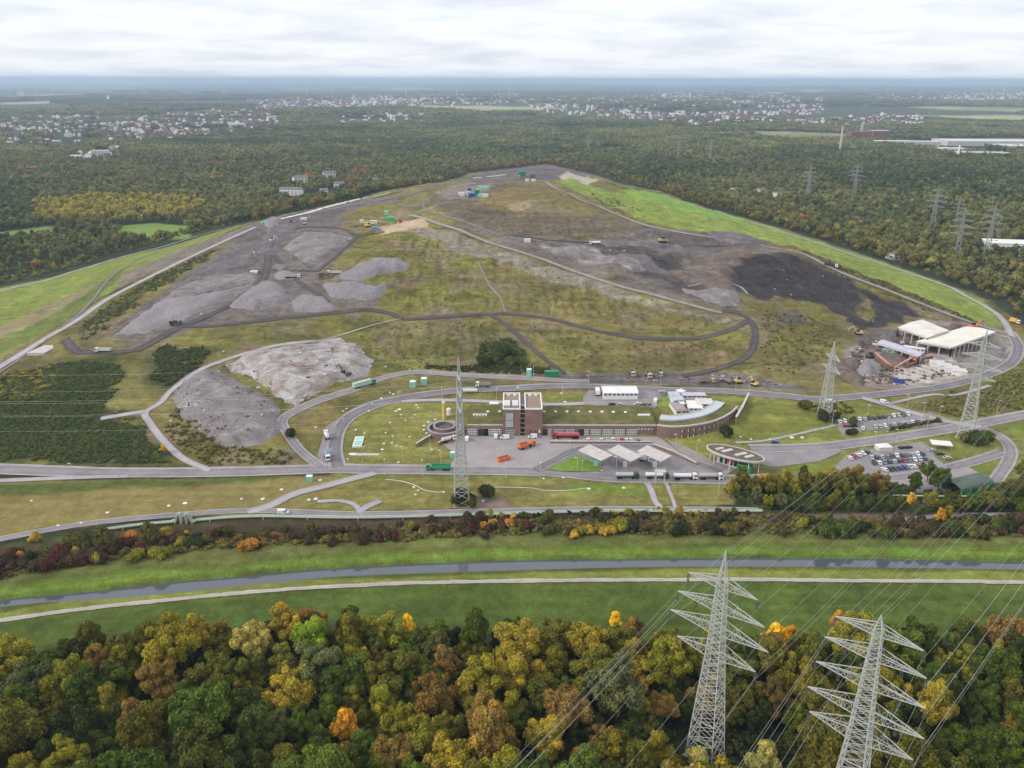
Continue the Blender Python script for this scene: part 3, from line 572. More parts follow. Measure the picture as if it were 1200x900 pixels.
sheet('forecourt', [(640,549),(690,528),(720,524),(770,525),(800,536),(842,548),(850,556),(820,558),(700,557),(705,545),(675,533)], PARK, 0.32, 'asphalt forecourt under the three canopies')
sheet('parking_lot', [(985,494),(1010,490),(1090,484),(1120,494),(1100,499),(1040,503),(1000,507),(988,511),(982,502)], PARK, 0.22, 'upper asphalt parking lot')
sheet('parking_lot', [(985,540),(1000,530),(1040,524),(1080,518),(1090,524),(1096,536),(1110,548),(1080,556),(1040,560),(990,556),(978,548)], PARK, 0.22, 'lower asphalt parking lot')
sheet('yard', [(683,466),(690,458),(770,459),(778,462),(770,472),(768,478),(700,476),(684,474)], PARK, 0.24, 'asphalt yard around the white hall')
sheet('yard', [(372,534),(382,500),(395,492),(412,486),(398,500),(390,530),(384,546),(378,546)], PARK, 0.26, 'asphalt lay-by beside the curving ring road')
sheet('yard', [(880,527),(880,540),(905,548),(960,541),(985,530),(985,520),(930,524)], PARK, 0.2, 'asphalt apron behind the oval roof')
sheet('yard', [(1050,560),(1080,552),(1130,545),(1165,566),(1140,577),(1070,578),(1055,570)], YARD, 0.2, 'paved yard around the green hall')
sheet('pavement', [(780,515),(800,522),(835,540),(856,545),(848,550),(830,550),(795,530)], CONC, 0.42, 'pale ramp beside the lawn')
LAWN = pmat('lawn_grass', desat(S(100, 132, 44), .06), .95, .2, .3, fine=.2)
sheet('lawn', [(640,551),(656,544),(676,534.5),(690,541),(704,548),(702,553),(660,553.5)], LAWN, 0.62, 'small green lawn triangle beside the forecourt')
# river
m, t, b = nmat('river_water', 0.06, 0.5)
b.inputs['Base Color'].default_value = (*S(84, 88, 96), 1)
geo = mk(t, 'ShaderNodeNewGeometry'); nn = noise(t, geo.outputs['Position'], 0.8, 4); n2 = noise(t, geo.outputs['Position'], 0.05, 3)
t.links.new(ramp(t, n2, [(0.35, 0.02), (0.7, 0.09)]), b.inputs['Roughness']); bump(t, b, nn, 0.05, 0.12)
b.inputs['Specular IOR Level'].default_value = 0.9
nr_ = min(len(rt), len(rb)); ti = np.linspace(0, 1, 300)
def resamp(p): 
    s = np.r_[0, np.cumsum(np.linalg.norm(np.diff(p, axis=0), axis=1))]; return np.stack([np.interp(np.r_[0, np.linspace(s[1], s[-2], 298), s[-1]], s, p[:, k]) for k in (0, 1)], 1)
A_, B_ = resamp(rt), resamp(rb)
V = np.zeros((300, 2, 3)); V[:, 0, :2] = A_ + [0, .8]; V[:, 1, :2] = B_ - [0, .8]; V[..., 2] = WZ
i_ = np.arange(299) * 2
river = mesh_obj('river', V.reshape(-1, 3), np.stack([i_, i_ + 1, i_ + 3, i_ + 2], 1), m)
tag(river, 'narrow straight grey river between mown banks', None, None, 'structure')
# ---------------------------------------------------------------- foliage
def foliage_mat(name, inst):
    m, t, b = nmat(name, 0.75, 0.15)
    if inst:
        c0 = mk(t, 'ShaderNodeAttribute', attribute_name='tint'); c0.attribute_type = 'INSTANCER'; base = c0.outputs['Color']
    else: base = mk(t, 'ShaderNodeObjectInfo').outputs['Color']
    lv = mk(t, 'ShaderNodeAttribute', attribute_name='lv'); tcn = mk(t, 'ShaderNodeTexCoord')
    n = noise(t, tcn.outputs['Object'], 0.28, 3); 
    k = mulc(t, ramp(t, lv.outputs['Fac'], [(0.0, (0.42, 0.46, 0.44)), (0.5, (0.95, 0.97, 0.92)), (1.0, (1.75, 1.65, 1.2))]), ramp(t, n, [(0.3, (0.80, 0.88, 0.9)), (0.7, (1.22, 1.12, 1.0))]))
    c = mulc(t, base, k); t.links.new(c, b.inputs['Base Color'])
    tr = mk(t, 'ShaderNodeBsdfTranslucent'); t.links.new(c, tr.inputs[0]); ms = mk(t, 'ShaderNodeMixShader'); ms.inputs[0].default_value = 0.22
    t.links.new(b.outputs[0], ms.inputs[1]); t.links.new(tr.outputs[0], ms.inputs[2]); t.links.new(ms.outputs[0], t.nodes['Material Output'].inputs[0])
    return m
LEAF = foliage_mat('foliage', False); LEAFI = foliage_mat('foliage_wood', True)
BARK = pmat('bark', S(78, 68, 56), 0.95, 0.25, 1.5)
_ico = None
def ico(sub):
    bm = bmesh.new(); bmesh.ops.create_icosphere(bm, subdivisions=sub, radius=1); bm.verts.ensure_lookup_table()
    v = np.array([x.co[:] for x in bm.verts]); f = np.array([[q.index for q in p.verts] for p in bm.faces]); bm.free(); return v, f
ICO1, ICO2 = ico(1), ico(2)
def crown_geo(seed, nl, cards, R, H, zb, size, core=True, spread=0.62, up=0.25, lobe=(0.30, 0.46)):
    """leaf cards over a cluster of lobes; returns verts, tris, leaf value"""
    g = np.random.RandomState(seed)
    C, Rr = [], []
    for k in range(nl):
        if k == 0: p = np.array([0, 0, 0.25])
        else:
            d = g.normal(size=3); d /= np.linalg.norm(d); d[2] = d[2] * 0.8 + up * abs(d[2])
            p = d * g.uniform(0.5, 1.18) * spread
        C.append([p[0] * R, p[1] * R, zb + H * 0.5 + p[2] * H * 0.5 * 1.15]); Rr.append(R * g.uniform(*lobe) * (1.15 if k == 0 else g.choice([.62, .85, 1.0, 1.12])))
    C, Rr = np.array(C), np.array(Rr)
    wgt = Rr ** 2 / (Rr ** 2).sum(); pick = g.choice(nl, cards * 2, p=wgt)
    d = g.normal(size=(cards * 2, 3)); d[:, 2] += 0.35; d /= np.linalg.norm(d, axis=1)[:, None]
    rr = g.uniform(0.70, 1.26, (cards * 2, 1)) * (1 + 0.10 * np.sin(d[:, :1] * 5 + seed) * np.cos(d[:, 1:2] * 6))
    pos = C[pick] + d * Rr[pick][:, None] * rr
    dd = np.linalg.norm(pos[:, None] - C[None], axis=2) / Rr[None]; dd[np.arange(len(pick)), pick] = 9
    keep = dd.min(1) > 0.82; pos, d, pk = pos[keep][:cards], d[keep][:cards], pick[keep][:cards]; n = len(pos); ltone = g.normal(0, .13, nl)
    nrm = d + g.normal(size=(n, 3)) * 0.55; nrm /= np.linalg.norm(nrm, axis=1)[:, None]
    u = np.cross(nrm, g.normal(size=(n, 3))); u /= np.linalg.norm(u, axis=1)[:, None] + 1e-9; v = np.cross(nrm, u)
    s = size * g.uniform(0.55, 1.25, (n, 1)); bend = nrm * s * 0.25
    q = np.stack([pos - u * s - bend * .5, pos - v * s * 0.7 + bend, pos + u * s - bend * .5, pos + v * s * 0.7 + bend], 1).reshape(-1, 3)
    i = np.arange(n) * 4; tri = np.concatenate([np.stack([i, i + 1, i + 2], 1), np.stack([i, i + 2, i + 3], 1)])
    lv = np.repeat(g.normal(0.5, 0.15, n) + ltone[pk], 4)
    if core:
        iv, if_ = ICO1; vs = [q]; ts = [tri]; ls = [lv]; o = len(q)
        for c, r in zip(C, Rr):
            vs.append(c + iv * r * 0.84 * (1 + g.normal(size=(len(iv), 1)) * 0.08)); ts.append(if_ + o); ls.append(np.full(len(iv), 0.32)); o += len(iv)  # lobe cores set darker than the leaves: inner crown shade put into the colour
        q, tri, lv = np.concatenate(vs), np.concatenate(ts), np.concatenate(ls)
    return q, tri, np.clip(lv, 0, 1)
def geo_mesh(name, v, f, lv, mat):
    me = bpy.data.meshes.new(name); me.vertices.add(len(v)); me.vertices.foreach_set('co', v.astype(np.float32).ravel())
    me.loops.add(f.size); me.polygons.add(len(f)); me.loops.foreach_set('vertex_index', f.astype(np.int32).ravel()); me.polygons.foreach_set('loop_start', np.arange(0, f.size, 3, dtype=np.int32))
    me.update(calc_edges=True)
    a = me.attributes.new('lv', 'FLOAT', 'POINT'); a.data.foreach_set('value', lv.astype(np.float32)); me.materials.append(mat); return me
def tube_geo(path, rad, k=7):
    """tapered tube along a path"""
    V, F = [], []; path = [np.array(p, float) for p in path]
    for i, p in enumerate(path):
        d = path[min(i + 1, len(path) - 1)] - path[max(i - 1, 0)]; d /= np.linalg.norm(d) + 1e-9
        a = np.cross(d, [0.3, 1, 0.1]); a /= np.linalg.norm(a); b_ = np.cross(d, a)
        for j in range(k):
            th = 2 * math.pi * j / k; V.append(p + (a * math.cos(th) + b_ * math.sin(th)) * rad[i])
    for i in range(len(path) - 1):
        for j in range(k):
            F.append((i * k + j, i * k + (j + 1) % k, (i + 1) * k + (j + 1) % k, (i + 1) * k + j))
    F.append(tuple(range((len(path) - 1) * k, len(path) * k))); F.append(tuple(range(k - 1, -1, -1)))
    return V, F
def trunk_mesh(seed, h, r):
    g = random.Random(seed); V, F = [], []
    def add(p, rr, k=7):
        v, f = tube_geo(p, rr, k); o = len(V); V.extend(v); F.extend([tuple(x + o for x in q) for q in f])
    add([(0, 0, -0.6), (g.uniform(-.1, .1), g.uniform(-.1, .1), h * 0.35), (g.uniform(-.4, .4), g.uniform(-.4, .4), h * 0.75)], [r * 1.25, r, r * 0.45])
    for k in range(5):
        a = k * 1.3 + g.random(); z = h * g.uniform(0.28, 0.5); l = h * g.uniform(0.18, 0.28)
        add([(0, 0, z), (math.cos(a) * l * .6, math.sin(a) * l * .6, z + l * .6), (math.cos(a) * l, math.sin(a) * l, z + l * 1.3)], [r * .5, r * .35, r * .12], 5)
    me = bpy.data.meshes.new('trunk'); me.from_pydata([tuple(v) for v in V], [], F); me.materials.append(BARK); return me
# near trees: (lobes, cards, R, H, base height, card size) - crown width about 2R, total height zb+H
NEAR = []
for k, (nl, cd, R, H, zb, sz, sp, lb_) in enumerate([(26, 9000, 6.0, 11.5, 4.2, .33, .74, (.24, .38)), (30, 9600, 6.4, 10.8, 4.6, .33, .78, (.22, .34)), (22, 8400, 5.2, 13.0, 4.0, .31, .72, (.25, .40)), (34, 10000, 6.8, 11.0, 4.0, .34, .80, (.2, .33)), (24, 8000, 4.8, 12.0, 3.6, .30, .76, (.24, .38)), (28, 8800, 5.8, 12.4, 3.8, .31, .8, (.2, .34)), (18, 6800, 4.4, 9.5, 3.0, .30, .7, (.28, .44))]):
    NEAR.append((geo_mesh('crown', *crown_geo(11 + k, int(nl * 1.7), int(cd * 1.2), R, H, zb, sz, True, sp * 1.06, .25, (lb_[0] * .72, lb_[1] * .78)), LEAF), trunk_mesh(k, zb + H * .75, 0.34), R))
BUSH = []
for k, (nl, cd, R, H) in enumerate([(11, 1300, 2.2, 2.9), (14, 1500, 2.9, 3.4), (9, 1000, 1.7, 2.4)]):
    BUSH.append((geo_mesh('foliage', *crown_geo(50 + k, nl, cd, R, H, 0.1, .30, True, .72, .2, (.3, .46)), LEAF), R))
def put_tree(x, y, proto, sc, colr, label, group, cat='tree', name='broadleaf_tree', zsc=1.0, sink=0.0):
    cm, tm, R = NEAR[proto]
    e = bpy.data.objects.new(name, None); COL.objects.link(e); e.location = (x, y, float(zs(x, y)) - sink); e.empty_display_size = 1
    e.rotation_euler = (0, 0, rnd.uniform(0, 6.28)); e.scale = (sc, sc, sc * zsc)
    for nm, me in (('crown', cm), ('trunk', tm)):
        o = bpy.data.objects.new(nm, me); COL.objects.link(o); o.parent = e
        if nm == 'crown': o.color = (*colr, 1)
    tag(e, label, cat, group); return e
def put_bush(x, y, proto, sc, colr, label, group, name='bush', zsc=1.0):
    me, R = BUSH[proto]
    o = bpy.data.objects.new(name, me); COL.objects.link(o); o.location = (x, y, float(zs(x, y)) - 0.1); o.rotation_euler = (0, 0, rnd.uniform(0, 6.28)); o.scale = (sc, sc, sc * zsc)
    o.color = (*colr, 1); tag(o, label, 'bush', group); return o
TC = {k_: tuple(desat(q_, .03) * 1.34 * np.array([1.0, 1.0, .85])) for k_, q_ in {  # leaf colours
 'dark green': S(70, 82, 42), 'mid green': S(80, 98, 42), 'olive': S(94, 96, 44), 'yellow-green': S(116, 116, 44), 'ochre': S(142, 126, 48), 'rusty brown': S(126, 102, 58),
 'grey-green': S(98, 106, 78), 'bright yellow': S(214, 176, 34), 'orange': S(194, 144, 48), 'deep green': S(60, 74, 44), 'pale straw': S(150, 146, 92), 'lime green': S(112, 136, 46)}.items()}
# ---------------------------------------------------------------- the wood in the foreground, tree by tree
PY1 = (58.0, 195.0); PY2 = (90.0, 168.0)
EDGE = [(-260,770),(-60,770),(30,752),(60,742),(150,728),(260,722),(400,718),(500,722),(600,722),(700,726),(760,740),(800,752),(880,742),(960,738),(1020,738),(1100,730),(1200,726),(1300,728),(1460,735)]
ew = np.array([at_z(a, b, 13.0) for a, b in EDGE])
spec = [  # singled-out trees: photo pixel of the crown, colour, proto, scale, label
 (478,734,'bright yellow',6,.62,'bright yellow tree standing out at the meadow edge of the foreground wood'),
 (404,850,'orange',6,.78,'vivid orange tree amid dark green crowns in the foreground wood'),
 (606,752,'ochre',1,1.12,'broad golden-ochre tree at the meadow edge of the foreground wood'),
 (600,790,'ochre',2,.95,'golden tree just in front of the broad golden-ochre one'),
 (686,750,'ochre',0,1.0,'amber-topped tree between golden crowns at the meadow edge'),
 (722,728,'bright yellow',6,.52,'small lemon-yellow tree at the meadow edge beside a tan crown'),
 (742,742,'rusty brown',4,.75,'tan-brown tree beside the small lemon-yellow tree'),
 (744,764,'ochre',6,.85,'golden tree left of the single tall lattice pylon'),
 (908,748,'bright yellow',6,.85,'yellow-orange tree behind the crossarms of the tall lattice pylon'),
 (928,744,'orange',6,.5,'small orange crown beside the yellow-orange tree behind the pylon'),
 (528,890,'ochre',0,.95,'golden-brown tree at the bottom edge of the picture'),
 (640,862,'ochre',2,.95,'yellow-flecked tall tree near the bottom beside a rusty crown'),
 (664,830,'rusty brown',0,1.05,'rusty tree behind the yellow-flecked tall tree'),
 (818,892,'pale straw',6,.8,'pale straw-coloured willow at the foot of the tall lattice pylon'),
 (896,888,'pale straw',6,.9,'pale straw-coloured willow in the clearing between the pylons'),
 (948,886,'bright yellow',6,.5,'small yellow-topped tree left of the wide lattice pylon foot'),
 (975,884,'bright yellow',6,.42,'slim yellow-topped tree beside the foot of the wide lattice pylon'),
 (1075,880,'bright yellow',6,.5,'small yellow tree under the lowest crossarm of the wide pylon'),
 (982,726,'orange',6,.5,'small orange tree behind the top crossarm of the wide pylon'),
 (114,775,'rusty brown',4,.8,'pale rusty tree in the western part of the foreground wood'),
 (185,800,'rusty brown',5,.9,'tan-rusty tree amid green crowns in the western wood'),
 (155,842,'rusty brown',4,.8,'coppery tree low in the western part of the wood'),
 (230,745,'ochre',4,.95,'ochre tree near the meadow edge in the western wood'),
 (295,750,'pale straw',0,.95,'straw-tinted broad tree near the meadow edge'),
 (340,810,'ochre',3,1.0,'smooth olive-gold dome-shaped tree in the wood'),
 (365,745,'lime green',2,1.0,'fresh lime-green tree near the meadow edge'),
 (372,780,'grey-green',5,1.1,'tall grey-green willow behind the vivid orange tree'),
 (520,780,'rusty brown',4,.85,'tan tree in the middle of the foreground wood'),
 (700,790,'olive',3,1.05,'round olive-bronze tree left of the tall pylon'),
 (1180,740,'rusty brown',0,1.0,'rusty tree at the eastern meadow edge of the wood'),
]
SHORT = ['bright yellow edge tree', 'vivid orange tree', 'broad golden-ochre tree', 'golden tree before the ochre one', 'amber-topped tree', 'small lemon-yellow tree', 'tan tree beside the lemon one', 'golden tree left of the pylon', 'yellow-orange tree behind the pylon', 'small orange crown behind the pylon', 'golden-brown tree at the bottom edge', 'yellow-flecked tall tree', 'rusty tree behind the yellow-flecked one', 'straw willow at the pylon foot', 'straw willow between the pylons', 'small yellow tree left of the wide pylon', 'slim yellow tree by the wide pylon', 'small yellow tree under the wide pylon', 'small orange tree behind the wide pylon', 'pale rusty western tree', 'tan-rusty western tree', 'coppery western tree', 'ochre western edge tree', 'straw-tinted edge tree', 'olive-gold dome tree', 'lime-green tree', 'grey-green willow', 'tan middle tree', 'olive-bronze round tree', 'rusty eastern edge tree']
placed = []
def px_of(x, y, z):
    d = y * CP + (CAMZ - z) * SP; return 600 + FPX * x / d, 450 + FPX * ((CAMZ - z) * CP - y * SP) / d
for a, b_, cn, pr, sc, lab in spec:
    hp = {0: 15.7, 1: 15.4, 2: 17, 3: 15, 4: 15.6, 5: 16.2, 6: 12.5}[pr] * sc * 1.2; zq = max(1.0, min(1.4, 14.5 / hp)) if b_ < 860 else 1.0
    X, Y = [float(v) for v in at_z(a, b_, hp * zq * .66)]
    sc *= 1.2; placed.append((X, Y, NEAR[pr][2] * sc * 1.0 + 1.0)); put_tree(X, Y, pr, sc, tuple(np.array(TC[cn]) * 1.15), lab, None, zsc=zq)
g = np.random.RandomState(4); wood_trees = 0
cand = np.stack([g.uniform(-235, 245, 40000), g.uniform(146, 262, 40000)], 1)
eline = np.interp(cand[:, 0], ew[:, 0], ew[:, 1])
cand = cand[(cand[:, 1] < eline - 3) & (cand[:, 1] > 150)]
for x, y in cand:
    if wood_trees >= 268: break
    u, v = px_of(x, y, 14)
    if not (-55 < u < 1255 and v < 945): continue
    if math.hypot(x - PY1[0], y - PY1[1] + 3) < 15 or math.hypot(x - PY2[0], y - PY2[1]) < 9: continue
    if 55 < x < 85 and 158 < y < 206 and g.rand() < 0.97: continue
    sc = float(np.clip(g.normal(1.08, 0.24), 0.58, 1.55)); pr = int(g.randint(0, 7)); r_ = NEAR[pr][2] * sc * 0.80
    if any((x - a) ** 2 + (y - b) ** 2 < (r_ + c_) ** 2 * 0.62 for a, b, c_ in placed): continue
    k = .49 + .55 * (fbm(np.array([x]), np.array([y]), 50, 77, 2)[0] - .5) + g.normal(0, 0.155) + (.04 if u > 480 else -.02)
    cn = 'deep green' if k < .20 else 'dark green' if k < .33 else 'mid green' if k < .50 else 'olive' if k < .62 else 'yellow-green' if k < .74 else 'ochre' if k < .84 else 'rusty brown'
    if u < 330 and cn in ('ochre',) and g.rand() < .5: cn = 'olive'
    if g.rand() < .05: cn = 'grey-green'
    place = 'at the meadow edge of' if y > np.interp(x, ew[:, 0], ew[:, 1]) - 14 else 'low in the frame' if v > 860 else 'inside'
    side = 'western end' if u < 330 else 'middle' if u < 760 else 'pylon end'
    sp_ = min(spec, key=lambda q: (q[0] - u) ** 2 + (q[1] - v) ** 2); du, dv = u - sp_[0], v - sp_[1]
    rel = ('right of' if du > 0 else 'left of') if abs(du) > abs(dv) * 1.2 else ('in front of' if dv > 0 else 'behind')
    txt = f'{cn} broadleaf tree {place} the riverside wood, {side}' if place != 'low in the frame' else f'{cn} broadleaf tree {place}, {side} of the riverside wood'
    txt = f'{"large" if sc > 1.2 else "small" if sc < .92 else "mid-sized"} {cn} tree {"far " if math.hypot(du, dv) > 55 else ""}{rel} the {SHORT[spec.index(sp_)]}'
    tint = np.array(TC[cn]) * g.uniform(0.72, 1.32) * np.array([g.uniform(.92, 1.1), 1, g.uniform(.85, 1.1)])
    put_tree(x, y, pr, sc, tuple(tint), txt, 'trees of the riverside wood', zsc=g.uniform(.9, 1.12)); placed.append((x, y, r_)); wood_trees += 1
# lower storey filling the gaps between the counted trees (one mass)
understorey = []
for x, y in cand[::-1][:9000]:
    if math.hypot(x - PY1[0], y - PY1[1]) < 12 or (56 < x < 84 and 160 < y < 204): continue
    if min((x - a) ** 2 + (y - b) ** 2 for a, b, c_ in placed) < 4.2 ** 2 or any((x - a) ** 2 + (y - b) ** 2 < 30 for a, b in understorey): continue
    understorey.append((x, y))
# ---------------------------------------------------------------- the far woods (one mass, beyond counting)
def far_crown(seed, R, H, zb, nl, cards, size):
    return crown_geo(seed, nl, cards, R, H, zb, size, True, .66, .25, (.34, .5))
pcol = bpy.data.collections.new('wood_kinds')
for k, (R, H, zb, nl, cd, sz) in enumerate([(5.6, 11, 2.5, 9, 420, .85), (5.0, 12.5, 2.5, 8, 400, .8), (6.2, 10.5, 2.2, 11, 460, .9), (4.2, 13, 2.2, 8, 360, .75), (4.6, 9, 1.8, 8, 340, .8)]):
    v, f, lv = far_crown(100 + k, R, H, zb, nl, cd, sz)
    tv, tf = tube_geo([(0, 0, -1), (0, 0, zb + 3)], [.4, .25], 5); o_ = len(v)
    tt = [(q[0], q[i], q[i + 1]) for q in tf for i in range(1, len(q) - 1)]
    v = np.concatenate([v, np.array(tv)]); f = np.concatenate([f, np.array(tt) + o_]); lv = np.concatenate([lv, np.full(len(tv), .1)])
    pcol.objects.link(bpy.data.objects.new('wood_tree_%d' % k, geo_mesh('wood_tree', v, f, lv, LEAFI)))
patcol = bpy.data.collections.new('wood_patches')
for k in range(5):
    gg = np.random.RandomState(300 + k); vs, fs, ls, o_ = [], [], [], 0; pts = []
    while len(pts) < 17:
        p = gg.uniform(-21, 21, 2)
        if all(np.hypot(*(p - q)) > 6.8 for q in pts): pts.append(p)
        elif gg.rand() < .02: pts.append(p)
    for i, p in enumerate(pts):
        v, f, lv = far_crown(400 + k * 20 + i, gg.uniform(4.2, 6.6), gg.uniform(9, 14), 1.5, 6, 46, 1.5)
        vs.append(v + [p[0], p[1], gg.uniform(-2, 2)]); fs.append(f + o_); ls.append(np.clip(lv + gg.normal(0, .2), 0, 1)); o_ += len(v)
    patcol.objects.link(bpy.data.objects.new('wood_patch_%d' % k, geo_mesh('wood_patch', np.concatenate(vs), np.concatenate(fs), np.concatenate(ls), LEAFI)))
def scatter(name, pts, zr, sc, tint, coll, label, nk=5):
    me = bpy.data.meshes.new(name); me.vertices.add(len(pts)); me.vertices.foreach_set('co', pts.astype(np.float32).ravel())
    for an, ty, key, val in (('rot', 'FLOAT', 'value', zr), ('scl', 'FLOAT', 'value', sc), ('tint', 'FLOAT_COLOR', 'color', np.concatenate([tint, np.ones((len(pts), 1))], 1)), ('kind_id', 'INT', 'value', np.random.RandomState(5).randint(0, nk, len(pts)))):
        a = me.attributes.new(an, ty, 'POINT'); a.data.foreach_set(key, np.asarray(val, np.int32 if ty == 'INT' else np.float32).ravel())
    o = bpy.data.objects.new(name, me); COL.objects.link(o); tag(o, label, None, None, 'stuff')
    ng = bpy.data.node_groups.new(name, 'GeometryNodeTree'); ng.interface.new_socket('Geometry', in_out='INPUT', socket_type='NodeSocketGeometry'); ng.interface.new_socket('Geometry', in_out='OUTPUT', socket_type='NodeSocketGeometry')
    N = ng.nodes; l = ng.links; gi, go = N.new('NodeGroupInput'), N.new('NodeGroupOutput'); ip = N.new('GeometryNodeInstanceOnPoints'); ci = N.new('GeometryNodeCollectionInfo')
    ci.inputs['Collection'].default_value = coll; ci.inputs['Separate Children'].default_value = True; ci.inputs['Reset Children'].default_value = True
    def na(n_, ty):
        x = N.new('GeometryNodeInputNamedAttribute'); x.data_type = ty; x.inputs['Name'].default_value = n_; return x.outputs['Attribute']
    cb = N.new('ShaderNodeCombineXYZ'); l.new(na('rot', 'FLOAT'), cb.inputs['Z'])
    l.new(gi.outputs[0], ip.inputs['Points']); l.new(ci.outputs[0], ip.inputs['Instance']); ip.inputs['Pick Instance'].default_value = True
    l.new(na('kind_id', 'INT'), ip.inputs['Instance Index']); l.new(cb.outputs[0], ip.inputs['Rotation']); l.new(na('scl', 'FLOAT'), ip.inputs['Scale']); l.new(ip.outputs[0], go.inputs[0])
    md = o.modifiers.new('scatter', 'NODES'); md.node_group = ng
    return o
PAL = np.array([desat(q_, .24) * 1.85 for q_ in [S(58, 72, 42), S(68, 84, 46), S(80, 90, 48), S(92, 96, 52), S(102, 104, 54), S(106, 98, 54), S(86, 96, 66), S(66, 82, 52)]])
def wood_tint(x, y, g):
    k = .6 * fbm(x, y, 240, 60, 3) + .4 * fbm(x, y, 900, 61, 2) + g.normal(0, 0.09, len(x)); k = .5 + (k - .5) * 1.35; 
    i = np.clip(((k - 0.22) / 0.62 * 6), 0, 5).astype(int); i = np.where(g.rand(len(x)) < .12, 6, i); i = np.where((g.rand(len(x)) < .2) & (i > 3), 2, i)
    t_ = PAL[i] * g.uniform(.8, 1.22, (len(x), 1)) * (.7 + .6 * fbm(x, y, 55, 63, 3))[:, None]; return t_
# open ground in the woods, in photo pixels on the plain
CLEAR = [FIELD_L, FIELD_M, [(1000,600),(1300,600),(1300,440),(1190,430),(1210,400),(1120,460)], [(1168,288),(1215,284),(1215,300),(1170,300)],
 [(58,164),(60,160),(92,160),(90,164)], [(0,128),(90,127),(98,130),(0,132)], [(710,214),(735,218),(720,224),(700,214)], [(700,172),(735,171),(730,178),(706,177)], [(640,148),(690,147),(690,152),(640,152)], [(1060,126),(1122,124),(1120,131),(1066,131)],
 [(1095,164),(1180,160),(1260,164),(1260,180),(1120,172)], [(1030,160),(1100,166),(1190,180),(1180,184),(1060,172)], [(340,228),(395,222),(395,232),(330,240)], [(880,110),(920,110),(916,114),(880,114)], [(260,123),(300,122),(300,126),(262,126)]]
TOWN = [[(120,148),(200,130),(330,128),(330,150),(215,166),(130,168)], [(0,140),(120,134),(130,160),(90,172),(0,172)], [(600,118),(820,108),(970,116),(960,142),(820,150),(640,132)], [(920,140),(1090,134),(1080,148),(930,150)], [(290,118),(460,112),(460,128),(300,132)], [(395,136),(500,132),(500,145),(400,147)], [(90,182),(140,172),(150,186),(100,192)], [(1000,112),(1200,108),(1200,120),(1010,120)], [(430,116),(620,110),(620,124),(440,126)]]
CLW = [PW(p) for p in CLEAR]; TWW = [PW(p) for p in TOWN]
WEST = PW([(-300,460),(-60,420),(-60,350),(0,334),(60,321),(130,299),(180,287),(240,270),(290,259),(300,270),(100,420),(-100,500)])
def wood_ok(x, y, g, town=.45):
    k = np.ones(len(x), bool)
    for c in CLW: k &= ~inpoly(x, y, c)
    for c in TWW: k &= ~(inpoly(x, y, c) & (g.rand(len(x)) > town))
    return k
g = np.random.RandomState(9)
n_ = 60000; y = np.sqrt(g.uniform(560 ** 2, 2300 ** 2, n_)); x = g.uniform(-1, 1, n_) * (.64 * y + 90)
jx = np.round(x / 8.2); jy = np.round(y / 8.2); key = jx * 100000 + jy; _, idx = np.unique(key, return_index=True)
x = jx[idx] * 8.2 + g.uniform(-3.2, 3.2, len(idx)); y = jy[idx] * 8.2 + g.uniform(-3.2, 3.2, len(idx))
k = wood_ok(x, y, g, .35) & ~inpoly(x, y, OUTW) & ~inpoly(x, y, WEST)
dO = dpoly(x, y, OUTW); k &= (dO > 9) & (dpoly(x, y, WEST) > 8) & ((y > 640) | (x > 470) | (x < -520))
k &= ~((x < -380) & (y < 860) & (fbm(x, y, 60, 3, 2) > .46))     # open scrub beyond the western slope
x, y, dO = x[k], y[k], dO[k]; tint = wood_tint(x, y, g)
rim = (dO < 40) & (x > 0); tint[rim] = np.where((g.rand(rim.sum()) < .6)[:, None], 1.3 * np.array(S(122, 108, 52)), tint[rim]) * g.uniform(.85, 1.2, (rim.sum(), 1))
under = None
rim2 = (dO < 30) & (x < 120) & (y > 1000); tint[rim2] = np.where((g.rand(rim2.sum()) < .4)[:, None], 1.4 * np.array(S(134, 112, 56)), tint[rim2])
yl = inpoly(x, y, PW([(40,262),(40,240),(120,232),(240,236),(240,252),(150,262)])); tint[yl] = 1.5 * np.array(S(150, 140, 66)) * g.uniform(.8, 1.15, (yl.sum(), 1))
for a, b_, cc, rr in ((362,212,(170,112,60),12),(410,216,(156,96,58),14),(420,206,(160,104,56),14),(20,198,(150,84,60),10),(660,192,(160,112,62),22),(800,186,(160,110,50),14),(40,318,(168,84,44),14),(52,315,(176,104,44),12),(135,150,(170,96,52),40),(140,160,(170,90,60),40),(255,195,(172,104,60),16),(930,260,(160,112,50),20),(55,152,(170,160,60),45)):
    X, Y, _ = G(a, b_); q = np.hypot(x - X, y - Y) < rr; tint[q] = 1.45 * np.array(S(*cc))
low = (dO < 26) & (x > 0); sc = g.uniform(.62, 1.1, len(x)) * np.where(low, .62, 1)
sc = np.where((x < -380) & (y < 900), sc * .6, sc)
scatter('woods', np.stack([x, y, zs(x, y) - .3], 1), g.uniform(0, 6.28, len(x)), sc, tint, pcol, 'mixed autumn woods around the foot of the landfill')
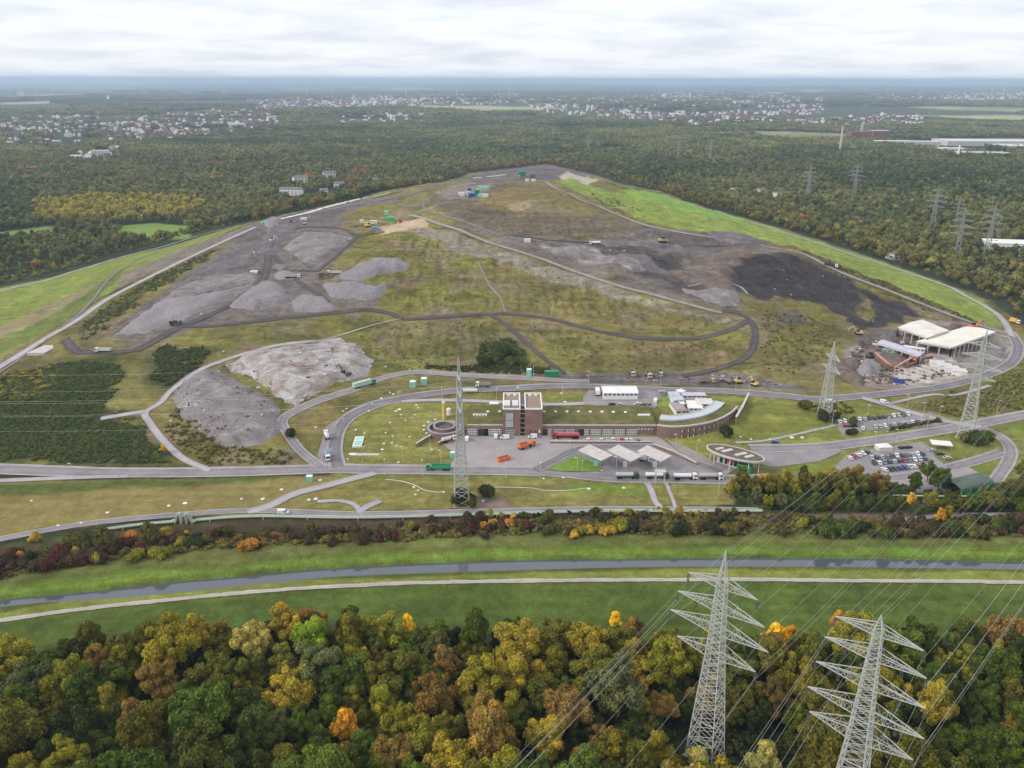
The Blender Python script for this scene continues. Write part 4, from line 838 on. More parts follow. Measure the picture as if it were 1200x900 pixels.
# farther: patches of canopy
g = np.random.RandomState(10); P3 = []
for r0, r1, cell, s_ in ((2290, 4600, 36, 1.0), (4600, 13000, 64, 1.75)):
    yy = np.arange(r0, r1, cell); X, Y = [], []
    for q in yy:
        w_ = .64 * q + 120; xs = np.arange(-w_, w_, cell); X.append(xs + g.uniform(-.3, .3, len(xs)) * cell); Y.append(q + g.uniform(-.3, .3, len(xs)) * cell)
    X, Y = np.concatenate(X), np.concatenate(Y)
    k = wood_ok(X, Y, g, .13)
    k &= ~((fbm(X * .6, Y * .4, 620, 31, 3) > .665) & (Y > 2900))
    if r0 > 4000: k &= (fbm(X, Y * .6, 900, 21, 3) + .0 > .40 + .10 * smooth(7000, 13000, Y))
    X, Y = X[k], Y[k]; P3.append((X, Y, np.full(len(X), s_)))
X, Y, s_ = [np.concatenate(v) for v in zip(*P3)]
scatter('distant_woods', np.stack([X, Y, zs(X, Y) - .5], 1), g.uniform(0, 6.28, len(X)), s_ * g.uniform(.85, 1.15, len(X)), wood_tint(X, Y, g), patcol, 'distant unbroken woodland reaching towards the horizon')

ucol = bpy.data.collections.new('understorey_kinds')
for k, (cm, tm, R) in enumerate(NEAR[:5]):
    me = cm.copy(); me.materials.clear(); me.materials.append(LEAFI); ucol.objects.link(bpy.data.objects.new('understorey_%d' % k, me))
ua = np.array(understorey); g = np.random.RandomState(15)
scatter('wood_understorey', np.stack([ua[:, 0], ua[:, 1], zs(ua[:, 0], ua[:, 1]) - 2.5], 1), g.uniform(0, 6.28, len(ua)), g.uniform(.62, .85, len(ua)), np.array([TC[q] for q in ('deep green', 'dark green', 'mid green', 'olive', 'yellow-green')])[g.choice(5, len(ua), p=[.2, .3, .25, .15, .1])] * .8, ucol, 'lower storey of young trees filling the foreground wood')
# ---------------------------------------------------------------- mesh collector
class MB:
    def __init__(s): s.v = []; s.f = []
    def add(s, v, f):
        o = len(s.v); s.v.extend([tuple(map(float, p)) for p in v]); s.f.extend([tuple(i + o for i in q) for q in f]); return s
    def box(s, cx, cy, z0, sx, sy, sz, rz=0.0):
        c, n = math.cos(rz), math.sin(rz); P = []
        for z in (z0, z0 + sz):
            for a, b in ((-1, -1), (1, -1), (1, 1), (-1, 1)):
                x, y = a * sx / 2, b * sy / 2; P.append((cx + x * c - y * n, cy + x * n + y * c, z))
        return s.add(P, [(3, 2, 1, 0), (4, 5, 6, 7), (0, 1, 5, 4), (1, 2, 6, 5), (2, 3, 7, 6), (3, 0, 4, 7)])
    def prism(s, poly, z0, z1):
        """vertical prism over a counter-clockwise outline; z may be a list per corner"""
        n = len(poly); a = z0 if hasattr(z0, '__len__') else [z0] * n; b = z1 if hasattr(z1, '__len__') else [z1] * n
        P = [(p[0], p[1], a[i]) for i, p in enumerate(poly)] + [(p[0], p[1], b[i]) for i, p in enumerate(poly)]
        return s.add(P, [tuple(range(n - 1, -1, -1)), tuple(range(n, 2 * n))] + [(i, (i + 1) % n, n + (i + 1) % n, n + i) for i in range(n)])
    def side(s, prof, y0, y1):
        """profile in x-z extruded along y"""
        n = len(prof); P = [(x, y0, z) for x, z in prof] + [(x, y1, z) for x, z in prof]
        return s.add(P, [tuple(range(n)), tuple(range(2 * n - 1, n - 1, -1))] + [((i + 1) % n, i, n + i, n + (i + 1) % n) for i in range(n)])
    def bar(s, p, q, r):
        p, q = np.array(p, float), np.array(q, float); d = q - p; d /= np.linalg.norm(d) + 1e-9
        a = np.cross(d, [0.21, 0.13, 1.0] if abs(d[2]) < .9 else [1, .2, 0]); a /= np.linalg.norm(a); b = np.cross(d, a)
        P = [p + (a * i + b * j) * r for i, j in ((-1, -1), (1, -1), (1, 1), (-1, 1))] + [q + (a * i + b * j) * r for i, j in ((-1, -1), (1, -1), (1, 1), (-1, 1))]
        return s.add(P, [(3, 2, 1, 0), (4, 5, 6, 7), (0, 1, 5, 4), (1, 2, 6, 5), (2, 3, 7, 6), (3, 0, 4, 7)])
    def tube(s, path, rad, k=8):
        v, f = tube_geo(path, rad if hasattr(rad, '__len__') else [rad] * len(path), k); return s.add(v, f)
    def mesh(s, name, mat):
        me = bpy.data.meshes.new(name); me.from_pydata(s.v, [], s.f); me.update(); me.materials.append(mat); return me
    def build(s, name, mat, parent=None):
        o = bpy.data.objects.new(name, s.mesh(name, mat)); COL.objects.link(o)
        if parent is not None: o.parent = parent
        return o
def thing(name, label, cat, loc=(0, 0, 0), rz=0.0, group=None):
    o = bpy.data.objects.new(name, None); COL.objects.link(o); o.location = loc; o.rotation_euler = (0, 0, rz); o.empty_display_size = 1
    return tag(o, label, cat, group)
def put(name, me, parent, color=None, loc=None):
    o = bpy.data.objects.new(name, me); COL.objects.link(o); o.parent = parent
    if color is not None: o.color = (*color[:3], 1)
    if loc is not None: o.location = loc
    return o
STEEL = pmat('galvanised_steel', S(184, 184, 178), 0.6, 0.10, 0.4, 0.3, 0.0)
STEELG = pmat('steel_far', S(178, 180, 172), 0.6, 0.08, 0.4)
CABLE = pmat('cable', S(186, 186, 182), 0.6, 0.05, 0.2)
INSU = pmat('insulator', S(92, 84, 76), 0.35, 0.1, 2)
def lattice(mb, zl, wf, r, cross=True):
    for i in range(len(zl) - 1):
        z0, z1 = zl[i], zl[i + 1]; w0, w1 = wf(z0), wf(z1)
        c0 = [(-w0, -w0), (w0, -w0), (w0, w0), (-w0, w0)]; c1 = [(-w1, -w1), (w1, -w1), (w1, w1), (-w1, w1)]
        for k in range(4):
            a, b = k, (k + 1) % 4
            mb.bar((*c0[a], z0), (*c1[b], z1), r)
            if cross: mb.bar((*c0[b], z0), (*c1[a], z1), r)
            elif i % 2 == 0: mb.bar((*c0[b], z0), (*c1[b], z1), r * .8)
            if i % 2 == 0: mb.bar((*c0[a], z0), (*c0[b], z0), r)
def pylon(label, x, y, rz, Ht, arms, wf, leg_r=0.14, br=0.058, group=None, npan=22, insul=True, mat=STEEL, tipd=0.85):
    """arms: (height, half length, truss depth); local x runs along the crossarms"""
    T = thing('lattice_pylon', label, 'pylon', (x, y, float(zs(x, y))), rz, group); topz = Ht
    bz = [0]; q = 3.1
    while bz[-1] < arms[0][0] + .1: bz.append(bz[-1] + max(q * wf(bz[-1]) / wf(0) * 1.25, 1.5))
    zt = arms[0][0] + 1.5
    kz = [0] + sorted(z for z in bz if 0 < z < zt) + [zt]
    for sx, sy in ((-1, -1), (1, -1), (1, 1), (-1, 1)):
        mb = MB()
        for a, b in zip(kz[:-1], kz[1:]): mb.bar((sx * wf(a), sy * wf(a), a - .02), (sx * wf(b), sy * wf(b), b), leg_r)
        mb.bar((sx * wf(zt), sy * wf(zt), zt), (0, 0, topz), leg_r * .8)
        mb.box(sx * wf(0), sy * wf(0), -1.0, 1.2, 1.2, 1.25); mb.build('leg', mat, T)
    mb = MB(); lattice(mb, kz, wf, br)
    for k in range(1, 5):
        z = zt + (topz - zt) * k / 5; w_ = wf(zt) * (1 - k / 5); zp = zt + (topz - zt) * (k - 1) / 5; wp = wf(zt) * (1 - (k - 1) / 5)
        for s_ in (-1, 1):
            mb.bar((s_ * wp, -wp, zp), (s_ * w_, w_, z), br); mb.bar((-wp, s_ * wp, zp), (w_, s_ * w_, z), br)
    tag(mb.build('bracing', mat, T), 'criss-cross lattice bracing between the legs')
    tips = []
    for z, L_, dp in arms:
        mb = MB(); w_ = wf(z); wu = wf(z + dp); ins_pts = []
        for sg in (-1, 1):
            tip = np.array([sg * L_, 0, z + .25])
            B = [np.array([sg * w_, s_ * w_, z]) for s_ in (-1, 1)]; U = [np.array([sg * wu, s_ * wu, z + dp]) for s_ in (-1, 1)]
            for p in B + U: mb.bar(p, tip, leg_r * .62)
            n = max(5, int(L_ / 1.7))
            for i in range(n - 1):
                t0, t1 = i / n, (i + 1) / n
                b0, b1 = [p + (tip - p) * t0 for p in B], [p + (tip - p) * t1 for p in B]; u0, u1 = [p + (tip - p) * t0 for p in U], [p + (tip - p) * t1 for p in U]
                mb.bar(b0[i % 2], b1[1 - i % 2], br * .8); mb.bar(b1[0], b1[1], br * .7)
                for k in (0, 1): mb.bar(b0[k] if i % 2 else u0[k], u1[k] if i % 2 else b1[k], br * .8)
                if i % 3 == 1: mb.bar(u1[0], b1[0], br); mb.bar(u1[1], b1[1], br)
            for fr in ((1.0, .55) if (L_ > 11 and insul) else (1.0,)): ins_pts.append((sg * L_ * fr, z))
        ao = mb.build('crossarm', mat, T)
        for ix, iz in ins_pts:
            tips.append((ix, iz - 2.6 if insul else iz))
            if insul:
                mb = MB()
                for s_ in (-.22, .22):
                    mb.tube([(ix + s_, 0, iz), (ix + s_, 0, iz - 2.4)], .07, 5)
                    for k in range(5): mb.tube([(ix + s_, 0, iz - .3 - k * .42), (ix + s_, 0, iz - .5 - k * .42)], [.2, .12], 6)
                mb.box(ix, 0, iz - 2.62, .8, .25, .25); mb.build('insulator', INSU, ao)
    T['label'] = label; c, s_ = math.cos(rz), math.sin(rz); z0 = T.location.z
    return [(x + a * c, y + a * s_, z0 + z) for a, z in tips if any(abs(abs(a) - l_) < .1 for _, l_, _ in arms)] + [(x, y, z0 + topz)]
def cable(p, q, sag, label, group, r=0.026, n=28):
    p, q = np.array(p), np.array(q); path = []
    for i in range(n + 1):
        t_ = i / n; c = p + (q - p) * t_; c[2] -= 4 * sag * t_ * (1 - t_); path.append(c)
    mb = MB(); mb.tube(path, r, 4); return tag(mb.build('overhead_cable', CABLE), label, 'cable', group)
LD = np.array([200.0, 240.0]); LD /= np.linalg.norm(LD); RZ = math.atan2(-LD[0], LD[1])      # line direction; local x = perpendicular
tp = lambda b, m_, t_, zb, zm, zt: (lambda z: b + (m_ - b) * min(z / zm, 1) if z < zm else m_ + (t_ - m_) * (z - zm) / (zt - zm))
t1 = pylon('tall grey lattice pylon with four crossarms rising from the clearing in the foreground', 58, 195, RZ, 70.3, [(59.0, 10.3, 2.8), (51.6, 13.2, 3.0), (44.4, 15.0, 3.2), (36.5, 12.2, 3.0)], tp(4.3, 1.9, 1.1, 0, 40, 62))
t2 = pylon('wide grey lattice pylon with five crossarms at the lower right corner', 89, 168, RZ, 69.2, [(63.8, 10.4, 2.6), (56.8, 12.2, 2.8), (48.6, 13.3, 3.0), (40.0, 14.4, 3.0), (32.6, 13.0, 3.0)], tp(4.6, 2.2, 0.9, 0, 38, 66))
wfm = tp(3.6, 1.5, 0.8, 0, 40, 62)
pa = G(541, 590); tA = pylon('slim grey-green lattice pylon standing in bushes before the brick building', pa[0], pa[1], math.radians(96), 73.5, [(64, 6, 2.2), (57, 8, 2.4), (50, 9.5, 2.4)], wfm, .22, .11, insul=False, mat=STEELG)
pc = G(1131, 512); tC = pylon('lattice pylon on the grass island beside the lower car park', pc[0], pc[1], RZ, 63, [(54, 8, 2.2), (47.5, 10, 2.4), (41, 11.5, 2.4), (35, 9, 2.2)], tp(3.8, 1.7, .9, 0, 36, 56), .2, .1, insul=False, mat=STEELG)
pb = G(966, 487); tB = pylon('shorter lattice pylon on the lawn below the recycling yard', pb[0], pb[1], math.radians(100), 46, [(36, 8, 2.4), (29, 10, 2.4)], tp(3.0, 1.6, .9, 0, 26, 40), .2, .1, insul=False, mat=STEELG)
def at_line(t_, d, dist, dz=0): return [(a + d[0] * dist, b + d[1] * dist, c + dz) for a, b, c in t_]
gA = 'cables of the foreground pylons'
for i, p in enumerate(t1):
    j = min(int(i * len(tC) / len(t1)), len(tC) - 1)
    q_ = (p[0] + 205 + (i % 2) * 3, p[1] + 240 - (i % 2) * 3, p[2] - 4)
    cable(p, q_, 7, 'thin overhead cable from the tall four-armed pylon towards the car parks', gA)
    cable(p, (p[0] - LD[0] * 300, p[1] - LD[1] * 300, p[2] + 2), 9, 'thin overhead cable from the tall four-armed pylon over the foreground wood', gA, .045 if i in (2, 4) else .024)
for i, p in enumerate(t2):
    cable(p, (p[0] + 250, p[1] + 262, p[2] - 3), 8, 'thin overhead cable from the wide five-armed pylon across the river', gA, .045 if i in (3, 5, 7) else .024)
    cable(p, (p[0] - LD[0] * 300, p[1] - LD[1] * 300, p[2] + 2), 9, 'thin overhead cable from the wide five-armed pylon over the wood', gA)
for i, p in enumerate(tA):
    cable(p, (p[0] - 420, p[1] + 10 + i, p[2] - 6), 9, 'thin overhead cable west of the slim pylon over the shrub slope', 'cables of the slim pylon', .035)
    if i < len(tB): cable(p, tB[i], 6, 'thin overhead cable east of the slim pylon over the brick building', 'cables of the slim pylon', .02)
# far pylons standing in the woods, photo pixel of the top
mbp = None
def far_pylon_parts():
    wf_ = tp(3.4, 1.4, .7, 0, 36, 56); m1 = MB(); zl = [0, 8, 15, 21, 27, 32, 37, 42, 47, 52, 56]
    for sx, sy in ((-1, -1), (1, -1), (1, 1), (-1, 1)):
        for a, b in zip(zl[:-1], zl[1:]): m1.bar((sx * wf_(a), sy * wf_(a), a), (sx * wf_(b), sy * wf_(b), b), .28)
        m1.bar((sx * .7, sy * .7, 56), (0, 0, 61), .25)
    lattice(m1, zl, wf_, .2); m2 = []
    for z, l_ in ((53, 8), (46, 11), (39, 13), (32, 11)):
        k = MB()
        for sg in (-1, 1):
            for s_ in (-1.2, 1.2): k.bar((0, s_, z), (sg * l_, 0, z + .2), .26); k.bar((0, s_, z + 2.6), (sg * l_, 0, z + .2), .22)
            for i in range(1, 5): k.bar((sg * l_ * i / 5, 0, z), (sg * l_ * (i + .5) / 5, 0, z + 2.4 * (1 - i / 5)), .15)
        m2.append(k.mesh('crossarm', STEELG))
    return m1.mesh('mast', STEELG), m2
STEELG = pmat('steel_hazy', S(142, 146, 142), 0.6, 0.08, 0.4)
fpm, fpa = far_pylon_parts()
for a, b_, hs, lab in ((1168,238,1.0,'right-hand pylon of the close pair in the eastern woods'),(1132,242,1.0,'pylon of the close pair in the eastern woods, left of its twin'),(1126,229,.75,'small pylon behind the close pair in the eastern woods'),(1101,216,1.0,'pylon in the woods left of the close pair'),(1006,190,1.0,'pylon in the woods behind the grass slope, right of its twin'),(951,191,1.0,'pylon in the woods behind the grass slope, left of its twin'),(834,160,1.0,'faint pylon in the hazy woods beyond the summit road'),(796,163,.9,'faint pylon left of another beyond the grass slope'),(690,156,.9,'faint pylon in the hazy woods above the summit'),(648,146,.8,'faint pylon above the summit, left of two others'),(587,134,.8,'tiny hazy pylon far beyond the summit'),(713,150,.8,'tiny hazy pylon beside another above the summit')):
    hh_ = 61 * hs; X, Y = [float(v) for v in at_z(a, b_, hh_)]
    T = thing('lattice_pylon', lab, 'pylon', (X, Y, -.5), RZ + .2, 'pylons in the distant woods'); T.scale = (hs, hs, hs)
    put('mast', fpm, T)
    for k in fpa: put('crossarm', k, T)
# ---------------------------------------------------------------- site buildings
def brick_mat(name, a, b_, mort):
    m, t, b = nmat(name, 0.9, 0.15); geo = mk(t, 'ShaderNodeNewGeometry')
    sp = mk(t, 'ShaderNodeSeparateXYZ'); t.links.new(geo.outputs['Position'], sp.inputs[0])
    ad = mk(t, 'ShaderNodeMath', operation='ADD'); t.links.new(sp.outputs['X'], ad.inputs[0]); t.links.new(sp.outputs['Y'], ad.inputs[1])
    cb = mk(t, 'ShaderNodeCombineXYZ'); t.links.new(ad.outputs[0], cb.inputs['X']); t.links.new(sp.outputs['Z'], cb.inputs['Y'])
    br = mk(t, 'ShaderNodeTexBrick'); t.links.new(cb.outputs[0], br.inputs['Vector']); br.inputs['Scale'].default_value = 2.0
    br.inputs['Color1'].default_value = (*a, 1); br.inputs['Color2'].default_value = (*b_, 1); br.inputs['Mortar'].default_value = (*mort, 1); br.inputs['Mortar Size'].default_value = .03
    n = noise(t, geo.outputs['Position'], .25, 5); n2 = noise(t, cb.outputs[0], 1.1, 3)
    t.links.new(mulc(t, mulc(t, br.outputs['Color'], ramp(t, n, [(.3, .82), (.7, 1.15)])), ramp(t, n2, [(.3, .88), (.7, 1.12)])), b.inputs['Base Color']); return m
BRICK = brick_mat('red_brick', S(142, 110, 101), S(128, 98, 91), S(138, 118, 109))
WHITE = pmat('white_paint', S(228, 226, 222), .6, .06, .3)
OFFW = pmat('weathered_white', S(206, 202, 196), .7, .12, .25)
PALE = pmat('pale_concrete', S(196, 188, 182), .85, .12, .3)
ROOFB = pmat('gravel_roof', S(150, 128, 110), .95, .1, .5)
DARK = pmat('dark_glass', S(48, 50, 54), .15, .1, .5, .6)
GLASSW = pmat('pale_glazing', S(186, 192, 198), .25, .08, .6, .5)
FRAMEW = pmat('door_panels', S(198, 202, 206), .5, .08, .8)
GREYM = pmat('grey_metal', S(150, 150, 152), .5, .1, .5)
GREEN = pmat('green_paint', S(44, 138, 98), .5, .12, .6)
TEAL = pmat('teal_paint', S(140, 206, 186), .5, .1, .6)
YELL = pmat('yellow_paint', S(222, 188, 96), .55, .12, .6)
ORNG = pmat('orange_paint', S(224, 122, 66), .55, .12, .6)
REDP = pmat('red_paint', S(176, 48, 58), .5, .12, .6)
BLUE = pmat('blue_paint', S(58, 84, 150), .5, .12, .6)
BROWNR = pmat('weathered_brown_roof', S(104, 92, 82), .9, .24, .3)
RUST = pmat('rusty_brick', S(134, 100, 86), .9, .25, .4)
BLACK = pmat('black_rubber', S(34, 34, 36), .8, .1, 1)
LAVR = pmat('pale_sheet_roof', S(190, 186, 200), .6, .12, .3)
WROOF = pmat('white_sheet_roof', S(226, 220, 208), .6, .10, .12)
GRASSR = nmat('green_roof', .95, .1)[0]
t = GRASSR.node_tree; b = t.nodes['Principled BSDF']; geo = mk(t, 'ShaderNodeNewGeometry')
n1_ = noise(t, geo.outputs['Position'], .16, 5, .6); n2_ = noise(t, geo.outputs['Position'], 1.1, 4)
t.links.new(mulc(t, ramp(t, n1_, [(.32, S(78, 88, 46)), (.5, S(104, 102, 58)), (.68, S(128, 112, 78))]), ramp(t, n2_, [(.3, .7), (.7, 1.3)])), b.inputs['Base Color']); bump(t, b, n2_, .5, .6)
def gz(a, b_): x, y, z = G(a, b_); return x, y, z
# brick tower of two blocks -----------------------------------------------------------
fx0, fy0, _ = gz(589.2, 511.5); fx1, _, _ = gz(635.3, 511.5); W = fx1 - fx0; D = 25.0; Hh = 17.0
T = thing('brick_tower', 'tall red brick office tower of two blocks with flat white-rimmed roofs', 'building', ((fx0 + fx1) / 2, fy0, 0))
wl, wr, gp = W * .445, W * .445, W * .11
xl, xr = -W / 2 + wl / 2, W / 2 - wr / 2
for xc, ww, lab in ((xl, wl, 'western'), (xr, wr, 'eastern')):
    o = MB().box(xc, D / 2, -.5, ww, D, Hh + .5).build('block', BRICK, T); o['label'] = f'{lab} brick block of the tower'
    rf = MB().box(xc, D / 2, Hh, ww - 1.4, D - 1.4, .12).build('roof', ROOFB, T)
    p = MB()
    for a, b_, c_, d_ in ((xc, .35, ww + .1, .7), (xc, D - .35, ww + .1, .7)): p.box(a, b_, Hh + .003, c_, d_, .8)
    for a in (xc - ww / 2 + .35, xc + ww / 2 - .35): p.box(a, D / 2, Hh + .006, .7, D - 1.41, .79)
    p.build('parapet', WHITE, rf)
    for k in (-.18, .18): MB().box(xc + ww * k, D - 3, Hh + .12, 1.6, 1.6, .5).build('skylight', WHITE, rf)
MB().box(0, D / 2 + 1.2, -.5, gp - .004, D - 2.4, Hh - .7).build('glazed_link', DARK, T)
for k in range(5): MB().box(0, 1.1, 2.6 + k * 2.9, gp - .01, .3, .35).build('link_floor_band', PALE, T)
MB().box(0, 8, Hh - .9, gp + .5, 2.2, .5).build('roof_bridge', GREYM, T)
for z in (6.6, 11.0): 
    o = MB().box(xl - wl * .12, -.06, z, wl * .42, .3, 4.0).build('window', GLASSW, T)
    f_ = MB()
    for i in range(5): f_.box(xl - wl * .12 - wl * .21 + wl * .42 * i / 4, -.24, z - .05, .09, .08, 4.1)
    for i in range(5): f_.box(xl - wl * .12, -.25, z + i * 1.0 - .04, wl * .43, .08, .09)
    f_.build('frame', GREYM, o)
o = MB().box(xl - wl * .08, -.06, 0.1, wl * .44, .3, 4.4).build('window', DARK, T); f_ = MB()
for i in range(5): f_.box(xl - wl * .30 + wl * .44 * i / 4, -.24, .1, .3, .1, 4.4)
for i in range(4): f_.box(xl - wl * .08, -.25, .1 + i * 1.4, wl * .45, .1, .3)
f_.build('frame', FRAMEW, o)
for k in (-.12, .12): MB().box(xr + wr * k, -.05, 3.4, .9, .3, .8).build('window', DARK, T)
MB().box(xr + wr * .34, -.08, 3.0, .8, .2, 2.0).build('sign', WHITE, T)
v_ = MB()
for i in range(2):
    for j in range(3): v_.box(xl - 2.6 + i * 4.6, 4.5 + j * 3.0, Hh + .12, 3.4, 1.9, 1.1)
v_.build('rooftop_units', WHITE, T)
for k, (dx, dy, l_) in enumerate(((-2.6, 2.4, 3.8), (2.0, 2.4, 3.0))): MB().box(xl + dx, dy, Hh + .12, l_, 1.6, 1.5).build('air_unit', GREYM, T)
# long low wings with a planted roof -------------------------------------------------
def wing(px0, px1, py, depth, h, doors, label, zr=0.0):
    x0, y0, _ = gz(px0, py); x1, y1, _ = gz(px1, py); cx_ = (x0 + x1) / 2; ww = x1 - x0
    T = thing('garage_wing', label, 'building', (cx_, y0, 0))
    MB().box(0, depth / 2, -.5, ww, depth, h + .5).build('wall', BRICK, T)
    rf = MB().box(0, depth / 2 + .4, h + .003, ww - .02, depth - .9, .45).build('roof', GRASSR, T); tag(rf, 'roof planted with grass and low shrubs')
    MB().box(0, .22, h + .006, ww - .01, .5, .6).build('parapet', PALE, T)
    for c_, dw, mat_ in doors:
        X = gz(c_, py)[0] - cx_; o = MB().box(X, -.04, .02, dw, .3, h - 2.2).build('door', mat_, T)
        f_ = MB(); nx = 5
        if mat_ is DARK: continue
        for i in range(nx): 
            for j in range(3 if mat_ is FRAMEW else 2): f_.box(X - dw / 2 + dw * (i + .5) / nx, -.21, .7 + j * (h - 2.6) / 3, dw / nx * .55, .06, .75)
        f_.build('pane', DARK, o)
    return T, ww, depth, h
wing(547.5, 589.1, 510, 30, 7.0, [(553.5, 5.6, FRAMEW), (566.5, 5.6, DARK), (571, 3.6, FRAMEW), (581.5, 6.2, FRAMEW)], 'low brick garage wing with planted roof, west of the brick tower')
RW = wing(635.4, 769, 510, 30, 7.0, [(638.5, 3.2, DARK), (643.5, 2.6, FRAMEW), (655, 5.4, FRAMEW), (668, 5.4, FRAMEW), (681, 3.0, DARK), (686, 3.6, FRAMEW), (698, 5.8, FRAMEW), (712, 5.8, FRAMEW), (726, 5.8, FRAMEW), (740.5, 5.8, FRAMEW)], 'long low brick garage wing with planted roof, east of the brick tower')
for k in range(5): MB().box(gz(748 + k * 4, 510)[0] - (gz(635.4, 510)[0] + gz(769, 510)[0]) / 2, -.05, 4.6, 1.0, .2, .9).build('window', GLASSW, RW[0])
# skylight domes and boxes on the planted roofs
def at_on(px, py, z): X, Y = at_z(px, py, z); return float(X), float(Y), z
dome = MB(); dome.tube([(0, 0, 0), (0, 0, .35), (0, 0, .6), (0, 0, .75)], [1.0, .95, .6, .15], 10); dome_me = dome.mesh('skylight_dome', WHITE)
for k, (a, b_) in enumerate(((572, 482.5), (586, 482.5), (637.5, 482.5), (651, 482.5), (664.5, 482.5), (678, 482.5), (692, 482.7), (705.5, 482.8), (719, 483), (733, 483.2))):
    o = put('skylight_dome', dome_me, None); o.location = at_on(a, b_, 7.46); tag(o, f'white skylight dome number {["one","two","three","four","five","six","seven","eight","nine","ten"][k]} from the west on the planted roofs', 'skylight', 'skylight domes on the planted roof')
X, Y, Z = at_on(754.5, 487, 7.46); tag(MB().box(0, 0, 0, 7, 1.6, .8).build('roof_box', WHITE), 'long white box on the planted roof', 'box').location = (X, Y, Z)
vents = MB()
for i in range(5): vents.box(i * 1.7 - 3.4, 0, 0, 1.2, 1.6, .9)
o = vents.build('roof_vent_row', WHITE); o.location = at_on(562.5, 487, 7.46); tag(o, 'row of small white vents on the planted roof beside the pylon', 'vent')
# curved wing -------------------------------------------------------------------------
base_ = smoothline([gz(a, b_)[:2] for a, b_ in ((769, 511.5), (785, 513.5), (804, 512.5), (826, 508), (842, 502), (856, 493), (864, 484))], 1.6)
T = thing('curved_wing', 'curved two-storey brick wing sweeping round the lawn with white parapets', 'building', (float(base_[0][0]), float(base_[0][1]), 0))
bo = base_ - base_[0]; tg = np.gradient(bo, axis=0); tg /= np.linalg.norm(tg, axis=1)[:, None]; nr_ = np.stack([-tg[:, 1], tg[:, 0]], 1)
def strip(o0, o1, z0, z1):
    n = len(bo); mb = MB(); P = []
    for i in range(n):
        a, b_ = bo[i] + nr_[i] * o0, bo[i] + nr_[i] * o1
        P += [(*a, z0), (*b_, z0), (*b_, z1), (*a, z1)]
    F = [(0, 1, 2, 3), tuple(range(4 * n - 1, 4 * n - 5, -1))]
    for i in range(n - 1):
        for k in range(4): F.append((i * 4 + k, (i + 1) * 4 + k, (i + 1) * 4 + (k + 1) % 4, i * 4 + (k + 1) % 4))
    return mb.add(P, [tuple(reversed(q)) for q in F])
strip(0, 14, -1.5, 8.0).build('wall', BRICK, T)
rf = strip(.9, 13.2, 8.003, 8.3).build('roof', GRASSR, T)
strip(-.05, .85, 8.006, 8.75).build('parapet', PALE, T); strip(8.0, 13.6, 8.32, 9.3).build('roof_glazing', GLASSW, rf); strip(13.65, 14.3, 8.006, 9.6).build('parapet', PALE, T)
wn_ = 0
for i in range(8, len(bo) - 5, 2):
    for z in (1.7, 5.0):
        a = bo[i]; ang = math.atan2(tg[i][1], tg[i][0]); c_ = a + nr_[i] * -.05
        o = MB().box(c_[0], c_[1], z, 1.3, .25, 1.3, ang).build('window', DARK, T); c_ = a + nr_[i] * -.2
        MB().box(c_[0] - tg[i][0] * .5, c_[1] - tg[i][1] * .5, z - .05, .5, .06, 1.5, ang).build('frame', WHITE, o)
# white-capped end wall of the curved wing
a1, a2 = gz(862, 497)[:2], gz(877, 465)[:2]; mid = np.array([gz(870, 481)[0], gz(870, 481)[1]])
ln_ = smoothline([a1, mid, a2], 2); T2 = thing('retaining_wall', 'brick retaining wall with white cap at the end of the curved wing', 'wall', (a1[0], a1[1], 0))
mbw, mbc = MB(), MB()
for p, q in zip(ln_[:-1], ln_[1:]):
    d = q - p; l_ = np.linalg.norm(d); an = math.atan2(d[1], d[0]); m2_ = (p + q) / 2 - np.array(a1)
    mbw.box(m2_[0], m2_[1], -1, l_, .8, 8.6, an); mbc.box(m2_[0], m2_[1], 7.602, l_, 1.3, .5, an)
mbw.build('wall', BRICK, T2); mbc.build('cap', PALE, T2)
# round brick basin ------------------------------------------------------------------------
X, Y, _ = gz(520, 513); T = thing('round_basin', 'round brick basin with two concentric pale rims west of the garages', 'basin', (X, Y + 6, 0))
def ring(r0, r1, z0, z1, n=40, a0=0, a1=2 * math.pi):
    mb = MB()
    for i in range(n):
        t0, t1_ = a0 + (a1 - a0) * i / n, a0 + (a1 - a0) * (i + 1) / n
        pts = [(r0 * math.cos(t0), r0 * math.sin(t0)), (r1 * math.cos(t0), r1 * math.sin(t0)), (r1 * math.cos(t1_), r1 * math.sin(t1_)), (r0 * math.cos(t1_), r0 * math.sin(t1_))]
        mb.prism(pts, z0, z1)
    return mb
ring(8.7, 9.5, -1, 4.8).build('outer_wall', BRICK, T); ring(8.5, 9.8, 4.803, 5.3).build('outer_rim', GREYM, T)
ring(5.6, 6.2, -1, 6.0).build('inner_wall', BRICK, T); ring(5.4, 6.4, 6.003, 6.5).build('inner_rim', GREYM, T)
ring(.05, 8.6, 3.0, 3.3).build('floor', BROWNR, T); ring(.05, 5.5, 4.4, 4.7, 24).build('inner_floor', BROWNR, T)
X, Y, Z = gz(520.2, 492); T = thing('yellow_chimney', 'slender yellow flue standing behind the round basin', 'chimney', (X, Y, Z - .3))
MB().tube([(0, 0, 0), (0, 0, 11)], .85, 12).build('flue', YELL, T); MB().tube([(0, 0, 10.9), (0, 0, 11.5)], .95, 12).build('cap', WHITE, T)
X, Y, Z = gz(526, 488); T = thing('silo', 'small white silo beside the yellow flue', 'silo', (X, Y, Z - .2)); MB().tube([(0, 0, 1.2), (0, 0, 5), (0, 0, 5.8)], [1.3, 1.3, .3], 12).build('tank', WHITE, T)
m_ = MB()
for a in range(4): m_.bar((math.cos(a * 1.57), math.sin(a * 1.57), 0), (math.cos(a * 1.57), math.sin(a * 1.57), 1.4), .1)
m_.build('leg', GREYM, T)
